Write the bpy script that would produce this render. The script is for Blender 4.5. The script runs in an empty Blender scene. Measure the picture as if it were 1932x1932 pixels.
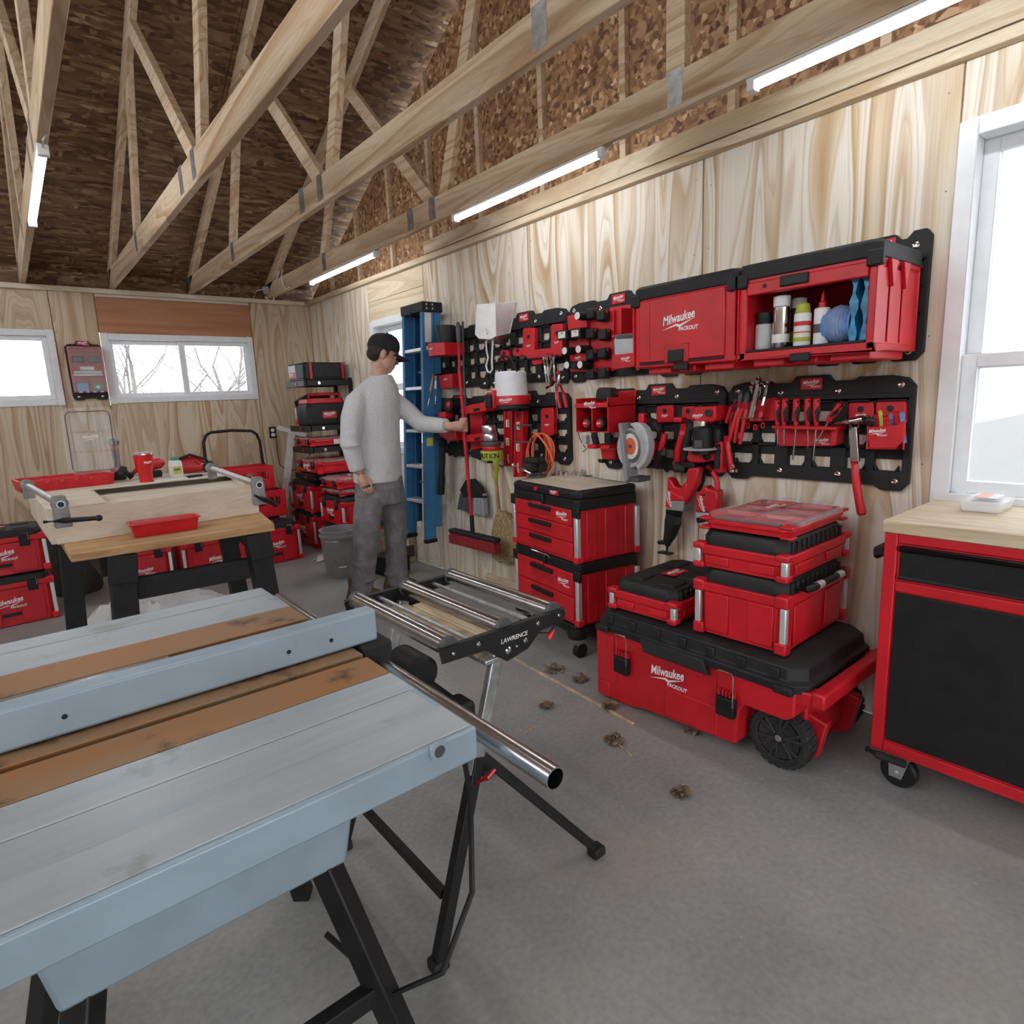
import bpy, bmesh, math, random
from math import sin, cos, pi, radians as rad
from mathutils import Vector as V, Matrix, Euler

# ---------------------------------------------------------------- camera
scn = bpy.context.scene
COL = scn.collection
CAM = V((-2.623, 0.0, 1.36)); FPX = 1155.0
CROT = Euler((rad(79.4946), rad(2.4017), rad(-39.4084)), 'XYZ')
cd = bpy.data.cameras.new('camera'); cam = bpy.data.objects.new('camera', cd); COL.objects.link(cam)
cam.location = CAM; cam.rotation_euler = CROT
cd.sensor_fit = 'HORIZONTAL'; cd.sensor_width = 36.0; cd.lens = 36.0 * FPX / 1932.0
cd.clip_start = 0.02; cd.clip_end = 300
scn.camera = cam
# ---------------------------------------------------------------- world: bright overcast sky
wd = bpy.data.worlds.new('overcast'); scn.world = wd; wd.use_nodes = True
_n = wd.node_tree.nodes; _n['Background'].inputs[0].default_value = (0.93, 0.965, 1.0, 1); _n['Background'].inputs[1].default_value = 3.0
vs = scn.view_settings; vs.view_transform = 'Standard'; vs.look = 'None'; vs.gamma = 1.0; vs.use_curve_mapping = False
vs.exposure = 0.42
TUBE_POWER = 24.0
scn.cycles.max_bounces = 6; scn.cycles.diffuse_bounces = 4; scn.cycles.glossy_bounces = 3; scn.cycles.transparent_max_bounces = 14
YB = 6.457; ZT = 2.428          # far wall plane, wall height; tool wall is the plane X = 0

# ---------------------------------------------------------------- pixel -> place
CM = CROT.to_matrix()
def ray(u, v): return CM @ V(((u - 966) / FPX, -(v - 966) / FPX, -1.0))
def px(u, v, x=None, y=None, z=None):
    d = ray(u, v)
    if x is not None: t = (x - CAM.x) / d.x
    elif y is not None: t = (y - CAM.y) / d.y
    else: t = (z - CAM.z) / d.z
    return CAM + d * t
def W(u, v, d=0.0): return px(u, v, x=-d)     # on the tool wall, d in front of it
def ss(s): return [float(t) for t in s.split()]

# ---------------------------------------------------------------- materials
MATS = {}
def nodes(name):
    m = bpy.data.materials.new(name); m.use_nodes = True
    nt = m.node_tree; b = nt.nodes['Principled BSDF']; MATS[name] = m
    return m, nt, b
def lin(nt, a, b): nt.links.new(a, b)
def nd(nt, t, **k):
    n = nt.nodes.new(t)
    for a, v in k.items():
        if a.startswith('i_'): n.inputs[a[2:].replace('_', ' ')].default_value = v
        else: setattr(n, a, v)
    return n
def ramp(nt, stops, interp='LINEAR'):
    r = nt.nodes.new('ShaderNodeValToRGB'); e = r.color_ramp.elements; r.color_ramp.interpolation = interp
    while len(e) < len(stops): e.new(0.5)
    for k, (p, c) in enumerate(stops): e[k].position = p; e[k].color = (*c, 1)
    return r
def coords(nt, scale=(1, 1, 1), kind='Object', loc=(0, 0, 0), rot=(0, 0, 0)):
    t = nt.nodes.new('ShaderNodeTexCoord'); m = nt.nodes.new('ShaderNodeMapping')
    m.inputs['Scale'].default_value = scale; m.inputs['Location'].default_value = loc; m.inputs['Rotation'].default_value = rot
    lin(nt, t.outputs[kind], m.inputs[0]); return m.outputs[0]
def bump(nt, b, h, s=0.2, d=0.01):
    k = nt.nodes.new('ShaderNodeBump'); k.inputs['Strength'].default_value = s; k.inputs['Distance'].default_value = d
    lin(nt, h, k.inputs['Height']); lin(nt, k.outputs[0], b.inputs['Normal'])
def plain(name, col, rough=0.5, metal=0.0, var=0.06, sc=18.0, bmp=0.0, bsc=300.0, spec=0.5, coat=0.0):
    m, nt, b = nodes(name)
    c = coords(nt); n = nd(nt, 'ShaderNodeTexNoise', i_Scale=sc, i_Detail=4.0); lin(nt, c, n.inputs['Vector'])
    lo = tuple(max(0, x * (1 - var * 2)) for x in col); hi = tuple(min(1, x * (1 + var * 2)) for x in col)
    r = ramp(nt, [(0.3, lo), (0.7, hi)]); lin(nt, n.outputs[0], r.inputs[0]); lin(nt, r.outputs[0], b.inputs['Base Color'])
    b.inputs['Roughness'].default_value = rough; b.inputs['Metallic'].default_value = metal
    b.inputs['Specular IOR Level'].default_value = spec; b.inputs['Coat Weight'].default_value = coat
    if bmp:
        g = nd(nt, 'ShaderNodeTexNoise', i_Scale=bsc, i_Detail=2.0); lin(nt, c, g.inputs['Vector']); bump(nt, b, g.outputs[0], bmp, 0.002)
    return m
def ply(name, light, mid, dark, sy=2.6, sz=0.34, rings=9.0, loc=(0, 0, 0), axis='yz', strength=1.0):
    """rotary-cut plywood: contour rings of a stretched noise field, plus fine streaks"""
    m, nt, b = nodes(name)
    s = {'yz': (1, sy, sz), 'xz': (sy, 1, sz), 'yx': (sz, sy, 1), 'xy': (sy, sz, 1), 'x': (sz, sy, sy), 'y': (sy, sz, sy)}[axis]
    oi = nd(nt, 'ShaderNodeObjectInfo')
    c0 = coords(nt, s, loc=loc)
    off = nd(nt, 'ShaderNodeVectorMath', operation='MULTIPLY_ADD'); lin(nt, oi.outputs['Random'], off.inputs[0]); off.inputs[1].default_value = (31, 17, 11); lin(nt, c0, off.inputs[2])
    c = off.outputs[0]
    n = nd(nt, 'ShaderNodeTexNoise', i_Scale=1.0, i_Detail=1.6, i_Roughness=0.35, i_Distortion=0.35); lin(nt, c, n.inputs['Vector'])
    mu = nd(nt, 'ShaderNodeMath', operation='MULTIPLY'); mu.inputs[1].default_value = rings; lin(nt, n.outputs[0], mu.inputs[0])
    fr = nd(nt, 'ShaderNodeMath', operation='FRACT'); lin(nt, mu.outputs[0], fr.inputs[0])
    r = ramp(nt, [(0.0, light), (0.38, light), (0.60, mid), (0.90, dark), (1.0, light)]); lin(nt, fr.outputs[0], r.inputs[0])
    vm = nd(nt, 'ShaderNodeVectorMath', operation='MULTIPLY'); lin(nt, c, vm.inputs[0]); vm.inputs[1].default_value = (14, 14, 14) if axis in ('x', 'y') else {'yz': (1, 22, 2.0), 'xz': (22, 1, 2.0), 'yx': (2, 22, 1), 'xy': (22, 2, 1)}[axis]
    f = nd(nt, 'ShaderNodeTexNoise', i_Scale=2.0, i_Detail=5.0, i_Roughness=0.65); lin(nt, vm.outputs[0], f.inputs['Vector'])
    fr2 = ramp(nt, [(0.25, (0.78, 0.74, 0.70)), (0.75, (1.1, 1.08, 1.06))]); lin(nt, f.outputs[0], fr2.inputs[0])
    big = nd(nt, 'ShaderNodeTexNoise', i_Scale=0.6, i_Detail=2.0); lin(nt, c, big.inputs['Vector'])
    br = ramp(nt, [(0.42, (0, 0, 0)), (0.62, (1, 1, 1))]); lin(nt, big.outputs[0], br.inputs[0])
    mm = nd(nt, 'ShaderNodeMath', operation='MULTIPLY_ADD'); lin(nt, br.outputs[0], mm.inputs[0]); mm.inputs[1].default_value = 0.5 * strength; mm.inputs[2].default_value = 0.5 * strength
    mx = nd(nt, 'ShaderNodeMix', data_type='RGBA'); lin(nt, mm.outputs[0], mx.inputs['Factor']); mx.inputs[6].default_value = (*light, 1); lin(nt, r.outputs[0], mx.inputs[7])
    # fine nested growth-ring lines on top of the broad bands
    mu2 = nd(nt, 'ShaderNodeMath', operation='MULTIPLY'); mu2.inputs[1].default_value = rings * 3.3; lin(nt, n.outputs[0], mu2.inputs[0]); fr3 = nd(nt, 'ShaderNodeMath', operation='FRACT'); lin(nt, mu2.outputs[0], fr3.inputs[0])
    rl = ramp(nt, [(0.55, (0, 0, 0)), (0.85, (0.55, 0.55, 0.55)), (0.97, (0, 0, 0))]); lin(nt, fr3.outputs[0], rl.inputs[0]); mx2 = nd(nt, 'ShaderNodeMix', data_type='RGBA'); lin(nt, rl.outputs[0], mx2.inputs['Factor']); lin(nt, mx.outputs[2], mx2.inputs[6]); mx2.inputs[7].default_value = (*tuple(0.5 * (p + q) for p, q in zip(mid, dark)), 1)
    ml = nd(nt, 'ShaderNodeMix', data_type='RGBA', blend_type='MULTIPLY'); ml.inputs['Factor'].default_value = 0.75
    lin(nt, mx2.outputs[2], ml.inputs[6]); lin(nt, fr2.outputs[0], ml.inputs[7]); lin(nt, ml.outputs[2], b.inputs['Base Color'])
    b.inputs['Roughness'].default_value = 0.72; bump(nt, b, f.outputs[0], 0.12, 0.003)
    return m
def osb(name, tint=1.0):
    """strand board: long flakes lying mostly along X, some crossing"""
    m, nt, b = nodes(name); c = coords(nt, (1, 1, 1)); outs = []
    for k, (sc, rot) in enumerate([((5, 42, 42), 0.12), ((7, 34, 34), -0.35), ((26, 9, 26), 0.3)]):
        mp_ = nd(nt, 'ShaderNodeMapping'); lin(nt, c, mp_.inputs[0]); mp_.inputs['Scale'].default_value = sc; mp_.inputs['Rotation'].default_value = (rot * 0.4, rot * 0.5, rot); mp_.inputs['Location'].default_value = (k * 3.1, k * 1.7, 0)
        vo = nd(nt, 'ShaderNodeTexVoronoi', i_Scale=1.0, i_Randomness=1.0); lin(nt, mp_.outputs[0], vo.inputs['Vector']); sp = nd(nt, 'ShaderNodeSeparateColor'); lin(nt, vo.outputs['Color'], sp.inputs[0]); outs.append(sp.outputs[0])
    n = nd(nt, 'ShaderNodeTexNoise', i_Scale=9.0, i_Detail=3.0); lin(nt, c, n.inputs['Vector'])
    m1 = nd(nt, 'ShaderNodeMix', data_type='FLOAT'); r1 = ramp(nt, [(0.44, (0, 0, 0)), (0.52, (1, 1, 1))]); lin(nt, n.outputs[0], r1.inputs[0]); lin(nt, r1.outputs[0], m1.inputs[0]); lin(nt, outs[0], m1.inputs[2]); lin(nt, outs[1], m1.inputs[3])
    m2 = nd(nt, 'ShaderNodeMix', data_type='FLOAT'); r2 = ramp(nt, [(0.60, (0, 0, 0)), (0.64, (1, 1, 1))]); lin(nt, n.outputs[0], r2.inputs[0]); lin(nt, r2.outputs[0], m2.inputs[0]); lin(nt, m1.outputs[0], m2.inputs[2]); lin(nt, outs[2], m2.inputs[3])
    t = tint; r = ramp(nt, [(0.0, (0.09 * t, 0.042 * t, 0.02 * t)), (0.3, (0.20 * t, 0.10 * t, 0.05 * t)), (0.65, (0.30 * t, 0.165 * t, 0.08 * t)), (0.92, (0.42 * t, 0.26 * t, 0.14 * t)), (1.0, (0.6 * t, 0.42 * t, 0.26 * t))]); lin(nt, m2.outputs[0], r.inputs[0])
    lin(nt, r.outputs[0], b.inputs['Base Color']); b.inputs['Roughness'].default_value = 0.6; bump(nt, b, m2.outputs[0], 0.25, 0.003)
    return m
def concrete(name):
    m, nt, b = nodes(name)
    c = coords(nt)
    n1 = nd(nt, 'ShaderNodeTexNoise', i_Scale=0.9, i_Detail=7.0, i_Roughness=0.62); lin(nt, c, n1.inputs['Vector'])
    n2 = nd(nt, 'ShaderNodeTexNoise', i_Scale=55.0, i_Detail=3.0); lin(nt, c, n2.inputs['Vector'])
    r1 = ramp(nt, [(0.36, (0.27, 0.285, 0.29)), (0.52, (0.345, 0.36, 0.355)), (0.66, (0.445, 0.445, 0.42))]); lin(nt, n1.outputs[0], r1.inputs[0])
    r2 = ramp(nt, [(0.3, (0.86, 0.86, 0.86)), (0.7, (1.06, 1.06, 1.06))]); lin(nt, n2.outputs[0], r2.inputs[0])
    ml = nd(nt, 'ShaderNodeMix', data_type='RGBA', blend_type='MULTIPLY'); ml.inputs['Factor'].default_value = 1.0
    lin(nt, r1.outputs[0], ml.inputs[6]); lin(nt, r2.outputs[0], ml.inputs[7])
    # sawdust film: warm patches
    n3 = nd(nt, 'ShaderNodeTexNoise', i_Scale=1.6, i_Detail=8.0, i_Roughness=0.7); lin(nt, c, n3.inputs['Vector'])
    r3 = ramp(nt, [(0.52, (0, 0, 0)), (0.74, (0.55, 0.55, 0.55))]); lin(nt, n3.outputs[0], r3.inputs[0])
    mx = nd(nt, 'ShaderNodeMix', data_type='RGBA'); lin(nt, r3.outputs[0], mx.inputs['Factor']); lin(nt, ml.outputs[2], mx.inputs[6]); mx.inputs[7].default_value = (0.42, 0.345, 0.255, 1)
    lin(nt, mx.outputs[2], b.inputs['Base Color'])
    rr = ramp(nt, [(0.3, (0.45, 0.45, 0.45)), (0.7, (0.75, 0.75, 0.75))]); lin(nt, n1.outputs[0], rr.inputs[0]); lin(nt, rr.outputs[0], b.inputs['Roughness'])
    bump(nt, b, n2.outputs[0], 0.12, 0.002)
    return m
def rust(name, base, spots, grime, rough=0.5, metal=0.5, sc=(3, 14, 3)):
    """patchy worn metal: base colour, big stain blotches and a streaky second tone"""
    m, nt, b = nodes(name)
    c = coords(nt, sc); c1 = coords(nt, (1, 1, 1))
    n = nd(nt, 'ShaderNodeTexNoise', i_Scale=1.4, i_Detail=8.0, i_Roughness=0.7); lin(nt, c, n.inputs['Vector'])
    r = ramp(nt, [(0.32, base), (0.5, tuple(0.5 * (p + q) for p, q in zip(base, grime))), (0.68, grime)]); lin(nt, n.outputs[0], r.inputs[0])
    s = nd(nt, 'ShaderNodeTexNoise', i_Scale=7.0, i_Detail=6.0, i_Roughness=0.6); lin(nt, c1, s.inputs['Vector'])
    sr = ramp(nt, [(0.58, (0, 0, 0)), (0.66, (1, 1, 1))]); lin(nt, s.outputs[0], sr.inputs[0])
    mx = nd(nt, 'ShaderNodeMix', data_type='RGBA'); lin(nt, sr.outputs[0], mx.inputs['Factor']); lin(nt, r.outputs[0], mx.inputs[6]); mx.inputs[7].default_value = (*spots, 1)
    lin(nt, mx.outputs[2], b.inputs['Base Color'])
    b.inputs['Roughness'].default_value = rough; b.inputs['Metallic'].default_value = metal
    bump(nt, b, n.outputs[0], 0.08, 0.002)
    return m
def wrinkles(name, sc, st):
    nt = MATS[name].node_tree; b = nt.nodes['Principled BSDF']; old = b.inputs['Normal'].links[0].from_socket
    c = coords(nt, (1, 1, 0.7)); n = nd(nt, 'ShaderNodeTexNoise', i_Scale=sc, i_Detail=3.0, i_Distortion=1.2); lin(nt, c, n.inputs['Vector'])
    k = nt.nodes.new('ShaderNodeBump'); k.inputs['Strength'].default_value = st; k.inputs['Distance'].default_value = 0.03; lin(nt, n.outputs[0], k.inputs['Height']); lin(nt, old, k.inputs['Normal']); lin(nt, k.outputs[0], b.inputs['Normal'])
def glassy(name, tint=(1, 1, 1), clear=0.9, rough=0.03):
    m = bpy.data.materials.new(name); m.use_nodes = True; nt = m.node_tree; nt.nodes.clear(); MATS[name] = m
    o = nd(nt, 'ShaderNodeOutputMaterial'); t = nd(nt, 'ShaderNodeBsdfTransparent'); t.inputs[0].default_value = (*tint, 1)
    g = nd(nt, 'ShaderNodeBsdfPrincipled'); g.inputs['Base Color'].default_value = (*tint, 1); g.inputs['Roughness'].default_value = rough
    n = nd(nt, 'ShaderNodeTexNoise', i_Scale=40.0); rr = ramp(nt, [(0, (clear - 0.02,) * 3), (1, (min(1, clear + 0.02),) * 3)]); lin(nt, n.outputs[0], rr.inputs[0])
    x = nd(nt, 'ShaderNodeMixShader'); lin(nt, rr.outputs[0], x.inputs[0]); lin(nt, g.outputs[0], x.inputs[1]); lin(nt, t.outputs[0], x.inputs[2]); lin(nt, x.outputs[0], o.inputs[0])
    return m
def glow(name, col, s):
    m, nt, b = nodes(name); b.inputs['Emission Color'].default_value = (*col, 1); b.inputs['Emission Strength'].default_value = s
    b.inputs['Base Color'].default_value = (0.9, 0.9, 0.9, 1); return m
RED = (0.58, 0.010, 0.020); BLK = (0.010, 0.010, 0.011)
plain('red', RED, 0.42, var=0.07, sc=9, bmp=0.06, bsc=500); plain('red2', (0.46, 0.008, 0.015), 0.4, var=0.05); plain('red_gloss', (0.60, 0.012, 0.018), 0.25, var=0.03)
plain('black', BLK, 0.5, var=0.15, bmp=0.08, bsc=350, spec=0.4); plain('black_soft', (0.013, 0.013, 0.014), 0.7, var=0.2, bmp=0.25, bsc=250)
plain('charcoal', (0.014, 0.0145, 0.016), 0.6, var=0.15, bmp=0.12, spec=0.4); plain('dgrey', (0.075, 0.077, 0.082), 0.55); plain('spoke_black', (0.03, 0.03, 0.032), 0.35); plain('rubber', (0.022, 0.022, 0.022), 0.8, var=0.35, sc=60, bmp=0.4, bsc=150); plain('grey', (0.28, 0.285, 0.29), 0.5); plain('lgrey', (0.48, 0.49, 0.51), 0.45)
plain('white', (0.82, 0.82, 0.82), 0.4, var=0.02); plain('vinyl', (0.80, 0.82, 0.85), 0.35, var=0.02); plain('ink', (0.9, 0.9, 0.9), 0.5, var=0.01)
plain('alu', (0.72, 0.73, 0.75), 0.28, 1.0, var=0.03); plain('alu_strip', (0.80, 0.81, 0.83), 0.42, 0.7, var=0.03); plain('steel', (0.55, 0.55, 0.56), 0.22, 1.0, var=0.06); plain('chrome', (0.75, 0.75, 0.76), 0.12, 1.0, var=0.02)
plain('galv', (0.50, 0.52, 0.53), 0.38, 0.85, var=0.14, sc=30); plain('cast', (0.25, 0.25, 0.25), 0.55, 0.5, var=0.15)
plain('blue', (0.045, 0.20, 0.42), 0.45, var=0.05); plain('blue_shaded', (0.03, 0.12, 0.28), 0.5, var=0.05)  # second blue is the ladder blue in painted shade
plain('lime', (0.42, 0.46, 0.05), 0.5, var=0.05); plain('yellow', (0.65, 0.45, 0.04), 0.5); plain('green', (0.05, 0.25, 0.16), 0.5); plain('orange', (0.75, 0.13, 0.05), 0.45)
plain('skin', (0.56, 0.32, 0.24), 0.5, var=0.06, sc=30); plain('hair', (0.025, 0.016, 0.011), 0.7, var=0.3, sc=90, bmp=0.6, bsc=220)
plain('denim_grey', (0.19, 0.178, 0.188), 0.9, var=0.13, sc=14, bmp=0.35, bsc=900); plain('cap', (0.012, 0.012, 0.013), 0.85, var=0.2, bmp=0.3, bsc=900)
plain('shirt', (0.55, 0.555, 0.57), 0.9, var=0.06, sc=120, bmp=0.25, bsc=700); plain('boot', (0.10, 0.06, 0.035), 0.7)
plain('dark_stain', (0.05, 0.025, 0.02), 0.7)
plain('wood_handle', (0.42, 0.22, 0.09), 0.5, var=0.2, sc=15); plain('straw', (0.36, 0.26, 0.13), 0.85, var=0.25, sc=60, bmp=0.6, bsc=200)
plain('cardboard', (0.36, 0.26, 0.17), 0.85, var=0.1); plain('bristle_grey', (0.33, 0.34, 0.38), 0.8, var=0.2, sc=120); plain('bristle_red', (0.26, 0.015, 0.02), 0.8, var=0.2, sc=120)
plain('cloth_blue', (0.16, 0.30, 0.62), 0.95, var=0.12, sc=40, bmp=0.4, bsc=500); plain('packet_blue', (0.03, 0.28, 0.52), 0.3, var=0.25, sc=25)
plain('leaf', (0.22, 0.15, 0.095), 0.85, var=0.3, sc=30); plain('sliver', (0.58, 0.44, 0.28), 0.8, var=0.2)
plain('gravel', (0.17, 0.165, 0.16), 0.95, var=0.3, sc=60); plain('alu_bright', (0.86, 0.87, 0.88), 0.4, 0.35, var=0.03); plain('snow', (0.62, 0.61, 0.60), 0.9, var=0.12, sc=1.5); plain('bark', (0.22, 0.20, 0.185), 0.9, var=0.2); plain('siding', (0.72, 0.74, 0.77), 0.6, var=0.03)
plain('saw_blue', (0.33, 0.42, 0.50), 0.45, 0.25, var=0.05, sc=8); plain('white_paint', (0.88, 0.88, 0.88), 0.5, var=0.04)
CREAM = (0.66, 0.575, 0.455)
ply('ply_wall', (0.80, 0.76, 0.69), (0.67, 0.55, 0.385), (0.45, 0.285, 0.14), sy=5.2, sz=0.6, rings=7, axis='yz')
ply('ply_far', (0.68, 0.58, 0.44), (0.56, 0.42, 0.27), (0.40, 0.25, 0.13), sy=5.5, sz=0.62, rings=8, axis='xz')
ply('lumber_y', (0.66, 0.53, 0.38), (0.56, 0.41, 0.26), (0.42, 0.26, 0.14), sy=7, sz=0.5, rings=7, axis='y')
ply('lumber_x', (0.60, 0.46, 0.31), (0.52, 0.37, 0.22), (0.42, 0.26, 0.14), sy=7, sz=0.5, rings=7, axis='x')
ply('pale_y', (0.70, 0.60, 0.45), (0.62, 0.50, 0.35), (0.5, 0.36, 0.22), sy=6, sz=0.5, rings=6, axis='y')
ply('pale_x', (0.72, 0.66, 0.56), (0.68, 0.60, 0.49), (0.6, 0.5, 0.38), sy=4, sz=0.5, rings=4, axis='x')
ply('beam_red', (0.50, 0.24, 0.14), (0.46, 0.205, 0.11), (0.38, 0.15, 0.075), sy=9, sz=0.6, rings=3, axis='x')
ply('bench_wood', (0.56, 0.36, 0.18), (0.50, 0.30, 0.14), (0.38, 0.20, 0.08), sy=14, sz=1.0, rings=5, axis='x')
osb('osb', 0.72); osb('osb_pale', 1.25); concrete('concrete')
rust('cast_iron', (0.40, 0.165, 0.05), (0.10, 0.05, 0.035), (0.27, 0.20, 0.12), 0.5, 0.2, (2.2, 7, 3))
rust('saw_wing', (0.40, 0.47, 0.53), (0.34, 0.39, 0.38), (0.52, 0.57, 0.60), 0.4, 0.4, (1.2, 18, 3))
glassy('window_glass', (0.97, 0.99, 1.0), 0.92); glassy('clear_plastic', (0.97, 0.975, 0.98), 0.89, 0.1); glassy('poly_wrap', (0.95, 0.95, 0.96), 0.3, 0.3); glassy('poly_film', (0.97, 0.97, 0.98), 0.88, 0.15)
plain('lens', (0.74, 0.76, 0.80), 0.3, var=0.03); plain('label_yellow', (0.62, 0.60, 0.10), 0.5); plain('paper', (0.74, 0.73, 0.72), 0.8, var=0.05)
wrinkles('shirt', 7.0, 0.55); wrinkles('denim_grey', 9.0, 0.8)
glow('tube_glow', (0.95, 0.98, 1.0), TUBE_POWER)

# ---------------------------------------------------------------- mesh building
def frame_of(d):
    d = d.normalized(); a = V((0, 0, 1)) if abs(d.z) < 0.9 else V((1, 0, 0))
    s = d.cross(a).normalized(); return s, s.cross(d).normalized(), d
class MB:
    def __init__(s): s.v = []; s.f = []
    def add(s, vs, fs, m=None):
        o = len(s.v); s.v += [(m @ V(p)) if m else V(p) for p in vs]; s.f += [[o + i for i in f] for f in fs]; return s
    def box(s, c, d, m=None, rz=0):
        x, y, z = d[0] / 2, d[1] / 2, d[2] / 2; c = V(c); r = Matrix.Rotation(rz, 3, 'Z')
        p = [c + r @ V((a * x, b * y, k * z)) for a in (-1, 1) for b in (-1, 1) for k in (-1, 1)]
        return s.add(p, [(0, 1, 3, 2), (4, 6, 7, 5), (0, 4, 5, 1), (2, 3, 7, 6), (0, 2, 6, 4), (1, 5, 7, 3)], m)
    def bb(s, a, b, m=None): return s.box([(p + q) / 2 for p, q in zip(a, b)], [abs(q - p) for p, q in zip(a, b)], m)
    def bar(s, p, q, w, h, up=(0, 0, 1)):
        """rectangular bar from p to q; w across, h along up"""
        p, q = V(p), V(q); d = (q - p).normalized(); u = V(up); sd = d.cross(u).normalized(); u = sd.cross(d).normalized()
        vs = [e + sd * a * w / 2 + u * b * h / 2 for e in (p, q) for a, b in ((-1, -1), (1, -1), (1, 1), (-1, 1))]
        return s.add(vs, [(3, 2, 1, 0), (4, 5, 6, 7), (0, 1, 5, 4), (1, 2, 6, 5), (2, 3, 7, 6), (3, 0, 4, 7)])
    def cyl(s, p, q, r, r2=None, n=16, cap=True):
        p, q = V(p), V(q); r2 = r if r2 is None else r2; a, b, d = frame_of(q - p)
        vs = [p + (a * cos(t) + b * sin(t)) * r for t in [2 * pi * i / n for i in range(n)]] + [q + (a * cos(t) + b * sin(t)) * r2 for t in [2 * pi * i / n for i in range(n)]]
        fs = [(i, (i + 1) % n, n + (i + 1) % n, n + i) for i in range(n)]
        if cap: fs += [tuple(reversed(range(n))), tuple(range(n, 2 * n))]
        return s.add(vs, fs)
    def pipe(s, p, q, r, ri, n=20):
        p, q = V(p), V(q); a, b, d = frame_of(q - p); vs = []
        for e, rr in ((p, r), (q, r), (q, ri), (p, ri)): vs += [e + (a * cos(2 * pi * i / n) + b * sin(2 * pi * i / n)) * rr for i in range(n)]
        return s.add(vs, [(k * n + i, k * n + (i + 1) % n, ((k + 1) % 4) * n + (i + 1) % n, ((k + 1) % 4) * n + i) for k in range(4) for i in range(n)])
    def tube(s, pts, r, n=8, closed=False, flat=1.0):
        pts = [V(p) for p in pts]; N = len(pts); vs = []; fs = []; pa = None
        for i, p in enumerate(pts):
            d = ((pts[(i + 1) % N] - pts[i - 1]) if closed else (pts[min(i + 1, N - 1)] - pts[max(i - 1, 0)])).normalized()
            if pa is None: a, b, _ = frame_of(d)
            else: a = (pa - d * pa.dot(d)).normalized(); b = d.cross(a)
            pa = a; rr = r[i] if isinstance(r, (list, tuple)) else r
            vs += [p + a * cos(2 * pi * k / n) * rr + b * sin(2 * pi * k / n) * rr * flat for k in range(n)]
        for i in range(N if closed else N - 1):
            j = (i + 1) % N; fs += [(i * n + k, i * n + (k + 1) % n, j * n + (k + 1) % n, j * n + k) for k in range(n)]
        if not closed: fs += [tuple(reversed(range(n))), tuple(range((N - 1) * n, N * n))]
        return s.add(vs, fs)
    def lathe(s, o, prof, axis=(0, 0, 1), n=24, sx=1.0, sy=1.0, cap=True):
        """profile of (radius, height) swept round axis through o"""
        o = V(o); a, b, d = frame_of(V(axis)); vs = []; N = len(prof)
        if abs(V(axis).normalized().z) > 0.99: a, b = V((1, 0, 0)), V((0, 1, 0))
        for r, h in prof: vs += [o + a * r * cos(2 * pi * k / n) * sx + b * r * sin(2 * pi * k / n) * sy + d * h for k in range(n)]
        fs = [(i * n + k, i * n + (k + 1) % n, (i + 1) * n + (k + 1) % n, (i + 1) * n + k) for i in range(N - 1) for k in range(n)]
        if cap and prof[0][0] > 1e-5: fs.append(tuple(reversed(range(n))))
        if cap and prof[-1][0] > 1e-5: fs.append(tuple(range((N - 1) * n, N * n)))
        return s.add(vs, fs)
    def prism(s, poly, ext):
        """planar outline (3-D points) pushed along ext"""
        poly = [V(p) for p in poly]; ext = V(ext); n = len(poly)
        return s.add(poly + [p + ext for p in poly], [tuple(reversed(range(n))), tuple(range(n, 2 * n))] + [(i, (i + 1) % n, n + (i + 1) % n, n + i) for i in range(n)])
    def loft(s, rings, cap=True, closed=False):
        n = len(rings[0]); vs = [V(p) for r in rings for p in r]; N = len(rings)
        fs = [(i * n + k, i * n + (k + 1) % n, ((i + 1) % N) * n + (k + 1) % n, ((i + 1) % N) * n + k) for i in range(N if closed else N - 1) for k in range(n)]
        if cap and not closed: fs += [tuple(reversed(range(n))), tuple(range((N - 1) * n, N * n))]
        return s.add(vs, fs)
    def ball(s, c, r, n=14, sc=(1, 1, 1), m=None):
        c = V(c); pr = [(sin(pi * i / n), -cos(pi * i / n)) for i in range(n + 1)]; vs = []; k2 = n * 2
        for a, h in pr: vs += [c + V((a * r * sc[0] * cos(2 * pi * k / k2), a * r * sc[1] * sin(2 * pi * k / k2), h * r * sc[2])) for k in range(k2)]
        return s.add(vs, [(i * k2 + k, i * k2 + (k + 1) % k2, (i + 1) * k2 + (k + 1) % k2, (i + 1) * k2 + k) for i in range(n) for k in range(k2)], m)
    def slab(s, pix, d1, d0=0.0):
        """outline traced on the plane d1 in front of the tool wall, pushed back to d0"""
        return s.prism([W(u, v, d1) for u, v in zip(pix[::2], pix[1::2])], (d1 - d0, 0, 0))
    def mesh(s, name):
        me = bpy.data.meshes.new(name); me.from_pydata([tuple(p) for p in s.v], [], s.f)
        bm = bmesh.new(); bm.from_mesh(me); bmesh.ops.remove_doubles(bm, verts=bm.verts, dist=1e-6); bmesh.ops.recalc_face_normals(bm, faces=bm.faces); bm.to_mesh(me); bm.free(); return me
    def build(s, name, mat, par=None, bev=0.0, world=False, smooth=True, seg=2, sub=0):
        """link as ONE mesh object; world=True: the points are world points, whatever the parent's place"""
        if world and par is not None:
            m = base_matrix(par).inverted(); s.v = [m @ p for p in s.v]
        o = bpy.data.objects.new(name, s.mesh(name)); COL.objects.link(o)
        if isinstance(mat, str): mat = MATS[mat]
        o.data.materials.append(mat); o.parent = par
        if smooth:
            for p in o.data.polygons: p.use_smooth = True
            o.data.set_sharp_from_angle(angle=rad(35))
        if bev:
            b = o.modifiers.new('bevel', 'BEVEL'); b.width = bev; b.segments = seg; b.limit_method = 'ANGLE'; b.angle_limit = rad(35)
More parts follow.
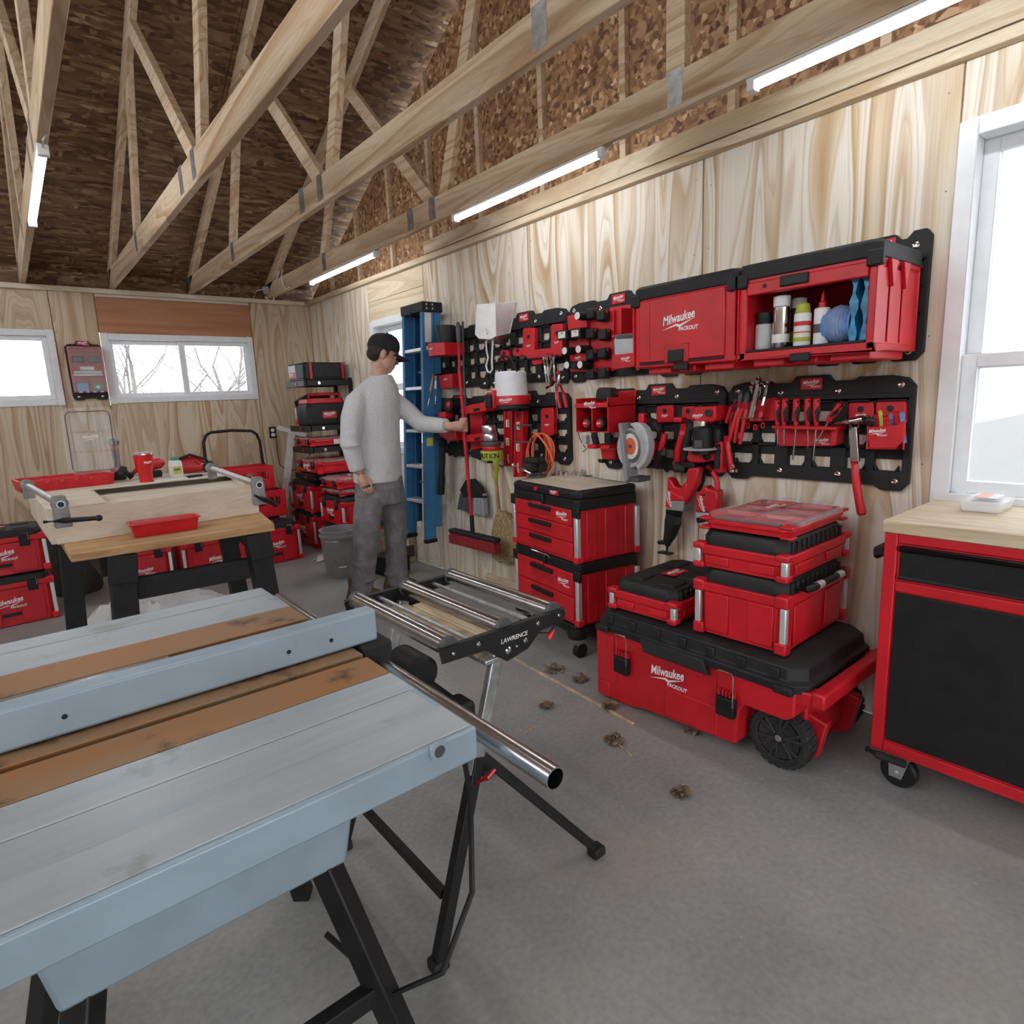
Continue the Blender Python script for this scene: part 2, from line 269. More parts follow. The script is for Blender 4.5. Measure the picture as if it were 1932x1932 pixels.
        if sub:
            b = o.modifiers.new('sub', 'SUBSURF'); b.levels = sub; b.render_levels = sub
        return o
def base_matrix(o):
    m = Matrix.LocRotScale(o.location, o.rotation_euler, o.scale)
    return base_matrix(o.parent) @ m if o.parent else m
def tag(o, label=None, cat=None, group=None, kind=None):
    for k, v in (('label', label), ('category', cat), ('group', group), ('kind', kind)):
        if v: o[k] = v
    return o
def thing(name, label, cat, loc=(0, 0, 0), rz=0.0, group=None, rot=None):
    o = bpy.data.objects.new(name, None); COL.objects.link(o); o.empty_display_size = 0.05
    o.location = loc; o.rotation_euler = rot or (0, 0, rz); return tag(o, label, cat, group)
def copy_tree(o, par=None):
    c = o.copy(); COL.objects.link(c); c.parent = par
    for ch in list(o.children): copy_tree(ch, c)
    return c
def clone(o, label, loc, rz=None, rot=None, group=None, scale=None):
    c = copy_tree(o); c['label'] = label; c.location = loc
    if rz is not None: c.rotation_euler = (0, 0, rz)
    if rot is not None: c.rotation_euler = rot
    if group: c['group'] = group
    if scale: c.scale = scale if isinstance(scale, (tuple, list)) else (scale,) * 3
    return c
def struct(o, label=None): o['kind'] = 'structure'; tag(o, label); return o
def B(*a, **k): return MB().box(*a, **k)
def BB(a, b): return MB().bb(a, b)
def remesh(o, vox, smooth=6):
    r = o.modifiers.new('join', 'REMESH'); r.mode = 'VOXEL'; r.voxel_size = vox; r.use_smooth_shade = True
    if smooth: k = o.modifiers.new('ease', 'SMOOTH'); k.iterations = smooth; k.factor = 0.5
    return o

# ---------------------------------------------------------------- lettering
_txt = {}
def text_mesh(t, shear=0.25, bold=0.012):
    k = (t, shear)
    if k not in _txt:
        c = bpy.data.curves.new('lettering', 'FONT'); c.body = t; c.size = 1.0; c.shear = shear; c.extrude = 0.004; c.offset = bold; c.align_x = 'CENTER'; c.align_y = 'CENTER'; c.resolution_u = 2
        o = bpy.data.objects.new('lettering', c); COL.objects.link(o); dg = bpy.context.evaluated_depsgraph_get()
        me = bpy.data.meshes.new_from_object(o.evaluated_get(dg)); bpy.data.objects.remove(o); _txt[k] = me
    return _txt[k]
def logo_mesh(kind):
    """script word over a bolt, with or without the block word below it; about 1 unit wide"""
    k = 'logo_' + kind
    if k in _txt: return _txt[k]
    bm = bmesh.new()
    def put(me, m):
        n = len(bm.verts); bm.from_mesh(me); bm.verts.ensure_lookup_table()
        for v in bm.verts[n:]: v.co = m @ v.co
    tilt = Matrix.Rotation(rad(7), 4, 'Z')
    put(text_mesh('Milwaukee', 0.3, 0.02), Matrix.Translation((-0.02, 0.10, 0)) @ tilt @ Matrix.Diagonal((0.215, 0.30, 0.3, 1)))
    b = MB().prism([(-0.50, -0.16, 0), (-0.05, -0.035, 0), (-0.06, -0.095, 0), (0.46, 0.06, 0), (0.02, -0.125, 0), (0.03, -0.065, 0)], (0, 0, 0.003)); put(b.mesh('bolt'), Matrix.Identity(4))
    if kind == 'full': put(text_mesh('PACKOUT', 0.2, 0.03), Matrix.Translation((0.26, -0.17, 0)) @ Matrix.Diagonal((0.115, 0.13, 0.3, 1)))
    me = bpy.data.meshes.new('logo_lettering'); bm.to_mesh(me); bm.free(); me.materials.append(MATS['ink']); _txt[k] = me; return me
def place(me, name, par, c, right, up, size, world=False, mat=None):
    c, right, up = V(c), V(right).normalized(), V(up).normalized(); n = right.cross(up).normalized(); up = n.cross(right)
    m = Matrix(((*[right.x, up.x, n.x], c.x), (right.y, up.y, n.y, c.y), (right.z, up.z, n.z, c.z), (0, 0, 0, 1))) @ Matrix.Scale(size, 4)
    if world and par: m = base_matrix(par).inverted() @ m
    o = bpy.data.objects.new(name, me); COL.objects.link(o); o.parent = par; o.matrix_local = m
    if mat:
        if not me.materials: me.materials.append(MATS[mat])
        if me.materials[0] != MATS[mat]: o.data = me.copy(); o.data.materials[0] = MATS[mat]
    return o
def logo(par, c, right, up, size, kind='full', world=False): return place(logo_mesh(kind), 'logo_lettering', par, c, right, up, size, world)
def words(par, t, c, right, up, size, mat='ink', world=False, shear=0.0, name='lettering'): return place(text_mesh(t, shear), name, par, c, right, up, size, world, mat)
WR, WU = (0, -1, 0), (0, 0, 1)      # right and up on the tool wall, seen from the room

# ================================================================ THE ROOM
rnd = random.Random(4)
XL = -5.2; YF = -3.2                   # left wall and front wall (behind the camera)
fl = struct(BB((XL, YF, -0.12), (0.0, YB, 0)).build('floor', 'concrete', smooth=False), 'grey concrete garage floor dusted with sawdust')
# --- tool wall (X = 0): framing and plywood sheets, window behind the ladder, window by the bench
wr = thing('wall_right', 'pale plywood wall hung with black mounting plates and tools', 'wall'); del wr['category']; wr['kind'] = 'structure'
def sheet(par, a, b, mat): return BB(a, b).build('plywood_sheet', mat, par, bev=0.0015)
G = 0.0025
SW = [5.126 - 1.0, 5.126]              # window_3 opening in Y
for y0, y1, z0, z1 in [(5.128, YB - 0.0, 0.0, ZT - 0.04), (4.200, 5.126, 0.0, 0.93), (2.984, 4.198, 0.0, ZT - 0.04), (1.757, 2.980, 0.0, ZT - 0.04), (0.765, 1.753, 0.0, ZT - 0.04)]:
    sheet(wr, (0.0, y0 + G, z0), (0.012, y1 - G, z1), 'ply_wall')
sheet(wr, (0.0, -0.6, 0), (0.012, 0.762, 0.90), 'ply_wall'); sheet(wr, (0.0, -0.6, 2.2), (0.012, 0.762, ZT - 0.04), 'ply_wall'); sheet(wr, (0, YF, 0), (0.012, -0.6, ZT - 0.04), 'ply_wall')
for a, b in [((4.201, 2.075, ), (5.125, 2.235)), ((4.201, 2.238), (5.125, 2.387))]:
    BB((-0.001, a[0], a[1]), (0.010, b[0], b[1])).build('header_board', 'pale_y', wr, bev=0.002)
BB((0.012, YF, 0), (0.10, 0.0, 2.43)).build('stud_frame', 'lumber_y', wr)
for y0, y1, z0, z1 in [(5.06, YB + 0.1, 0, ZT), (4.0, 5.06, 0, 0.93), (4.0, 5.06, 2.08, ZT), (0.74, 4.26, 0, ZT), (0.0, 0.74, 0, 0.93), (0.0, 0.74, 2.2, ZT)]:
    BB((0.0125, y0, z0), (0.115, y1, z1)).build('stud_frame', 'lumber_y', wr)
struct(BB((-0.022, 2.86, 0), (-0.0, 3.56, 0.09)).build('baseboard_right', 'pale_y', bev=0.003), 'short pine board along the foot of the tool wall')
t1 = struct(BB((-0.045, YF, ZT - 0.04), (0.06, YB, ZT)).build('trim_1', 'pale_y', bev=0.003), 'pale pine top plate running along the tool wall')
struct(BB((-0.03, 0.0, ZT + 0.012), (0.008, 4.12, ZT + 0.10)).build('trim_2', 'pale_y', bev=0.003), 'loose pine board lying on the top plate of the tool wall')
# nails and knots of the sheets
nl = MB()
for y in (1.72, 1.79, 2.95, 3.02, 0.80, 4.16):
    for z in (0.12, 0.42, 0.75, 1.05, 1.55, 2.02, 2.3): yn, zn = y + rnd.uniform(-.01, .01), z + rnd.uniform(-.04, .04); nl.cyl((-0.0008, yn, zn), (0.003, yn, zn), 0.0026, n=6)
nl.build('nail_head', 'dgrey', wr)['kind'] = 'stuff'
# --- gable above the tool wall: OSB skin and studs
wg = struct(thing('wall_right_gable', 'dark strand board gable with studs above the tool wall', 'wall')); del wg['category']
slope = 0.5
def roof_z(y): return ZT + 0.05 + (YB - y) * slope if y > 1.6 else ZT + 0.05 + (YB - 1.6) * slope - (1.6 - y) * slope
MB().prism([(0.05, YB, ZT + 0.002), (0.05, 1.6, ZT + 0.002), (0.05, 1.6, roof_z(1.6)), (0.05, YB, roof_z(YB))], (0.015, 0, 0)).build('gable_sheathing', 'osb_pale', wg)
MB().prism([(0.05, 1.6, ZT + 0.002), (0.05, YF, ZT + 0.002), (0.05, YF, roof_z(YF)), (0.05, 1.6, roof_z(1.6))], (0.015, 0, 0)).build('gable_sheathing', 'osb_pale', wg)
y = 5.9
while y > -3.0:
    BB((0.012, y - 0.019, ZT + 0.001), (0.049, y + 0.019, roof_z(y) - 0.02)).build('gable_stud', 'lumber_y', wg, bev=0.002); y -= 0.61
# --- far wall (Y = YB)
wb = struct(thing('wall_back', 'tan plywood wall with the wide slider window', 'wall')); del wb['category']
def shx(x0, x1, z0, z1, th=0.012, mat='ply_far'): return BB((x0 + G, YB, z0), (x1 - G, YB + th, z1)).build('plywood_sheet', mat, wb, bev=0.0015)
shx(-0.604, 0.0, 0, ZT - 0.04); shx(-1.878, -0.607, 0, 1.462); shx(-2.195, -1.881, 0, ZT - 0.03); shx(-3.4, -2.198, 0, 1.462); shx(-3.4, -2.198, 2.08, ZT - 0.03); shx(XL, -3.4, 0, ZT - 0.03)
BB((-1.876, YB - 0.002, 2.064), (-0.609, YB + 0.012, 2.36)).build('header_beam', 'beam_red', wb, bev=0.002)
for x0, x1, z0, z1 in [(-0.66, 0.1, 0, ZT), (-1.92, -0.66, 0, 1.45), (-1.92, -0.66, 2.075, ZT), (-2.25, -1.90, 0, ZT), (-3.4, -2.25, 0, 1.45), (-3.4, -2.25, 2.08, ZT), (XL, -3.4, 0, ZT)]:
    BB((x0, YB + 0.0125, z0), (x1, YB + 0.115, z1)).build('stud_frame', 'lumber_x', wb)
struct(BB((XL, YB - 0.03, ZT - 0.04), (-0.05, YB + 0.06, ZT)).build('trim_3', 'pale_x', bev=0.003), 'pine top plate above the wide slider window')
struct(BB((-1.876, YB - 0.008, 2.363), (-0.609, YB - 0.0021, ZT - 0.041)).build('trim_4', 'pale_x', bev=0.002), 'grey weathered strip over the red header beam')
# --- other walls, unseen in the photograph; the garage doorway behind the camera is left open to let sky light in
struct(BB((XL - 0.1, YF, 0), (XL, YB, ZT)).build('wall_left', 'ply_wall'), 'plywood side wall opposite the tools')
wf = struct(thing('wall_front', 'unseen plywood wall with a garage doorway left open for daylight', 'wall')); del wf['category']
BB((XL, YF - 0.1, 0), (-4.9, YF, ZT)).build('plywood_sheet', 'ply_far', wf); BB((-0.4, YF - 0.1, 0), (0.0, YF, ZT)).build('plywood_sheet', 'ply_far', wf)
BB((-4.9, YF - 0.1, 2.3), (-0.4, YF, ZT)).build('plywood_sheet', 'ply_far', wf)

# --- roof: strand-board sheets on trusses
ce = struct(thing('ceiling', 'dark strand board roof deck above the trusses', 'ceiling')); del ce['category']
nrm = V((0, slope, 1)).normalized(); nrm2 = V((0, -slope, 1)).normalized()
def deck(x0, x1, ya, yb, up):
    za, zb = roof_z(ya) + 0.10, roof_z(yb) + 0.10
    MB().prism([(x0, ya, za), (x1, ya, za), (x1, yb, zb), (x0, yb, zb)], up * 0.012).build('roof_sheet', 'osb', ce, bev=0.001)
for k, (x0, x1) in enumerate([(0.28, -1.16), (-1.163, -2.60), (-2.603, -3.9), (-3.903, XL - 0.3)]):
    yy = YB + 0.45; first = True
    while yy > 1.62:
        y2 = max(1.6, yy - (0.85 if first and k % 2 else 1.09)); first = False; deck(x1, x0, yy, y2 + 0.003, nrm); yy = y2
    while yy > YF - 0.3:
        y2 = yy - 1.09; deck(x1, x0, yy, y2 + 0.003, nrm2); yy = y2
for (ya, yb, up) in ((YB + 0.45, 1.6, nrm), (1.6, YF - 0.3, nrm2)):
    za, zb = roof_z(ya) + 0.116, roof_z(yb) + 0.116; MB().prism([(XL - 0.3, ya, za), (0.28, ya, za), (0.28, yb, zb), (XL - 0.3, yb, zb)], up * 0.01).build('roof_light_seal', 'black_soft', ce)  # black slab added over the sheets to stop sky light leaking through
for k, x in enumerate((-0.41, -1.115, -1.735, -2.345, -5.2)):
    xa = (0.06, -0.41, -1.115, -1.735, -2.345)[k]; BB((x + 0.021, YB + 0.035, ZT + 0.001), (xa - (0.021 if k else 0.0), YB + 0.05, roof_z(YB + 0.04) + 0.10)).build('eave_light_block', 'osb', ce)  # boards added to keep sky light from entering at the eaves
def truss(x, n, lab):
    """bottom chord, two rafters, webs and toothed plates"""
    t = thing('roof_truss', lab, 'truss', (x, YB, ZT), group='roof trusses'); L = YB - YF; w = 0.038; mid = YB - 1.6
    b = MB(); b.bb((-w / 2, -L, 0.004), (w / 2, 0.03, 0.142)); b.build('bottom_chord', 'lumber_y', t, bev=0.003)
    rz = lambda q: roof_z(q) - ZT
    def rafter(ya, yb): MB().prism([(-w / 2, ya - YB, rz(ya) - 0.03), (-w / 2, yb - YB, rz(yb) - 0.03), (-w / 2, yb - YB, rz(yb) + 0.095), (-w / 2, ya - YB, rz(ya) + 0.095)], (w, 0, 0)).build('rafter', 'lumber_y', t, bev=0.003)
    rafter(YB + 0.4, 1.6); rafter(1.6, YF - 0.2)
    pts = [(5.0, 0), (4.35, 1), (3.45, 0), (2.75, 1), (1.6, 0), (1.6, 1), (0.45, 1), (-0.3, 0), (-1.3, 1), (-2.0, 0)]
    for (ya, a), (yb, c) in [((5.05, 0), (4.55, 1)), ((3.35, 0), (4.35, 1)), ((3.25, 0), (2.4, 1)), ((1.6, 0), (1.6, 1)), ((0.0, 0), (1.0, 1)), ((-0.1, 0), (-1.1, 1))]:
        MB().bar((0, ya - YB, 0.10 if not a else rz(ya)), (0, yb - YB, rz(yb) + 0.0), w * 0.98, 0.085, up=(0, 1, 0)).build('web', 'lumber_y', t, bev=0.002)
    pl = [(YB - 0.06, 0.03, 0.085, 0.11)] + [(q, 0.02, 0.07, 0.13) for q in (5.0, 3.62, 3.36, 1.6, 0.0)]
    for q, z0, wy, hz in pl:
        for s in (-1, 1): BB((s * w / 2, q - YB - wy / 2, z0), (s * (w / 2 + 0.0016), q - YB + wy / 2, z0 + hz)).build('toothed_plate', 'galv', t)
    return t
tr = truss(-1.115, 0, 'pine roof truss two bays out from the tool wall')
tr.location.x = -1.115
for x, lab in [(-0.41, 'pine roof truss nearest the tool wall, carrying the lit tubes'), (-1.735, 'pale pine roof truss above the middle of the wide window'), (-2.345, 'pine roof truss above the far end of the workbench, outermost in the picture')]:
    clone(tr, lab, (x, YB, ZT))
# --- windows
def slider(name, label, x0, x1, z0, z1):
    """two-light vinyl slider in the far wall"""
    w = struct(thing(name, label, 'window', ((x0 + x1) / 2, YB, z0))); del w['category']
    hw = (x1 - x0) / 2; h = z1 - z0; y0, y1 = -0.012, 0.09
    f = MB(); t = 0.05
    for a, b in [((-hw, y0, 0), (-hw + t, y1, h)), ((hw - t, y0, 0), (hw, y1, h)), ((-hw + t, y0, 0), (hw - t, y1, t)), ((-hw + t, y0, h - t), (hw - t, y1, h))]: f.bb(a, b)
    f.build('window_frame', 'vinyl', w, bev=0.004)
    for k, (a, b, yo) in enumerate([(-hw + t, 0.03, 0.055), (-0.03, hw - t, 0.025)]):
        s = 0.038; m = MB()
        for p, q in [((a, yo, t), (a + s, yo + .025, h - t)), ((b - s, yo, t), (b, yo + .025, h - t)), ((a + s, yo, t), (b - s, yo + .025, t + s)), ((a + s, yo, h - t - s), (b - s, yo + .025, h - t))]: m.bb(p, q)
        sa = m.build('sash', 'vinyl', w, bev=0.003); BB((a + s, yo + .010, t + s), (b - s, yo + .014, h - t - s)).build('pane', 'window_glass', sa)
    return w
slider('window_1', 'wide white two-light slider window under the red header', -1.878, -0.612, 1.462, 2.062)
slider('window_2', 'white slider window cut off by the edge of the picture', -3.4, -2.20, 1.462, 2.078)
def hung(name, label, y0, y1, z0, z1, split):
    w = struct(thing(name, label, 'window', (0, (y0 + y1) / 2, z0))); del w['category']
    hw = (y1 - y0) / 2; h = z1 - z0; sp = h * split; f = MB(); t = 0.055
    for a, b in [((-.02, -hw, 0), (.10, -hw + t, h)), ((-.02, hw - t, 0), (.10, hw, h)), ((-.02, -hw + t, 0), (.10, hw - t, t)), ((-.02, -hw + t, h - t), (.10, hw - t, h))]: f.bb(a, b)
    f.build('window_frame', 'vinyl', w, bev=0.004)
    for za, zb, xo in [(t, sp + 0.025, 0.02), (sp - 0.025, h - t, 0.055)]:
        s = 0.045; m = MB(); a, b = -hw + t, hw - t
        for p, q in [((xo, a, za), (xo + .03, a + s, zb)), ((xo, b - s, za), (xo + .03, b, zb)), ((xo, a + s, za), (xo + .03, b - s, za + s)), ((xo, a + s, zb - s), (xo + .03, b - s, zb))]: m.bb(p, q)
        sa = m.build('sash', 'vinyl', w, bev=0.003); BB((xo + .012, a + s, za + s), (xo + .016, b - s, zb - s)).build('pane', 'window_glass', sa)
    return w
hung('window_3', 'tall white window behind the blue stepladder', 4.202, 5.10, 0.93, 2.072, 0.5)
hung('window_4', 'white framed window beside the red rolling bench', 0.0, 0.762, 0.90, 2.2, 0.40)
# --- outdoors: pale ground, bare trees, a house corner
struct(BB((-40, YB + 0.6, -0.35), (45, 60, -0.3)).build('ground', 'snow'), 'pale frosty ground outside'); struct(BB((0.6, -40, -0.36), (45, YB + 0.6, -0.31)).build('ground_side', 'gravel'), 'pale gravel ground beside the garage')
struct(BB((-45, -45, -0.36), (0.6, YF - 0.12, -0.125)).build('ground_front', 'gravel'), 'gravel drive outside the open garage doorway')
def bare_tree(loc, h, seed, lab):
    r = random.Random(seed); t = thing('bare_tree', lab, 'tree', loc, group='bare trees outside'); tk = MB(); br = MB()
    def grow(p, d, ln, rad_, dep, mb):
        n = 4; pts = [V(p)]
        for i in range(n): d = (d + V((r.uniform(-.25, .25), r.uniform(-.25, .25), r.uniform(-.05, .18)))).normalized(); pts.append(pts[-1] + d * ln / n)
        mb.tube(pts, [rad_ * (1 - 0.4 * i / n) for i in range(n + 1)], 4 if dep else 7)
        if dep < 3:
            for k in range(5 if dep else 9):
                e = pts[r.randint(1, n)]; a = r.uniform(0, 2 * pi); nd_ = (d * 0.5 + V((cos(a), sin(a), r.uniform(-0.1, .6)))).normalized(); grow(e, nd_, ln * r.uniform(.45, .8), rad_ * 0.42, dep + 1, br)
    grow((0, 0, 0), V((0, 0, 1)), h * 0.55, h * 0.010, 0, tk)
    tk.build('trunk', 'bark', t); br.build('branches', 'bark', t)['kind'] = 'stuff'
for k, (x, y, h, l) in enumerate([(-0.9, 10.8, 4.4, 'bare tree close outside the wide window'), (1.3, 14.0, 4.8, 'bare tree behind the pane nearer the wall organizer'), (-0.2, 17.5, 5.2, 'bare tree further off behind the wide window'), (3.2, 20.5, 6.0, 'farthest bare tree seen through the wide window')]):
    bare_tree((x, y, -0.3), h, 11 + k, l)
# --- lit tubes on the truss nearest the tool wall, and extra tubes added to brighten the room
def tube_lamp(x, y0, y1, lab, z=ZT - 0.012):
    t = thing('tube_lamp', lab, 'lamp', (x, (y0 + y1) / 2, z), group='tube lamps'); h = (y1 - y0) / 2
    BB((-0.020, -h, 0.0), (0.020, h, 0.014)).build('housing', 'white', t, bev=0.003)
    MB().cyl((0, -h + 0.03, -0.012), (0, h - 0.03, -0.012), 0.014, n=14).build('tube', 'tube_glow', t)
    for s in (-1, 1): B((0, s * (h - 0.016), -0.012), (0.04, 0.03, 0.034)).build('end_cap', 'white', t, bev=0.004)
    MB().tube([(0, -h, 0), (0.0, -h - 0.05, 0.01), (0.012, -h - 0.1, 0.02)], 0.004, 6).build('lead', 'white', t)
    return t
tube_lamp(-0.41, 4.13, 5.36, 'lit white tube lamp under the truss close to the far wall')
tube_lamp(-0.41, 1.98, 3.16, 'lit white tube lamp nearer the camera under the same truss')
for x, y0, l in [(-0.41, 0.1, 'added fill tube lamp out of view by the side window'), (-2.345, 3.2, 'added fill tube lamp over the workbench'), (-2.345, 0.6, 'added fill tube lamp over the table saw'), (-0.41, -1.8, 'added fill tube lamp behind the camera')]: tube_lamp(x, y0, y0 + 1.2, l)

# ================================================================ TABLE SAW
SZ = 0.86
ts = thing('table_saw', 'pale blue table saw with rusty cast iron top and chrome rail', 'table saw', (-2.46, 1.25, 0))
def S_(mb, name, mat, par=ts, **k): return mb.build(name, mat, par, world=True, **k)
XR = -2.128; XLs = -2.80
def wing(y0, y1):
    """stamped extension wing: lipped edge, shallow pressed grooves"""
    m = MB(); n = 3; st = (y1 - y0) / n
    for i in range(n): m.bb((XLs, y0 + i * st + 0.0008, SZ - 0.012), (XR, y0 + (i + 1) * st - 0.0008, SZ - (0.0 if i % 2 == 0 else 0.0015)))
    m.bb((XLs, y0, SZ - 0.016), (XR, y1, SZ - 0.004)); return S_(m, 'extension_wing', 'saw_wing', bev=0.0015)
wing(0.737, 0.998); wing(1.542, 1.762)
S_(BB((XR - 0.012, 0.735, SZ - 0.055), (XR + 0.004, 0.998, SZ - 0.001)), 'end_lip', 'saw_blue', bev=0.004); S_(BB((XR - 0.012, 1.54, SZ - 0.045), (XR + 0.004, 1.762, SZ - 0.001)), 'end_lip', 'saw_blue', bev=0.004)
S_(BB((XLs, 0.727, SZ - 0.055), (XR + 0.004, 0.739, SZ - 0.001)), 'side_lip', 'saw_blue', bev=0.004); S_(BB((XLs, 1.760, SZ - 0.055), (XR + 0.004, 1.772, SZ - 0.001)), 'side_lip', 'saw_blue', bev=0.004)
bs = MB(); bs.pipe(px(826, 1415, y=0.727), px(826, 1415, y=0.727) + V((0, -0.006, 0)), 0.016, 0.0095); S_(bs, 'bolt_boss', 'saw_blue')
S_(MB().cyl(px(826, 1415, y=0.727) + V((0, 0.004, 0)), px(826, 1415, y=0.727) + V((0, -0.003, 0)), 0.0095), 'bolt_hole', 'dgrey')
# cast iron table in three strips between two mitre slots
ys = [(1.000, 1.098), (1.116, 1.395), (1.413, 1.540)]
for a, b in ys: S_(BB((XLs, a, SZ - 0.03), (XR, b, SZ)), 'iron_table', 'cast_iron', bev=0.0015)
for a, b in [(1.098, 1.116), (1.395, 1.413)]:
    S_(BB((XLs, a, SZ - 0.03), (XR, b, SZ - 0.011)), 'mitre_slot', 'dark_stain')
S_(BB((XLs, 1.397, SZ - 0.0105), (-2.43, 1.411, SZ - 0.001)), 'mitre_bar', 'steel', bev=0.001)
# rip fence and its head
S_(BB((XLs - 0.1, 1.155, SZ + 0.003), (-2.072, 1.198, SZ + 0.072)), 'fence', 'saw_blue', bev=0.006)
for u, v in [(122, 1352), (545, 1230), (625, 1208)]:
    p = px(u, v, y=1.155); S_(MB().cyl(p + V((0, 0.002, 0)), p + V((0, -0.0012, 0)), 0.0042, n=12), 'fence_hole', 'black')
S_(BB((-2.118, 1.135, SZ - 0.06), (-2.050, 1.215, SZ + 0.004)), 'fence_head', 'charcoal', bev=0.006)
# tubular rails
S_(MB().pipe((-2.082, 0.595, SZ - 0.045), (-2.082, 1.765, SZ - 0.045), 0.0175, 0.0155), 'rail_tube', 'steel')
S_(MB().pipe((XLs - 0.045, 0.595, SZ - 0.045), (XLs - 0.045, 1.765, SZ - 0.045), 0.0175, 0.0155), 'rail_tube', 'steel')
for yy in (0.86, 1.06, 1.47, 1.66): S_(BB((-2.128, yy - 0.012, SZ - 0.058), (-2.096, yy + 0.012, SZ - 0.032)), 'rail_bracket', 'galv', bev=0.002)
S_(MB().prism([(-2.74, 0.98, 0.83), (-2.19, 0.98, 0.83), (-2.24, 1.02, 0.50), (-2.69, 1.02, 0.50)], (0, 0.52, 0)), 'cabinet', 'saw_blue', bev=0.008)
for sx in (-1, 1):
    for sy in (-1, 1): S_(MB().bar((-2.465 + sx * 0.19, 1.25 + sy * 0.20, 0.505), (-2.465 + sx * 0.30, 1.25 + sy * 0.33, 0.0), 0.045, 0.045), 'leg', 'black', bev=0.004)
for sy in (-1, 1): S_(MB().bar((-2.465 - 0.25, 1.25 + sy * 0.27, 0.23), (-2.465 + 0.25, 1.25 + sy * 0.27, 0.23), 0.03, 0.04), 'brace', 'black', bev=0.003)
mo = S_(MB().lathe((-1.905, 1.265, 0.688), [(0.036, 0), (0.046, 0.010), (0.046, 0.115), (0.036, 0.125)], axis=(0, 1, 0), n=28), 'motor', 'black')
S_(MB().bar((-2.22, 1.33, 0.62), (-1.96, 1.33, 0.64), 0.07, 0.03), 'motor_arm', 'charcoal', bev=0.004)
S_(B((-1.885, 1.15, 0.62), (0.06, 0.07, 0.075)), 'switch_box', 'black', bev=0.01)
S_(MB().bar((-1.905, 1.30, 0.66), (-1.89, 1.17, 0.635), 0.04, 0.03), 'motor_bracket', 'charcoal', bev=0.004)
S_(MB().tube([(-1.90, 1.13, 0.60), (-1.95, 1.02, 0.50), (-2.02, 0.93, 0.36), (-2.12, 0.90, 0.26), (-2.20, 0.96, 0.22), (-2.27, 1.1, 0.3)], 0.006, 8), 'power_cord', 'black')

# ================================================================ ROLLER STAND
rs = thing('roller_stand', 'folding roller stand with three steel rollers beside the table saw', 'roller stand', (-1.73, 1.40, 0))
def R_(mb, name, mat, **k): return mb.build(name, mat, rs, world=True, **k)
RZ = 0.785
for yy, s in ((1.142, 1), (1.662, -1)):
    m = MB().prism([(-1.925, yy, RZ - 0.022), (-1.93, yy, RZ + 0.004), (-1.92, yy, RZ + 0.014), (-1.535, yy, RZ + 0.014), (-1.528, yy, RZ - 0.0), (-1.535, yy, RZ - 0.022), (-1.62, yy, RZ - 0.026), (-1.665, yy, RZ - 0.062), (-1.735, yy, RZ - 0.075), (-1.80, yy, RZ - 0.026)], (0, 0.004 * s, 0))
    m.bb((-1.93, yy, RZ + 0.010), (-1.528, yy + 0.018 * s, RZ + 0.014)); sr = R_(m, 'side_rail', 'black', bev=0.0012)
    if s == 1: words(sr, 'LAWRENCE', (-1.71, yy - 0.001, RZ - 0.018), (1, 0, 0), (0, 0, 1), 0.0165, 'ink', world=True, shear=0.1)
    for x, z, r in [(-1.895, RZ - 0.004, 0.005), (-1.822, RZ - 0.002, 0.006), (-1.63, RZ - 0.002, 0.006), (-1.555, RZ, 0.005), (-1.732, RZ - 0.045, 0.0095), (-1.675, RZ - 0.035, 0.007), (-1.705, RZ - 0.042, 0.004)]:
        R_(MB().lathe((x, yy, z), [(r, 0), (r, 0.003), (r * 0.6, 0.006)], axis=(0, -s, 0), n=12), 'bolt', 'chrome')
for x in (-1.895, -1.728, -1.560):
    o = R_(MB().cyl((x, 1.165, RZ + 0.008), (x, 1.640, RZ + 0.008), 0.0235, n=28), 'roller', 'steel')
    for y0 in (1.152, 1.640): R_(MB().lathe((x, y0, RZ + 0.008), [(0.0, 0), (0.024, 0), (0.026, 0.004), (0.026, 0.012), (0.0, 0.013)], axis=(0, 1, 0), n=24), 'roller_cap', 'dgrey')
for x in (-1.822, -1.63): R_(MB().cyl((x, 1.144, RZ - 0.002), (x, 1.66, RZ - 0.002), 0.006, n=10), 'tie_rod', 'galv')
for yy, s in ((1.150, 1), (1.654, -1)):
    for xe, dx in ((-2.0, -1), (-1.44, 1)):
        a = V((-1.73 + 0.015 * dx, yy + s * 0.012, RZ - 0.03)); b = V((xe, yy - s * 0.02, 0.02)); mid = a.lerp(b, 0.42)
        if dx < 0:
            R_(MB().bar(a, mid, 0.034, 0.02, up=(0, 1, 0)), 'upper_leg', 'galv', bev=0.003); jt = a.lerp(b, 0.36); R_(MB().bar(jt, b, 0.03, 0.028, up=(0, 1, 0)), 'lower_leg', 'black', bev=0.003)
        else: R_(MB().bar(jt + V((0.01, 0.026 * s, 0)), b + V((0, 0.0, 0)), 0.027, 0.022, up=(0, 1, 0)), 'lower_leg', 'black', bev=0.003)
        R_(B(b + V((0, 0, -0.005)), (0.045, 0.04, 0.03)), 'foot', 'black_soft', bev=0.006)
        if s == 1 and dx < 0: R_(MB().tube([a.lerp(b, 0.44) + V((0.0, -0.014, 0)), a.lerp(b, 0.44) + V((0.03, -0.02, 0.004)), a.lerp(b, 0.44) + V((0.055, -0.022, 0.018))], [0.006, 0.007, 0.005], 8), 'lock_lever', 'red_gloss')
for xe in (-1.955,): R_(MB().bar((xe, 1.16, 0.16), (xe, 1.645, 0.16), 0.022, 0.022), 'cross_brace', 'black', bev=0.002)
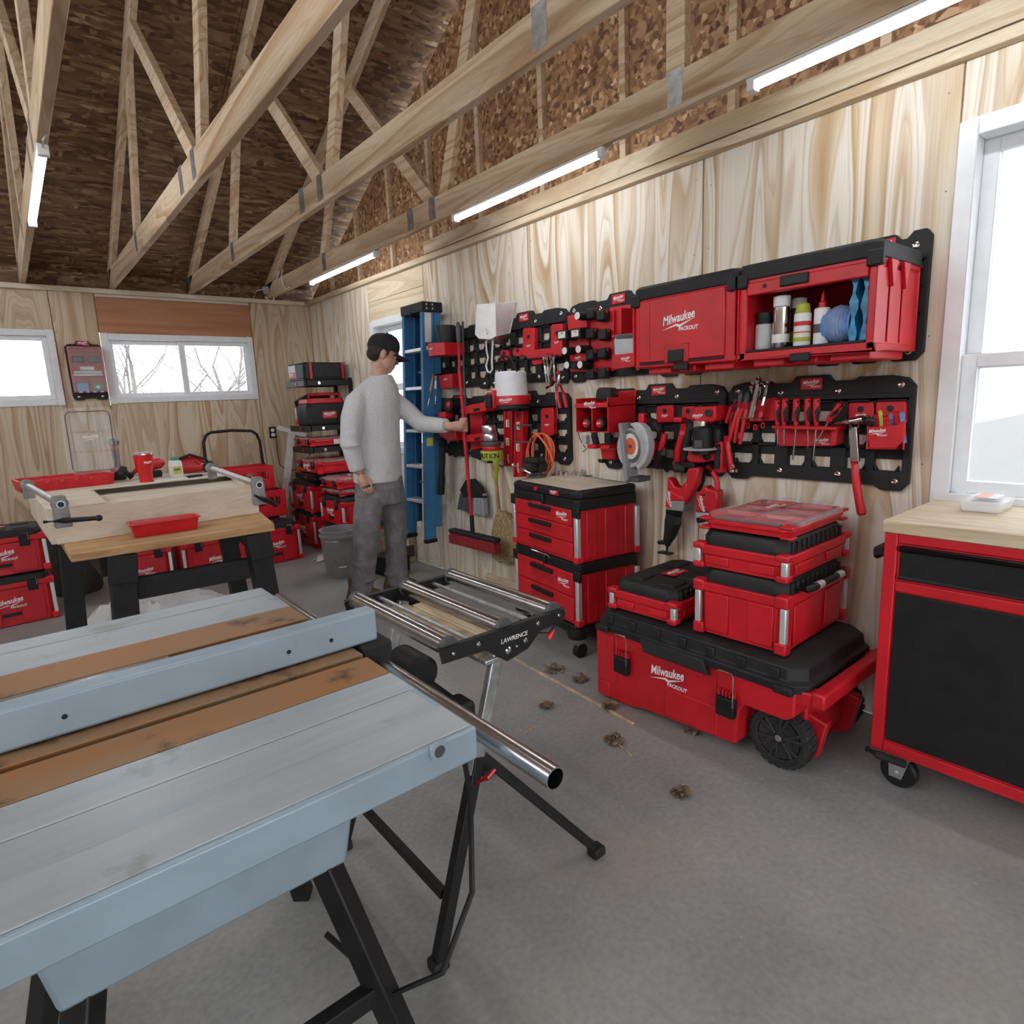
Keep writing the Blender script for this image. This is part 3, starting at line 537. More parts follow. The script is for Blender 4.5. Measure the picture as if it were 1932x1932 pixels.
R_(MB().tube([(-1.60, 1.138, RZ - 0.04), (-1.60, 1.128, RZ - 0.045), (-1.592, 1.12, RZ - 0.025)], [0.004, 0.01, 0.002], 8), 'lock_lever', 'red_gloss')
R_(BB((-1.80, 1.147, RZ - 0.07), (-1.66, 1.657, RZ - 0.055)), 'centre_beam', 'galv', bev=0.004)
tag(BB((-1.812, 1.20, RZ - 0.054), (-1.75, 1.62, RZ - 0.030)).build('scrap_board', 'sliver', bev=0.003), 'dirty scrap board lying between the stand rollers', 'board', 'scrap boards on the roller stand')
tag(BB((-1.738, 1.22, RZ - 0.054), (-1.655, 1.60, RZ - 0.034)).build('scrap_board', 'pale_y', bev=0.003), 'cleaner pale scrap board between the stand rollers', 'board', 'scrap boards on the roller stand')

# ================================================================ RED ROLLING BENCH by the side window
rb = thing('rolling_workbench', 'red steel rolling workbench with black panels and pine top', 'workbench', (-0.25, 0.18, 0))
def K_(mb, name, mat, par=rb, **k): return mb.build(name, mat, par, world=True, **k)
x0, x1, y0, y1 = -0.49, -0.03, -0.40, 0.735
K_(BB((x0 + 0.004, y0, 0.135), (x1, y1 - 0.004, 0.89)), 'body', 'red', bev=0.006)
for a, b in [((y1 - 0.038, 0.135), (y1, 0.89)), ((y0, 0.135), (y0 + 0.04, 0.89))]: K_(BB((x0 - 0.006, a[0], a[1]), (x0 + 0.01, b[0], b[1])), 'corner_post', 'red', bev=0.004)
for z0, z1 in ((0.135, 0.175), (0.70, 0.735), (0.858, 0.89)): K_(BB((x0 - 0.005, y0 + 0.04, z0), (x0 + 0.01, y1 - 0.038, z1)), 'rail', 'red', bev=0.004)
dr = K_(BB((x0 - 0.002, y0 + 0.05, 0.742), (x0 + 0.01, y1 - 0.046, 0.852)), 'drawer', 'black', bev=0.004)
K_(MB().tube([(x0 - 0.006, y0 + 0.05, 0.842), (x0 - 0.006, y1 - 0.046, 0.842)], 0.010, 10), 'drawer_pull', 'black', par=dr); K_(MB().tube([(x0 - 0.003, y0 + 0.05, 0.748), (x0 - 0.003, y1 - 0.046, 0.748)], 0.007, 10), 'drawer_lip', 'dgrey', par=dr)
K_(BB((x0 - 0.001, y0 + 0.045, 0.18), (x0 + 0.01, y1 - 0.041, 0.696)), 'door_panel', 'black', bev=0.003)
K_(BB((x0 - 0.012, y0 - 0.012, 0.89), (-0.004, y1 + 0.006, 0.929)), 'worktop', 'pale_y', bev=0.003)
K_(MB().tube([(x0 + 0.06, y1 - 0.004, 0.80), (x0 + 0.05, y1 + 0.035, 0.80), (x0 + 0.10, y1 + 0.052, 0.80), (x1 - 0.10, y1 + 0.052, 0.80), (x1 - 0.05, y1 + 0.035, 0.80), (x1 - 0.06, y1 - 0.004, 0.80)], 0.016, 12), 'push_handle', 'black_soft')
K_(MB().tube([(x0 - 0.012, y1 + 0.006, 0.128), (x0 - 0.022, y1 - 0.03, 0.127), (x0 - 0.018, y1 - 0.115, 0.127)], [0.011, 0.014, 0.013], 10), 'bumper', 'black_soft')
for cx, cy in ((x0 + 0.055, y1 - 0.07), (x0 + 0.055, y0 + 0.07), (x1 - 0.06, y1 - 0.07), (x1 - 0.06, y0 + 0.07)):
    c = K_(BB((cx - 0.05, cy - 0.05, 0.126), (cx + 0.05, cy + 0.05, 0.134)), 'caster', 'galv', bev=0.002)
    for k in (-1, 1): K_(MB().prism([(cx + k * 0.027, cy + 0.048, 0.127), (cx + k * 0.027, cy - 0.04, 0.127), (cx + k * 0.027, cy - 0.035, 0.09), (cx + k * 0.027, cy - 0.022, 0.040), (cx + k * 0.027, cy + 0.016, 0.040), (cx + k * 0.027, cy + 0.02, 0.085), (cx + k * 0.027, cy + 0.046, 0.10)], (k * 0.004, 0, 0)), 'fork_plate', 'galv', par=c, bev=0.001)
    K_(MB().lathe((cx - 0.020, cy - 0.006, 0.056), [(0.0, 0), (0.02, 0), (0.022, -0.002), (0.050, 0.0), (0.056, 0.008), (0.056, 0.032), (0.050, 0.040), (0.0, 0.040)], axis=(1, 0, 0), n=28), 'wheel', 'black', par=c)
    K_(MB().cyl((cx - 0.036, cy - 0.006, 0.056), (cx + 0.036, cy - 0.006, 0.056), 0.008, n=10), 'axle', 'chrome', par=c)
# things on it
pb = thing('parts_box', 'clear plastic box with white and orange label on the pine top', 'box', (-0.13, 0.56, 0.929))
MB().loft([[(sx * w, sy * d, z) for sx, sy in ((-1, -1), (1, -1), (1, 1), (-1, 1))] for w, d, z in ((0.075, 0.05, 0), (0.085, 0.058, 0.035))]).build('tub', 'poly_wrap', pb, bev=0.004)
B((0, 0, 0.04), (0.18, 0.124, 0.010)).build('lid', 'clear_plastic', pb, bev=0.003); B((-0.005, 0, 0.0462), (0.10, 0.075, 0.0012)).build('label_card', 'paper', pb); B((-0.005, 0.008, 0.047), (0.09, 0.035, 0.0008)).build('label_print', 'orange', pb)
B((0, 0, 0.012), (0.135, 0.085, 0.018)).build('contents', 'white', pb, bev=0.004)

# ================================================================ MODULAR BOXES
def rect(w, d, z, c=0.0): return [(-w + c, -d, z), (w - c, -d, z), (w, -d + c, z), (w, d - c, z), (w - c, d, z), (-w + c, d, z), (-w, d - c, z), (-w, -d + c, z)]
def lid_black(par, w, d, z, lh, teeth='', badge=True, mat='charcoal', cleats=True):
    m = MB(); a, b = w / 2, d / 2; c = 0.035
    m.loft([rect(a, b, z, c), rect(a, b, z + lh * 0.55, c), rect(a - 0.012, b - 0.012, z + lh, c)])
    if cleats:
        for i in range(3):
            for s in (-1, 1): m.bb(((i - 1) * w * 0.29 - w * 0.10, s * d * 0.26 - d * 0.13, z + lh - 0.004), ((i - 1) * w * 0.29 + w * 0.10, s * d * 0.26 + d * 0.13, z + lh + 0.006))
    if 'x' in teeth:
        for i in range(9): y = -b + c + (d - 2 * c) * (i + 0.5) / 9; m.bb((a - 0.03, y - 0.010, z + 0.004), (a + 0.006, y + 0.010, z + lh * 0.8))
    if 'y' in teeth:
        for i in range(11): x = -a + c + (w - 2 * c) * (i + 0.5) / 11; m.bb((x - 0.010, -b - 0.006, z + 0.004), (x + 0.010, -b + 0.03, z + lh * 0.8))
    L = m.build('lid', mat, par, bev=0.003)
    if badge:
        B((0, 0, z + lh + 0.0065), (0.11, 0.07, 0.003)).build('lid_badge', 'red2', L, bev=0.002)
        logo(L, (0, 0, z + lh + 0.0085), (1, 0, 0), (0, 1, 0), 0.095)
    return L
def tool_box(name, label, loc, rz, w, d, h, lh=0.05, lid='black', front=True, teeth='', group='red modular tool boxes', handle=False, strip=True, cat='toolbox', badge=True):
    t = thing(name, label, cat, loc, rz, group); a, b = w / 2, d / 2; bh = h - lh; n = 0.035
    m = MB(); tp = 0.010
    m.loft([rect(a - tp, b - tp, 0.004, n), rect(a - tp, b - tp, bh * 0.15, n), rect(a - 0.006, b - 0.006, bh - min(0.035, bh * 0.4), n), rect(a, b, bh - min(0.032, bh * 0.36), n), rect(a, b, bh, n)])
    for s in ((-1, 1) if bh > 0.075 else ()):
        for q in (-0.24, 0.24): m.bb((q * w - w * 0.13, s * (b - 0.004) - 0.004, 0.02), (q * w + w * 0.13, s * (b - 0.004) + 0.004, bh - 0.038)); m.bb((s * (a - 0.004) - 0.004, q * d - d * 0.13, 0.02), (s * (a - 0.004) + 0.004, q * d + d * 0.13, bh - 0.038))
    bd = m.build('body', 'red', t, bev=0.003)
    for sx in (-1, 1):
        for sy in (-1, 1):
            ch = min(0.045, bh * 0.28); cx, cy = sx * (a - 0.018), sy * (b - 0.018)
            co = B((cx, cy, ch / 2), (0.045, 0.045, ch)).build('corner_foot', 'red', t, bev=0.007); B((cx, cy, bh - ch / 2 + 0.008), (0.048, 0.048, ch)).build('corner_cap', 'red', t, bev=0.007)
            if strip: B((cx + sx * 0.006, cy + sy * 0.006, bh / 2), (0.024, 0.024, bh - 2 * ch + 0.02)).build('corner_strip', 'alu_strip', co, bev=0.005)
    if lid == 'black': lid_black(t, w - 0.03, d - 0.03, bh - 0.004, lh, teeth, badge)
    elif lid == 'clear':
        L = MB(); a2, b2 = a - 0.012, b - 0.012
        for i in range(2):
            for s in (-1, 1): L.loft([rect(a2 / 2 - 0.02, b2 / 2 - 0.02, lh * 0.9 + bh), rect(a2 / 2 - 0.026, b2 / 2 - 0.026, lh + bh)]); L.v[-16:] = [p + V(((i - 0.5) * a2, s * 0.5 * b2, 0)) for p in L.v[-16:]]
        L.loft([rect(a2, b2, bh, 0.03), rect(a2, b2, bh + lh * 0.6, 0.03), rect(a2 - 0.01, b2 - 0.01, bh + lh * 0.9, 0.03)])
        L = L.build('lid', 'clear_plastic', t, bev=0.002)
        g = MB(); g.tube([V(p) for p in rect(a2 - 0.008, b2 - 0.008, bh + lh * 0.30, 0.03)], 0.004, 6, closed=True); g.build('gasket', 'dgrey', L)
        for i in range(3):
            for j in (-1, 1): MB().loft([rect(a * 0.24, b * 0.36, bh - 0.012), rect(a * 0.285, b * 0.42, bh + lh * 0.5), rect(a * 0.265, b * 0.40, bh + lh * 0.5), rect(a * 0.23, b * 0.35, bh - 0.006)]).build('bin', 'red_gloss' if (i + j) % 2 else 'red2', t, bev=0.002).location = ((i - 1) * a * 0.62, j * b * 0.46, 0)
        for i in range(8): B((-a + 0.05 + (w - 0.1) * (i + .5) / 8, -b + 0.002, bh + lh * 0.35), (0.022, 0.022, lh * 0.7)).build('lid_tooth', 'clear_plastic', L, bev=0.003)
        for i in range(7): B((a - 0.002, -b + 0.05 + (d - 0.1) * (i + .5) / 7, bh + lh * 0.35), (0.022, 0.022, lh * 0.7)).build('lid_tooth', 'clear_plastic', L, bev=0.003)
        logo(L, (0, 0, bh + lh + 0.001), (1, 0, 0), (0, 1, 0), w * 0.22)
    if front:
        for s in (-1, 1):
            la = B((s * w * 0.27, -b - 0.004, bh * 0.98 - min(0.06, bh * 0.8) / 2 + 0.008), (0.055, 0.018, min(0.075, bh * 0.8))).build('latch', 'black', t, bev=0.005)
            MB().tube([(s * w * 0.27 - 0.022, -b - 0.015, bh - min(0.03, bh * 0.5)), (s * w * 0.27 - 0.022, -b - 0.014, bh + 0.02), (s * w * 0.27 + 0.022, -b - 0.014, bh + 0.02), (s * w * 0.27 + 0.022, -b - 0.015, bh - min(0.03, bh * 0.5))], 0.0022, 6).build('wire_bail', 'chrome', la)
        if bh > 0.10: logo(bd, (0.0, -b - 0.0085, bh * 0.55), (1, 0, 0), (0, 0, 1), min(0.17, w * 0.32)); B((0, -b - 0.001, bh * 0.28), (0.10, 0.012, 0.02)).build('grip', 'black', bd, bev=0.004)
    if handle:
        hz = bh + lh * 0.2
        MB().tube([(-w * 0.30, -b + 0.02, hz), (-w * 0.30, -b - 0.02, hz + 0.006), (-w * 0.25, -b - 0.032, hz + 0.01), (w * 0.25, -b - 0.032, hz + 0.01), (w * 0.30, -b - 0.02, hz + 0.006), (w * 0.30, -b + 0.02, hz)], 0.013, 10).build('handle', 'black', t)
        for s in (-1, 1): MB().cyl((s * w * 0.12, -b - 0.032, hz + 0.01), (s * w * 0.20, -b - 0.032, hz + 0.01), 0.0145, n=14).build('handle_sleeve', 'alu_strip', t)
    return t

# ---------------------------------------------------------------- rolling chest
rc = thing('rolling_chest', 'long red rolling chest on two black wheels, boxes stacked on its lid', 'tool chest', (-0.42, 1.345, 0), -pi / 2)
hx, hy = 0.47, 0.275
b = MB().prism([(-hx, -hy, 0.012), (-hx, -hy, 0.345), (hx - 0.03, -hy, 0.345), (hx - 0.03, -hy, 0.25), (hx - 0.06, -hy, 0.225), (0.255, -hy, 0.225), (0.235, -hy, 0.19), (0.225, -hy, 0.055), (-0.20, -hy, 0.030), (-0.28, -hy, 0.012)], (0, 2 * hy, 0))
bd = b.build('body', 'red', rc, bev=0.008)
B((0.14, 0, 0.19), (0.6, 0.36, 0.20)).build('inner_hull', 'red2', rc, bev=0.01)
for c, s in [((-0.395, 0, 0.20), (0.10, 2 * hy + 0.012, 0.22)), ((0.03, 0, 0.115), (0.24, 2 * hy + 0.010, 0.12)), ((-0.12, 0, 0.30), (0.40, 2 * hy + 0.008, 0.06)), ((-0.42, 0, 0.05), (0.05, 2 * hy + 0.01, 0.07))]: B(c, s).build('raised_panel', 'red', rc, bev=0.004)
m = MB().loft([rect(hx + 0.006, hy + 0.018, 0.335, 0.05), rect(hx + 0.006, hy + 0.018, 0.365, 0.05), rect(hx - 0.006, hy + 0.004, 0.375, 0.05), rect(hx - 0.012, hy - 0.004, 0.418, 0.05), rect(hx - 0.03, hy - 0.02, 0.430, 0.05)])
for i in range(7): m.bb((-0.40 + i * 0.125, -hy - 0.012, 0.372), (-0.365 + i * 0.125, -hy + 0.02, 0.412))
ld = m.build('lid', 'charcoal', rc, bev=0.004)
m = MB().prism([(-0.20, -hy - 0.012, 0.365), (-0.20, -hy - 0.03, 0.36), (-0.17, -hy - 0.045, 0.315), (-0.17, -hy - 0.012, 0.305)], (0.30, 0, 0)); m.build('lid_grip', 'charcoal', ld, bev=0.004)
for s in (-1, 1): B((s * (hx - 0.06), -hy - 0.022, 0.35), (0.07, 0.03, 0.03)).build('lid_foot', 'charcoal', ld, bev=0.008)
for x in (-0.305, 0.195):
    la = B((x, -hy - 0.018, 0.205), (0.075, 0.03, 0.075)).build('latch', 'black', rc, bev=0.006)
    for i in range(5): B((x - 0.028 + i * 0.014, -hy - 0.012, 0.252), (0.008, 0.016, 0.03)).build('latch_tooth', 'red', la)
    MB().tube([(x - 0.033, -hy - 0.03, 0.215), (x - 0.033, -hy - 0.028, 0.335), (x - 0.028, -hy - 0.028, 0.345), (x + 0.028, -hy - 0.028, 0.345), (x + 0.033, -hy - 0.028, 0.335), (x + 0.033, -hy - 0.03, 0.215)], 0.0028, 8).build('wire_bail', 'chrome', la)
logo(rc, (-0.075, -hy - 0.009, 0.225), (1, 0, 0), (0, 0, 1), 0.175)
for s in (-1, 1): MB().bar((0.36, s * (hy - 0.03), 0.315), (0.515, s * (hy - 0.05), 0.325), 0.06, 0.05).build('handle_arm', 'red', rc, bev=0.006)
MB().bar((0.51, -hy + 0.01, 0.330), (0.51, hy - 0.01, 0.330), 0.045, 0.055).build('handle_bar', 'red', rc, bev=0.008)
def chest_wheel(y0, sgn):
    o = V((0.36, y0, 0.116)); t = MB().lathe(o, [(0.080, 0), (0.086, -0.004 * sgn), (0.108, -0.003 * sgn), (0.112, 0.004 * sgn), (0.112, 0.05 * sgn), (0.1, 0.055 * sgn), (0.08, 0.05 * sgn)], axis=(0, 1, 0), n=36)
    for k in range(24):
        a = 2 * pi * k / 24; m = Matrix.Translation(o + V((cos(a) * 0.1125, 0.025 * sgn, sin(a) * 0.1125))) @ Matrix.Rotation(-a, 4, 'Y')
        t.box((0, 0, 0), (0.007, 0.05, 0.017), m)
    tyre = t.build('tyre', 'rubber', rc)
    h = MB().lathe(o + V((0, 0.034 * sgn, 0)), [(0.0, 0), (0.082, 0), (0.082, 0.012 * sgn), (0.0, 0.012 * sgn)], axis=(0, 1, 0), n=32)
    h.build('hub', 'black', tyre)
    for k in range(6):
        a = 2 * pi * k / 6 + 0.3
        for da in (-0.16, 0.16): MB().bar(o + V((cos(a) * 0.02, 0.006 * sgn, sin(a) * 0.02)), o + V((cos(a + da) * 0.083, 0.008 * sgn, sin(a + da) * 0.083)), 0.010, 0.024, up=(0, 1, 0)).build('spoke', 'spoke_black', tyre, bev=0.002)
    MB().lathe(o + V((0, -0.008 * sgn, 0)), [(0.0, 0), (0.006, 0), (0.013, 0.003 * sgn), (0.013, 0.02 * sgn)], axis=(0, 1, 0), n=14).build('axle_nut', 'chrome', tyre)
    MB().pipe(o + V((0, 0.0, 0)), o + V((0, 0.03 * sgn, 0)), 0.087, 0.077, 32).build('rim', 'spoke_black', tyre)
chest_wheel(-0.215, 1); chest_wheel(0.235, -1)
MB().cyl((0.36, -0.2, 0.116), (0.36, 0.22, 0.116), 0.012).build('axle', 'steel', rc)
for s in (-1, 1): MB().prism([(0.30, s * 0.135 - 0.02, 0.25), (0.50, s * 0.135 - 0.02, 0.20), (0.47, s * 0.135 - 0.02, 0.06), (0.42, s * 0.135 - 0.02, 0.03), (0.28, s * 0.135 - 0.02, 0.03), (0.24, s * 0.135 - 0.02, 0.2)], (0, 0.04, 0)).build('skid', 'red2', rc, bev=0.006)
# boxes on the chest; their fronts look toward the side window
tool_box('tool_case', 'deep red tool box with black carry handle, lower one of the chest stack', (-0.392, 1.155, 0.436), 0.02, 0.52, 0.36, 0.262, 0.055, teeth='y', front=False, handle=True, badge=False)
tool_box('tool_case', 'shallow red tool box with ribbed black lid under the clear organizer', (-0.392, 1.158, 0.698), 0.02, 0.52, 0.36, 0.145, 0.055, teeth='y', front=False, badge=False)
tool_box('parts_organizer', 'clear lidded red organizer topping the stack on the rolling chest', (-0.388, 1.160, 0.843), 0.03, 0.47, 0.35, 0.068, 0.03, lid='clear', front=False, strip=False, cat='organizer', group='clear lidded organizers')
tool_box('tool_case', 'low red box with flat black badge lid standing alone on the chest', (-0.428, 1.585, 0.436), 0.03, 0.50, 0.34, 0.135, 0.048, teeth='y', front=False)

# ---------------------------------------------------------------- drawer tower
def drawer_box(label, loc, rz, w, d, h, nd_, top):
    t = thing('drawer_box', label, 'tool drawers', loc, rz, 'stacked drawer boxes'); a, b = w / 2, d / 2; bl = 0.06
    m = MB().loft([rect(a - 0.004, b - 0.004, 0, 0.02), rect(a - 0.004, b - 0.004, h - bl, 0.02)])
    for s in (-1, 1):
        for q, ww in ((-0.27, 0.16), (0.05, 0.2), (0.33, 0.1)): m.bb((s * (a - 0.002) - 0.004, q * d - ww * d / 2, 0.01), (s * (a - 0.002) + 0.004, q * d + ww * d / 2, h - bl - 0.008))
    m.build('body', 'red', t, bev=0.004)
    tp = MB().loft([rect(a + 0.004, b + 0.004, h - bl, 0.02), rect(a + 0.004, b + 0.004, h - 0.006, 0.02), rect(a - 0.004, b - 0.004, h, 0.02)]); tp = tp.build('top_frame', 'black', t, bev=0.003)
    for s in (-1, 1): B((s * a * 0.97, -b + 0.002, h - bl - 0.006), (0.06, 0.022, 0.06)).build('top_corner', 'black', t, bev=0.006)
    for sx in (-1, 1):
        for sy in (-1, 1):
            B((sx * (a - 0.008), sy * (b - 0.008), 0.018), (0.04, 0.04, 0.036)).build('corner', 'red', t, bev=0.006)
            B((sx * (a - 0.006), sy * (b - 0.006), (h - bl) / 2 + 0.006), (0.028, 0.028, h - bl - 0.045)).build('corner_strip', 'alu_strip', t, bev=0.006)
    zh = (h - bl - 0.012) / nd_
    for i in range(nd_):
        z0 = 0.022 + i * zh; dz = z0 + zh / 2
        dw = MB(); dw.bb((-a + 0.034, -b - 0.010, z0), (a - 0.034, -b + 0.01, z0 + zh - 0.006)); dw = dw.build('drawer', 'red', t, bev=0.004)
        B((-0.01, -b - 0.0105, dz + zh * 0.08), (w * 0.34, 0.004, zh * 0.62)).build('drawer_recess_shade', 'red2', dw, bev=0.002)  # raised panel in darker red paints the shade of a recess
        B((-0.01, -b - 0.016, dz + zh * 0.24), (w * 0.34, 0.018, min(0.024, zh * 0.26))).build('drawer_grip', 'black', dw, bev=0.004)
        if i == nd_ - 1: logo(dw, (a * 0.62, -b - 0.0112, z0 + zh * 0.48), (1, 0, 0), (0, 0, 1), 0.105)
    B((-a * 0.12, -b - 0.012, h - bl + 0.004), (0.09, 0.02, 0.022)).build('lock_tab', 'red', t, bev=0.006); B((-a * 0.12, -b - 0.010, h - 0.026), (0.13, 0.018, 0.05)).build('lock_housing', 'black', t, bev=0.008)
    if top:
        lt = MB().loft([rect(a + 0.008, b + 0.010, h + 0.0, 0.04), rect(a + 0.010, b + 0.012, h + 0.012, 0.04), rect(a + 0.010, b + 0.012, h + 0.032, 0.04), rect(a - 0.004, b - 0.004, h + 0.040, 0.03)]).build('top_tray', 'black', t, bev=0.004)
        B((0, 0, h + 0.0405), (w - 0.07, d - 0.07, 0.006)).build('plywood_inlay', 'pale_x', lt, bev=0.002)
        B((a * 0.42, -b - 0.0125, h + 0.018), (0.085, 0.003, 0.022)).build('tray_badge', 'red', lt, bev=0.001); logo(lt, (a * 0.42, -b - 0.0145, h + 0.018), (1, 0, 0), (0, 0, 1), 0.06, 'word')
        MB().cyl((-a * 0.12, -b - 0.004, h + 0.022), (-a * 0.12, -b - 0.022, h + 0.022), 0.012, n=12).build('tray_latch', 'red', lt)
    else:
        MB().tube([(-0.12, -b - 0.014, h - 0.01), (-0.10, -b - 0.02, h + 0.004), (0.06, -b - 0.02, h + 0.004), (0.08, -b - 0.014, h - 0.01)], 0.004, 8).build('carry_bail', 'chrome', t)
    return t
DR = rad(-99.1); DC = V((-0.245, 2.40, 0))
drawer_box('red two-drawer box with black grips, under the three-drawer box', DC + V((0, 0, 0.186)), DR, 0.62, 0.40, 0.335, 2, False)
drawer_box('red three-drawer box with plywood topped tray carrying a vise', DC + V((0, 0, 0.522)), DR, 0.62, 0.40, 0.33, 3, True)
dl = thing('wheeled_dolly', 'black plastic dolly on swivel casters under the drawer boxes', 'dolly', DC, DR)
m = MB()
for s in (-1, 1): m.bb((s * 0.25 - 0.04, -0.21, 0.125), (s * 0.25 + 0.04, 0.21, 0.183)); m.bb((-0.30, s * 0.17 - 0.035, 0.13), (0.30, s * 0.17 + 0.035, 0.178))
m.build('deck', 'black', dl, bev=0.008)
for sx in (-1, 1):
    for sy in (-1, 1):
        MB().lathe((sx * 0.27, sy * 0.18, 0.115), [(0.05, 0), (0.058, 0.02), (0.05, 0.06)], n=20).build('caster_pad', 'black', dl)
        c = MB().prism([(sx * 0.27 - 0.014, sy * 0.18 - 0.03, 0.112), (sx * 0.27 - 0.014, sy * 0.18 + 0.03, 0.112), (sx * 0.27 - 0.014, sy * 0.18 + 0.02, 0.035), (sx * 0.27 - 0.014, sy * 0.18 - 0.0, 0.035)], (0.028, 0, 0)).build('caster', 'chrome', dl, bev=0.002)
        MB().lathe((sx * 0.27 - 0.018, sy * 0.18 + 0.012, 0.040), [(0, 0), (0.018, 0), (0.032, 0), (0.040, 0.006), (0.040, 0.030), (0.032, 0.036), (0, 0.036)], axis=(1, 0, 0), n=24).build('wheel', 'black', c)
MB().tube([(-0.10, -0.21, 0.14), (-0.12, -0.26, 0.10), (0.02, -0.29, 0.085), (0.10, -0.25, 0.10), (0.10, -0.21, 0.14)], 0.004, 8).build('brake_wire', 'black', dl)

# ================================================================ WORKBENCH with the cabinet carcass
BZ = 0.80
wbn = thing('workbench', 'wooden top workbench on black timber legs', 'workbench', (-2.05, 3.7, 0))
def N_(mb, name, mat, par=wbn, **k): return mb.build(name, mat, par, world=True, **k)
N_(MB().prism([(-2.494, 3.112, BZ - 0.04), (-1.66, 3.075, BZ - 0.04), (-1.45, 4.45, BZ - 0.04), (-2.52, 4.50, BZ - 0.04)], (0, 0, 0.04)), 'worktop', 'bench_wood', bev=0.006)
for x, y, sx in ((-2.31, 3.17, 1), (-1.74, 3.14, -1), (-2.43, 4.35, 1), (-1.60, 4.32, -1)):
    fx = x - sx * 0.05
    N_(MB().bar((x, y, BZ - 0.041), (fx, y - 0.01, 0.0), 0.10, 0.09, up=(0, 1, 0)), 'leg', 'charcoal', bev=0.004)
    N_(MB().bar((x, y - 0.052, BZ - 0.042), (x - sx * 0.012, y - 0.053, BZ - 0.17), 0.115, 0.012, up=(0, 1, 0)), 'leg_bracket', 'black', bev=0.003)
N_(MB().bar((-2.27, 3.165, 0.585), (-1.79, 3.14, 0.585), 0.04, 0.10), 'stretcher', 'charcoal', bev=0.003); N_(MB().bar((-2.37, 4.34, 0.585), (-1.66, 4.32, 0.585), 0.04, 0.10), 'stretcher', 'charcoal', bev=0.003)
N_(MB().bar((-2.37, 3.2, 0.70), (-2.40, 4.3, 0.70), 0.04, 0.09), 'apron', 'charcoal', bev=0.003); N_(MB().bar((-1.74, 3.2, 0.70), (-1.62, 4.3, 0.70), 0.04, 0.09), 'apron', 'charcoal', bev=0.003)
# --- cabinet carcass lying face up
cc = thing('cabinet_carcass', 'unfinished pale plywood cabinet box lying face up on the workbench', 'cabinet', (-2.03, 3.9, BZ))
A, B2, C2, D2 = V((-2.54, 3.39, 0)), V((-1.615, 3.45, 0)), V((-1.50, 4.58, 0)), V((-2.58, 4.62, 0))
def wallp(p, q, z0, z1, t, name='panel', mat='pale_x'):
    d = (q - p).normalized(); n = V((-d.y, d.x, 0)); return N_(MB().prism([p + V((0, 0, z0)), q + V((0, 0, z0)), q + n * t + V((0, 0, z0)), p + n * t + V((0, 0, z0))], (0, 0, z1 - z0)), name, mat, par=cc, bev=0.002)
wallp(A, B2, BZ + 0.001, 0.957, 0.018); wallp(B2, C2, BZ + 0.001, 0.957, 0.018); wallp(C2, D2, BZ + 0.001, 0.957, 0.018); wallp(D2, A, BZ + 0.001, 0.957, 0.018)
def lerp2(s, t): return (A.lerp(B2, s)).lerp(D2.lerp(C2, s), t)
def quad(s0, s1, t0, t1, z0, z1, name, mat='pale_x'):
    return N_(MB().prism([lerp2(s0, t0) + V((0, 0, z0)), lerp2(s1, t0) + V((0, 0, z0)), lerp2(s1, t1) + V((0, 0, z0)), lerp2(s0, t1) + V((0, 0, z0))], (0, 0, z1 - z0)), name, mat, par=cc, bev=0.0015)
quad(0.02, 0.98, 0.02, 0.62, 0.918, 0.926, 'back_panel'); quad(0.0, 0.25, 0.0, 0.60, 0.9575, 0.963, 'face_board'); quad(0.0, 1.0, 0.56, 1.0, 0.9575, 0.966, 'face_board'); quad(0.245, 0.262, 0.02, 0.58, 0.9265, 0.9574, 'divider')
quad(0.02, 0.30, -0.018, -0.001, BZ + 0.001, BZ + 0.012, 'edge_strip'); quad(0.30, 0.62, -0.022, -0.001, BZ + 0.001, BZ + 0.014, 'edge_strip')
# --- red parts tray
tr_ = thing('parts_tray', 'small red plastic tray at the front edge of the wooden bench top', 'tray', (-2.105, 3.285, BZ + 0.001), rad(-1))
MB().loft([rect(0.130, 0.045, 0, 0.006), rect(0.142, 0.055, 0.058, 0.006), rect(0.150, 0.062, 0.058, 0.006), rect(0.150, 0.062, 0.065, 0.006), rect(0.138, 0.051, 0.065, 0.006), rect(0.126, 0.041, 0.004, 0.006)]).build('tub', 'red_gloss', tr_, bev=0.0015)
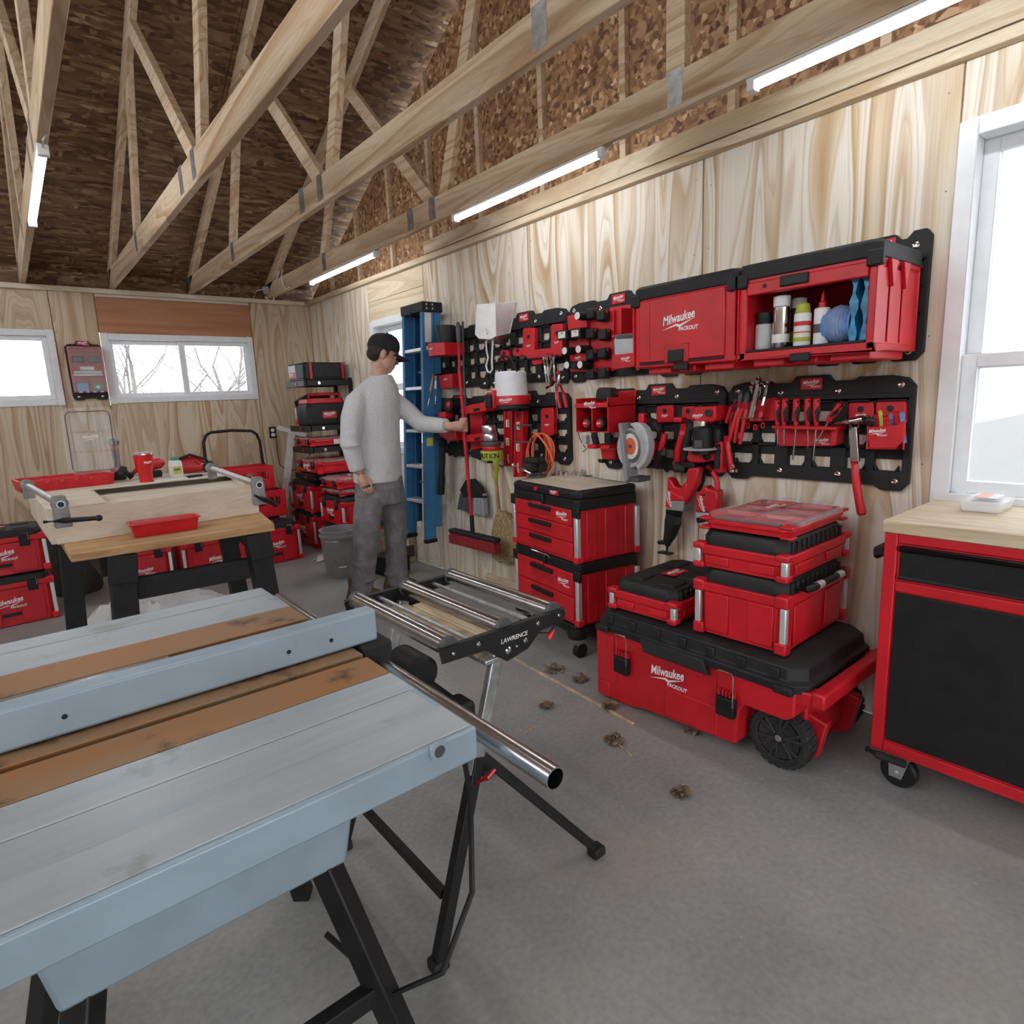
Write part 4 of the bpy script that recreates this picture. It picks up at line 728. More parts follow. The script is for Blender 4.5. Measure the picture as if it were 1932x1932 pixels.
# --- bar clamps
def clamp(lab, p, q, up, hdl):
    t = thing('pipe_clamp', lab, 'clamp', p, group='pipe clamps'); d = (q - p).normalized(); s = d.cross(up).normalized()
    C = lambda mb, n, m, **k: mb.build(n, m, t, world=True, **k)
    C(MB().pipe(p - d * 0.02, q + d * 0.05, 0.0135, 0.010), 'pipe', 'galv')
    h = MB().lathe(p - d * 0.012, [(0.02, 0), (0.026, 0.006), (0.026, 0.04), (0.02, 0.046)], axis=d, n=18); h.prism([p - d * 0.012 + s * a + up * b for a, b in ((-0.022, 0.0), (-0.026, -0.085), (0.026, -0.085), (0.022, 0.0), (0.018, 0.03), (-0.018, 0.03))], d * 0.045); C(h, 'screw_head', 'cast', bev=0.004)
    C(MB().cyl(p - d * 0.0235, p - d * 0.011, 0.010, n=16), 'pipe_bore', 'black')
    j = MB().lathe(q, [(0.018, 0), (0.028, 0.008), (0.028, 0.04), (0.018, 0.05)], axis=d, n=18); j.prism([q + s * a + up * b for a, b in ((-0.02, 0.0), (-0.022, -0.06), (0.022, -0.06), (0.02, 0.0))], d * 0.03); C(j, 'tail_jaw', 'cast', bev=0.004)
    c = p - up * 0.055; C(MB().cyl(c + d * 0.02, c - d * 0.05, 0.009, n=12), 'screw', 'steel')
    e0, e1 = c - d * 0.045 - hdl * 0.06, c - d * 0.045 + hdl * 0.10; m = MB().tube([e0, c - d * 0.048, e1], [0.006, 0.010, 0.008], 10); m.ball(e1, 0.012, 8); C(m, 'crank_handle', 'black')
clamp('grey pipe clamp with black crank at the outer end of the carcass', px(113, 951, z=1.056), px(113, 951, z=1.056) + V((-0.07, 0.9, 0)), V((0, 0, 1)), V((1, -0.12, -0.05)))
clamp('grey pipe clamp across the carcass end beside the red crates', px(487, 914, z=1.056), px(400, 884, z=1.056), V((0, 0, 1)), V((0.6, 0.35, -0.35)))
# --- on the rear board of the carcass
TZ = 0.966
ob = thing('organizer_base', 'open red organizer base with the clear lid propped in it', 'organizer', (-2.405, 4.36, TZ), rad(6))
m = MB().loft([rect(0.215, 0.13, 0, 0.015), rect(0.225, 0.14, 0.055, 0.015), rect(0.225, 0.14, 0.065, 0.015), rect(0.213, 0.128, 0.065, 0.015), rect(0.208, 0.123, 0.008, 0.015)]); m.build('tray', 'red', ob, bev=0.003)
for i in range(6): B((-0.17 + i * 0.068, -0.143, 0.05), (0.026, 0.012, 0.022)).build('hinge_tooth', 'red', ob, bev=0.003)
for i in (-1, 0, 1): B((i * 0.1, 0, 0.03), (0.004, 0.24, 0.05)).build('divider', 'red2', ob)
cl = thing('clear_lid', 'clear ribbed organizer lid standing upright behind the clamp', 'lid', (-2.262, 4.228, TZ + 0.077), 0, rot=(rad(5), 0, rad(6)))
w, h = 0.118, 0.36
m = MB()
for i in range(2):
    for j in range(3): m.box(((i - 0.5) * 0.105, 0.0, 0.065 + j * 0.112), (0.095, 0.004, 0.10))
m.box((0, 0.004, h / 2), (2 * w - 0.01, 0.003, h - 0.01)); m.build('lid_plate', 'clear_plastic', cl, bev=0.006)
f = MB(); f.tube([(-w + .02, 0, 0), (w - .02, 0, 0), (w, 0, .02), (w, 0, h - .02), (w - .02, 0, h), (-w + .02, 0, h), (-w, 0, h - .02), (-w, 0, .02)], 0.010, 8, closed=True); f.build('lid_rim', 'clear_plastic', cl)
f = MB(); f.tube([(-w + .03, -0.008, .012), (w - .03, -0.008, .012), (w - .012, -0.008, .03), (w - .012, -0.008, h - .03), (w - .03, -0.008, h - .012), (-w + .03, -0.008, h - .012), (-w + .012, -0.008, h - .03), (-w + .012, -0.008, .03)], 0.0025, 6, closed=True); f.build('gasket', 'dgrey', cl); logo(cl, (0.0, -0.006, h * 0.55), (1, 0, 0), (0, 0, 1), 0.085, 'word')
tb = thing('tumbler', 'red insulated tumbler with clear lid on the carcass', 'tumbler', (-2.025, 4.16, TZ))
MB().lathe((0, 0, 0), [(0.033, 0), (0.036, 0.004), (0.037, 0.06), (0.046, 0.085), (0.052, 0.165), (0.05, 0.168)], n=28).build('cup', 'red_gloss', tb); MB().lathe((0, 0, 0.168), [(0.053, 0), (0.054, 0.006), (0.050, 0.014), (0.02, 0.016)], n=28).build('lid', 'clear_plastic', tb); MB().pipe((0, 0, 0.160), (0, 0, 0.169), 0.0528, 0.05, 28).build('rim', 'chrome', tb)
logo(tb, (0.012, -0.0525, 0.115), (1, 0.1, 0), (0, 0.05, 1), 0.045, 'word')
gb = thing('glue_bottle', 'white glue bottle with green collar and clear spout', 'bottle', (-1.845, 4.26, TZ), rad(10))
MB().lathe((0, 0, 0), [(0.036, 0), (0.040, 0.006), (0.040, 0.085), (0.036, 0.10), (0.016, 0.112)], n=24, sy=0.72).build('bottle', 'white', gb); MB().lathe((0, 0, 0.108), [(0.024, 0), (0.024, 0.012), (0.014, 0.018)], n=18).build('collar', 'green', gb); MB().lathe((0, 0, 0.124), [(0.011, 0), (0.010, 0.016), (0.006, 0.020), (0.006, 0.038)], n=12).build('spout', 'clear_plastic', gb)
MB().box((0, -0.0295, 0.045), (0.05, 0.002, 0.045)).build('label_print', 'label_yellow', gb); MB().box((-0.004, -0.031, 0.05), (0.035, 0.001, 0.012)).build('label_stripe', 'green', gb)
dv = thing('right_angle_driver', 'slim black and red right-angle power ratchet standing on its battery', 'power tool', (-2.125, 4.47, TZ), rad(-20))
B((0, 0, 0.03), (0.075, 0.06, 0.06)).build('battery', 'black', dv, bev=0.008); B((0, 0, 0.068), (0.07, 0.055, 0.018)).build('battery_seat', 'red', dv, bev=0.006); MB().lathe((0, 0, 0.074), [(0.022, 0), (0.018, 0.03), (0.020, 0.10), (0.018, 0.115)], n=16).build('grip', 'black_soft', dv); MB().lathe((0, 0, 0.188), [(0.02, 0), (0.02, 0.02), (0.016, 0.026)], n=16).build('collar', 'red', dv); MB().lathe((0, 0.026, 0.230), [(0.02, 0), (0.025, 0.006), (0.025, 0.044), (0.018, 0.05)], axis=(0, -1, 0), n=20).build('head', 'dgrey', dv); MB().lathe((0, -0.02, 0.23), [(0.012, 0), (0.008, 0.014)], axis=(0, -1, 0), n=14).build('anvil', 'chrome', dv)
im = thing('power_tool', 'black and red tool lying half hidden behind the tumbler', 'power tool', (-1.97, 4.40, TZ), rad(25))
MB().tube([(-0.13, 0, 0.035), (-0.03, 0, 0.075), (0.07, 0, 0.085), (0.10, 0, 0.085)], [0.022, 0.034, 0.036, 0.02], 12).build('body', 'red', im); MB().tube([(-0.12, -0.01, 0.03), (-0.17, -0.01, 0.06), (-0.16, -0.01, 0.09)], [0.025, 0.028, 0.02], 10).build('grip', 'black_soft', im); B((0.02, 0, 0.022), (0.09, 0.07, 0.044)).build('battery', 'black', im, bev=0.008)
bg = thing('tool_bag', 'slouched red and black tool bag behind the glue bottle', 'bag', (-1.71, 4.48, TZ), rad(-12))
MB().loft([rect(0.115, 0.055, 0, 0.03), rect(0.12, 0.06, 0.04, 0.03), rect(0.095, 0.05, 0.085, 0.03), rect(0.05, 0.035, 0.115, 0.02)]).build('body', 'red2', bg, sub=1); MB().tube([(-0.12, -0.02, 0.02), (-0.09, -0.055, 0.09), (0.0, -0.05, 0.122), (0.09, -0.055, 0.085), (0.125, -0.02, 0.01)], 0.016, 8, flat=0.5).build('strap', 'black_soft', bg); B((0.10, -0.03, 0.035), (0.06, 0.07, 0.07)).build('side_pocket', 'black_soft', bg, bev=0.012)
MB().tube([(0.02, -0.062, 0.075), (0.05, -0.07, 0.055), (0.075, -0.07, 0.06)], 0.004, 6).build('clip', 'chrome', bg)
tag(MB().box((-1.905, 4.12, TZ + 0.004), (0.16, 0.11, 0.008), rz=0.1).build('paper_pad', 'paper'), 'white paper sheets lying beside the red tumbler', 'paper')
cp = thing('combination_square', 'slim black and steel square lying on the carcass edge', 'square', (-1.74, 4.17, TZ), rad(14)); B((0, 0, 0.004), (0.16, 0.022, 0.006)).build('rule', 'steel', cp); B((-0.03, -0.012, 0.007), (0.09, 0.022, 0.013)).build('stock', 'black', cp, bev=0.003)

# --- first-aid organizer on the far wall
wo = thing('wall_organizer', 'clear fronted red organizer on a black plate beside the slider window', 'organizer', (-2.015, YB - 0.0, 1.50))
Y0 = -0.004
MB().prism([(x, Y0, z) for x, z in ((-0.115, 0.0), (-0.05, 0.0), (-0.04, 0.012), (0.04, 0.012), (0.05, 0.0), (0.115, 0.0), (0.128, 0.03), (0.132, 0.44), (0.11, 0.462), (0.055, 0.465), (0.045, 0.49), (-0.045, 0.49), (-0.055, 0.465), (-0.11, 0.462), (-0.132, 0.44), (-0.128, 0.03))], (0, -0.022, 0)).build('back_plate', 'black', wo, bev=0.004)
rbx = MB(); rbx.bb((-0.118, -0.030, 0.060), (0.118, -0.027, 0.44))
for a, b_ in [((-0.118, -0.10, 0.060), (-0.112, -0.027, 0.44)), ((0.112, -0.10, 0.060), (0.118, -0.027, 0.44)), ((-0.118, -0.10, 0.060), (0.118, -0.027, 0.066)), ((-0.118, -0.10, 0.434), (0.118, -0.027, 0.44)), ((-0.112, -0.085, 0.30), (0.112, -0.03, 0.306)), ((-0.112, -0.085, 0.19), (0.112, -0.03, 0.196)), ((-0.003, -0.085, 0.306), (0.003, -0.03, 0.40)), ((-0.003, -0.085, 0.066), (0.003, -0.03, 0.19)), ((-0.112, -0.085, 0.40), (0.112, -0.03, 0.41))]: rbx.bb(a, b_)
rbx.build('case', 'red', wo, bev=0.0015); BB((-0.122, -0.108, 0.064), (0.122, -0.1005, 0.436)).build('front_lid', 'clear_plastic', wo, bev=0.003)
for i in range(4): B((-0.075 + i * 0.05, -0.109, 0.064), (0.024, 0.01, 0.014)).build('lid_tooth', 'lgrey', wo, bev=0.002)
B((0, -0.03, 0.470), (0.09, 0.012, 0.028)).build('badge', 'red', wo, bev=0.002); logo(wo, (0, -0.0365, 0.470), (1, 0, 0), (0, 0, 1), 0.07)
B((-0.055, -0.055, 0.335), (0.08, 0.04, 0.055)).build('packet', 'dark_stain', wo, bev=0.01); B((0.055, -0.055, 0.335), (0.08, 0.04, 0.06)).build('packet', 'dgrey', wo, bev=0.015)
B((0, -0.058, 0.207), (0.21, 0.05, 0.016)).build('dressing_box', 'white', wo, bev=0.003); B((0.0, -0.058, 0.229), (0.20, 0.045, 0.018)).build('dressing_box', 'paper', wo, bev=0.003); MB().cyl((-0.05, -0.055, 0.262), (0.05, -0.055, 0.262), 0.018).build('bandage_roll', 'white', wo)
B((-0.055, -0.06, 0.105), (0.085, 0.04, 0.075)).build('packet', 'cloth_blue', wo, bev=0.008); g = B((0.055, -0.06, 0.105), (0.075, 0.04, 0.06)).build('packet', 'green', wo, bev=0.01); MB().bb((0.050, -0.083, 0.09), (0.060, -0.0805, 0.12)).bb((0.040, -0.083, 0.10), (0.070, -0.0805, 0.11)).build('cross_mark', 'white', g)
for s in (-1, 1): MB().lathe((s * 0.085, -0.026, 0.028), [(0.010, 0), (0.010, 0.003), (0.004, 0.005)], axis=(0, -1, 0), n=14).build('screw', 'chrome', wo)
# --- outlet and its cord, white T-bar
ou = thing('wall_outlet', 'black power outlet with white receptacles beside the white T bar', 'outlet', (-0.515, YB - 0.0, 1.12)); B((0, -0.004, 0), (0.07, 0.008, 0.115)).build('cover_plate', 'black', ou, bev=0.003)
for s in (-1, 1): MB().lathe((0, -0.008, s * 0.024), [(0.019, 0), (0.019, 0.003), (0, 0.003)], axis=(0, -1, 0), n=18).build('receptacle', 'white', ou)
B((0.004, -0.022, -0.024), (0.028, 0.03, 0.028)).build('plug', 'white', ou, bev=0.006)
MB().tube([(0.004, -0.03, -0.03), (0.02, -0.03, -0.06), (0.022, -0.02, -0.2), (0.03, -0.02, -0.33), (0.10, -0.03, -0.41), (0.18, -0.04, -0.40), (0.26, -0.05, -0.33), (0.40, -0.12, -0.18)], 0.004, 8).build('cord', 'black', ou)
tsq = thing('drywall_square', 'white aluminium T square leaning in the corner behind the red boxes', 'T square', (-0.56, 6.30, 0.0)); 
tsq.location = px(525, 985, y=6.12)
e1 = px(551, 812, y=6.41); e0 = px(534, 970, y=6.28); d_ = (e0 - e1).normalized(); e2 = e1 + d_ * ((e1.z - 0.0) / -d_.z)
tsq.location = e2
MB().bar(e1, e2, 0.075, 0.006, up=(0, 1, 0.2)).build('blade', 'white_paint', tsq, world=True, bev=0.001)
MB().bar(px(523, 806, y=6.40), px(578, 822, y=6.40), 0.045, 0.012, up=(0, 1, 0)).build('head', 'white_paint', tsq, world=True, bev=0.002)

# --- hand cart with crates behind the bench
hc = thing('hand_cart', 'black hand cart with tall curved handle against the far wall', 'hand cart', (-1.05, 5.95, 0)); hy_ = 6.22
pts = [px(u, v, y=hy_) for u, v in ((391, 905), (388, 875), (384, 835), (388, 822), (397, 816), (437, 812), (474, 813), (484, 819), (490, 832), (496, 875), (500, 912))]
bL = V((pts[0].x - 0.02, hy_, 0.06)); bR = V((pts[-1].x + 0.02, hy_, 0.06))
MB().tube([bL] + pts + [bR], 0.014, 10).build('handle_frame', 'black', hc, world=True)
for k in (1, -2): p = pts[k]; MB().cyl(p + V((0, 0, -0.14)), p + V((0, 0, 0.01)), 0.021, n=12).build('grip_sleeve', 'black_soft', hc, world=True)
BB((bL.x - 0.02, hy_ - 0.40, 0.10), (bR.x + 0.02, hy_, 0.125)).build('platform', 'black', hc, world=True, bev=0.006)
for sx in (bL.x + 0.03, bR.x - 0.03):
    for yy in (hy_ - 0.34, hy_ - 0.06): MB().lathe((sx - 0.015, yy, 0.05), [(0, 0), (0.035, 0), (0.05, 0.006), (0.05, 0.026), (0.035, 0.032), (0, 0.032)], axis=(1, 0, 0), n=22).build('wheel', 'black_soft', hc, world=True)
def crate(lab, c, w, d, h, rz):
    t = thing('open_crate', lab, 'crate', c, rz, 'open red crates'); a, b = w / 2, d / 2
    B((0, 0, 0.004), (w, d, 0.008)).build('base', 'red2', t)
    for nm, (cx, cy, ww, dd) in dict(front=(0, -b, w, 0), back=(0, b, w, 0), end_l=(-a, 0, 0, d), end_r=(a, 0, 0, d)).items():
        L = max(ww, dd); n = 3; ax = 0 if ww else 1; m = MB()
        def seg(u0, u1, z0, z1): m.bb((cx + u0 if ax == 0 else cx - 0.005, cy + u0 if ax else cy - 0.005, z0), (cx + u1 if ax == 0 else cx + 0.005, cy + u1 if ax else cy + 0.005, z1))
        seg(-L / 2, L / 2, 0.008, h * 0.45); seg(-L / 2, L / 2, h * 0.75, h)
        for k in range(n + 1): u = -L / 2 + 0.02 + (L - 0.04) * k / n; seg(u - 0.02, u + 0.02, h * 0.45, h * 0.75)
        m.build('slotted_side', 'red', t, bev=0.002)
    MB().pipe((0, 0, h - 0.014), (0, 0, h), 0.001, 0.0005, 4).build('rim', 'red', t) if False else None
    for sx in (-1, 1):
        for sy in (-1, 1): B((sx * a, sy * b, h / 2), (0.026, 0.026, h)).build('corner', 'red', t, bev=0.005)
    return t
q = px(470, 905, y=5.98)
crate('open slotted red crate high on the hand cart', (q.x - 0.05, 6.02, 0.62), 0.46, 0.30, 0.22, rad(3))
crate('open slotted red crate under the higher one on the hand cart', (q.x + 0.02, 5.98, 0.362), 0.46, 0.32, 0.25, rad(2))
BX = 'red modular tool boxes'
tool_box('tool_case', 'red tool box on the hand cart under the crates', (q.x - 0.0, 5.99, 0.126), 0.02, 0.46, 0.34, 0.228, 0.05)
tool_box('tool_case', 'large red tool box on the floor just past the bench end', (-0.93, 5.60, 0), rad(5), 0.46, 0.30, 0.36, 0.05)
tool_box('tool_case', 'red box seen between the bench legs, logo just under the top', (-1.46, 5.40, 0), rad(2), 0.52, 0.38, 0.40, 0.05)
tool_box('tool_case', 'red box under the bench behind the strip edged corner', (-1.96, 5.42, 0), rad(-3), 0.38, 0.36, 0.40, 0.05)
tool_box('tool_case', 'tall dark red box cut off by the picture edge beside the grey bin', (-2.78, 5.36, 0), rad(2), 0.50, 0.40, 0.34, 0.05); tool_box('tool_case', 'second red box stacked at the picture edge beside the grey bin', (-2.78, 5.36, 0.347), rad(2), 0.50, 0.40, 0.30, 0.05)
gc = thing('grey_bin', 'dark grey round bin standing behind the workbench legs', 'bin', (-2.36, 5.83, 0)); MB().lathe((0, 0, 0), [(0.15, 0), (0.165, 0.02), (0.20, 0.55), (0.21, 0.56), (0.21, 0.59), (0.195, 0.59), (0.16, 0.03), (0.0, 0.03)], n=32).build('body', 'dgrey', gc)
# --- plastic film under the bench
def rag(name, lab, cat, c, rx, ry, hz, mat, seed, n=22):
    r = random.Random(seed); m = MB(); vs = []; fs = []
    ph = [(r.uniform(4, 11), r.uniform(4, 11), r.uniform(0, 6)) for _ in range(5)]
    for i in range(n + 1):
        for j in range(n + 1):
            u, v = 2 * i / n - 1, 2 * j / n - 1; k = max(0, 1 - (u * u + v * v) * 0.8); z = sum(abs(sin(a * u + b * v + p)) for a, b, p in ph) / 5
            vs.append((c[0] + u * rx * (0.75 + 0.3 * sin(3 * v + seed)) + r.uniform(-.008, .008), c[1] + v * ry * (0.8 + 0.25 * cos(4 * u)) + r.uniform(-.008, .008), c[2] + 0.004 + hz * k * z + r.uniform(0, 0.012) * k))
    for i in range(n):
        for j in range(n): q_ = i * (n + 1) + j; fs.append((q_, q_ + 1, q_ + n + 2, q_ + n + 1))
    m.add(vs, fs); return tag(m.build(name, mat), lab, cat)
rag('plastic_film', 'crumpled clear plastic film on the floor under the workbench', 'plastic sheet', (-2.02, 4.72, 0), 0.45, 0.42, 0.28, 'poly_wrap', 3); rag('crumpled_paper', 'crumpled white paper lying on the floor before the stacked boxes', 'paper', (-0.60, 5.26, 0), 0.09, 0.06, 0.05, 'paper', 5, 12)

# ================================================================ CORNER RACK
RX = -0.235; RO = -0.252
for lab, y, z, w, h in [('red tool box at the bottom of the corner stack', 6.02, 0.0, 0.56, 0.345), ('red tool box second from the floor in the corner stack', 6.02, 0.347, 0.56, 0.30)]: tool_box('tool_case', lab, (RX, y, z), -pi / 2, w, 0.44, h, 0.045)
for lab, y, z, w, h in [('bottom red tool box of the stack beside the grey bucket', 5.285, 0.0, 0.50, 0.305), ('second red tool box of the stack beside the grey bucket', 5.285, 0.307, 0.50, 0.255)]: tool_box('tool_case', lab, (RX, y, z), -pi / 2, w, 0.44, h, 0.045)
OG = 'clear lidded organizers'
tool_box('parts_organizer', 'thin clear lidded organizer lying on the stack beside the bucket', (RX, 5.30, 0.573), -pi / 2, 0.44, 0.40, 0.055, 0.028, lid='clear', strip=False, cat='organizer', group=OG)
tool_box('parts_organizer', 'clear lidded red organizer topping the stack beside the bucket', (RX, 5.32, 0.632), -pi / 2, 0.42, 0.40, 0.10, 0.03, lid='clear', strip=False, cat='organizer', group=OG)
tool_box('parts_organizer', 'deep clear lidded organizer on the lowest corner shelf', (RO, 5.735, 0.745), -pi / 2, 0.56, 0.42, 0.135, 0.028, lid='clear', strip=False, cat='organizer', group=OG)
o1 = tool_box('parts_organizer', 'thin red organizer with white paper label on the corner shelf', (RO, 5.79, 0.995), -pi / 2, 0.44, 0.42, 0.085, 0.02, lid='clear', strip=False, cat='organizer', group=OG)
B((0.2225, 0.06, 0.035), (0.002, 0.11, 0.045)).build('paper_label', 'paper', o1)
sh = thing('corner_rack', 'black steel bracket rack fixed in the corner holding boxes', 'rack', (-0.01, 5.8, 0.66))
for y in (5.60, 5.95): BB((-0.03, y - 0.02, 0.66), (-0.001, y + 0.02, 1.62)).build('upright', 'black', sh, world=True, bev=0.003)
for z in (0.735, 0.985, 1.185, 1.595):
    s_ = MB()
    for y in (5.56, 5.98): s_.bb((-0.47, y - 0.02, z - 0.045), (-0.03, y + 0.02, z + 0.004))
    s_.bb((-0.49, 5.54, z - 0.05), (-0.455, 6.0, z + 0.004)); a_ = s_.build('shelf_arm', 'black', sh, world=True, bev=0.003)
    MB().lathe((-0.49, 5.72, z - 0.022), [(0.014, 0), (0.014, 0.006), (0, 0.007)], axis=(-1, 0, 0), n=14).build('red_button', 'red', a_, world=True); MB().lathe((-0.35, 5.538, z - 0.022), [(0.014, 0), (0.014, 0.004), (0, 0.005)], axis=(0, -1, 0), n=14).build('bolt', 'chrome', a_, world=True)
ra = thing('jobsite_radio', 'black radio with red trim on the top corner shelf', 'radio', (RO, 5.79, 1.60), -pi / 2)
MB().loft([rect(0.20, 0.20, 0, 0.03), rect(0.205, 0.205, 0.03, 0.03), rect(0.20, 0.20, 0.155, 0.03)]).build('body', 'black', ra, bev=0.006)
BB((-0.19, -0.208, 0.03), (-0.01, -0.196, 0.15)).build('control_panel', 'lgrey', ra, bev=0.004); BB((-0.16, -0.213, 0.035), (-0.03, -0.207, 0.085)).build('badge', 'red', ra, bev=0.003); logo(ra, (-0.095, -0.2145, 0.06), (1, 0, 0), (0, 0, 1), 0.09, 'word'); BB((0.02, -0.21, 0.02), (0.19, -0.196, 0.15)).build('speaker_grille', 'charcoal', ra, bev=0.006)
for y0, y1 in ((-0.12, 0.14),): BB((0.198, y0, 0.025), (0.211, y1, 0.14)).build('side_grille', 'charcoal', ra, bev=0.006)
for y in (-0.145, 0.165): BB((0.198, y - 0.012, 0.01), (0.214, y + 0.012, 0.158)).build('side_bar', 'red2', ra, bev=0.004)
BB((-0.2, -0.2, 0.154), (0.2, 0.2, 0.162)).build('top_deck', 'black', ra, bev=0.003)
va = thing('shop_vacuum', 'black wet vacuum with red handle and logo plate on the corner shelf', 'vacuum', (RO, 5.77, 1.19), -pi / 2)
MB().loft([rect(0.14, 0.19, 0, 0.03), rect(0.15, 0.20, 0.02, 0.03), rect(0.15, 0.20, 0.17, 0.03), rect(0.135, 0.18, 0.20, 0.03)]).build('tank', 'charcoal', va, bev=0.006)
MB().loft([rect(0.14, 0.185, 0.201, 0.03), rect(0.13, 0.17, 0.245, 0.03)]).build('motor_cover', 'red', va, bev=0.006)
MB().tube([(0.10, -0.16, 0.235), (0.10, -0.15, 0.285), (0.10, 0.15, 0.285), (0.10, 0.16, 0.235)], 0.014, 10).build('handle', 'red', va); MB().tube([(-0.12, -0.17, 0.12), (-0.14, -0.19, 0.22), (-0.08, -0.10, 0.27), (-0.08, 0.12, 0.27)], 0.02, 10).build('hose', 'black_soft', va)
BB((0.149, -0.06, 0.06), (0.154, 0.08, 0.125)).build('badge', 'red', va, bev=0.002); logo(va, (0.1555, 0.01, 0.093), (0, 1, 0), (0, 0, 1), 0.12, 'word'); BB((-0.165, -0.21, 0.01), (-0.10, -0.15, 0.05)).build('corner_foot', 'red', va, bev=0.006); BB((-0.152, -0.205, 0.07), (-0.13, -0.196, 0.165)).build('alu_strip', 'alu_strip', va, bev=0.002)
# --- grey bucket, cardboard and black box behind the man
bk = thing('grey_bucket', 'grey plastic bucket standing by the man', 'bucket', (-0.655, 4.66, 0)); MB().lathe((0, 0, 0), [(0.13, 0), (0.135, 0.012), (0.158, 0.33), (0.168, 0.335), (0.168, 0.345), (0.16, 0.35), (0.16, 0.375), (0.166, 0.385), (0.150, 0.385), (0.128, 0.02), (0, 0.02)], n=32).build('body', 'grey', bk); MB().tube([(0.166 * cos(t), 0.166 * sin(t), 0.30 - 0.16 * sin(t) if False else 0.31) for t in [pi + i * pi / 10 for i in range(11)]], 0.003, 6).build('bail', 'steel', bk)
MB().box((-0.06, -0.136, 0.10), (0.06, 0.004, 0.012), rz=-0.4).build('mark_strip', 'white', bk)
cb = thing('cardboard_box', 'open brown cardboard box on the floor behind the man', 'box', (-0.20, 4.72, 0), rad(4))
for a, b_ in [((-0.17, -0.16, 0), (0.17, 0.16, 0.006)), ((-0.17, -0.16, 0), (-0.165, 0.16, 0.27)), ((0.165, -0.16, 0), (0.17, 0.16, 0.27)), ((-0.17, -0.16, 0), (0.17, -0.155, 0.27)), ((-0.17, 0.155, 0), (0.17, 0.16, 0.27))]: BB(a, b_).build('panel', 'cardboard', cb)
B((0, -0.1595, 0.17), (0.2, 0.002, 0.07)).build('printed_label', 'paper', cb); B((0, -0.1625, 0.10), (0.3, 0.008, 0.10)).build('dark_band', 'dark_stain', cb)
bb_ = thing('black_crate', 'low black plastic case on the floor between the man and the wall', 'case', (-0.36, 4.38, 0), rad(8)); MB().loft([rect(0.10, 0.12, 0, 0.02), rect(0.11, 0.13, 0.16, 0.02)]).build('shell', 'black', bb_, bev=0.006); B((0, -0.128, 0.09), (0.02, 0.01, 0.014)).build('catch', 'steel', bb_)

# ================================================================ MOUNTING PLATES ON THE TOOL WALL
def plate_mesh(w, ncol):
    """origin at the lower left (seen from the room) corner; y runs to the viewer's right as -Y"""
    m = MB(); P = lambda a, z, d: (-d, -a, z); T = 0.026
    def bx(a0, a1, z0, z1, d0, d1): m.bb((-d1, -a1, z0), (-d0, -a0, z1))
    c = w / 2
    m.prism([P(a, z, T) for a, z in ((0.004, 0.345), (0.004, 0.395), (0.03, 0.425), (0.085, 0.437), (0.20, 0.437), (0.215, 0.425), (c - 0.085, 0.425), (c - 0.065, 0.452), (c + 0.065, 0.452), (c + 0.085, 0.425), (w - 0.215, 0.425), (w - 0.20, 0.437), (w - 0.085, 0.437), (w - 0.03, 0.425), (w - 0.004, 0.395), (w - 0.004, 0.345))], (T, 0, 0)) if w > 0.5 else m.prism([P(a, z, T) for a, z in ((0.004, 0.345), (0.004, 0.44), (0.03, 0.452), (w - 0.12, 0.452), (w - 0.10, 0.43), (w - 0.08, 0.43), (w - 0.06, 0.452), (w - 0.02, 0.452), (w - 0.004, 0.43), (w - 0.004, 0.345))], (T, 0, 0))
    m.prism([P(a, z, T) for a, z in ((0.004, 0.075), (0.004, 0.03), (0.03, 0.0), (0.10, 0.0), (0.125, 0.018), (w - 0.125, 0.018), (w - 0.10, 0.0), (w - 0.03, 0.0), (w - 0.004, 0.03), (w - 0.004, 0.075))], (T, 0, 0))
    bx(0.012, w - 0.012, 0.352, 0.372, T, T + 0.006)                 # raised ledge
    cw = (w - 0.05) / ncol; x = [0.025 + i * cw for i in range(ncol)]
    bx(0.004, 0.03, 0.07, 0.35, 0, T); bx(w - 0.03, w - 0.004, 0.07, 0.35, 0, T)
    for i in range(1, ncol): k = 0.030 if i % 2 == 0 else 0.016; bx(x[i] - k, x[i] + k, 0.07, 0.35, 0, T)
    for z in (0.158, 0.250, 0.340): bx(0.02, w - 0.02, z, z + 0.014, 0, T)
    for i in range(ncol):
        for z in (0.075, 0.168, 0.262): bx(x[i] + 0.01, x[i] + cw - 0.01, z + 0.044, z + 0.088, 0.0, 0.010)      # recessed half of each cell
        for z in (0.075, 0.168, 0.262):
            for a in (x[i] + 0.018, x[i] + cw - 0.030): m.prism([P(a, z, T - 0.004), P(a + 0.012, z, T - 0.004), P(a + (0.0 if a < x[i] + cw / 2 else 0.012), z + 0.022, T - 0.004)], (T - 0.006, 0, 0))
    return m
BAND = 0.026
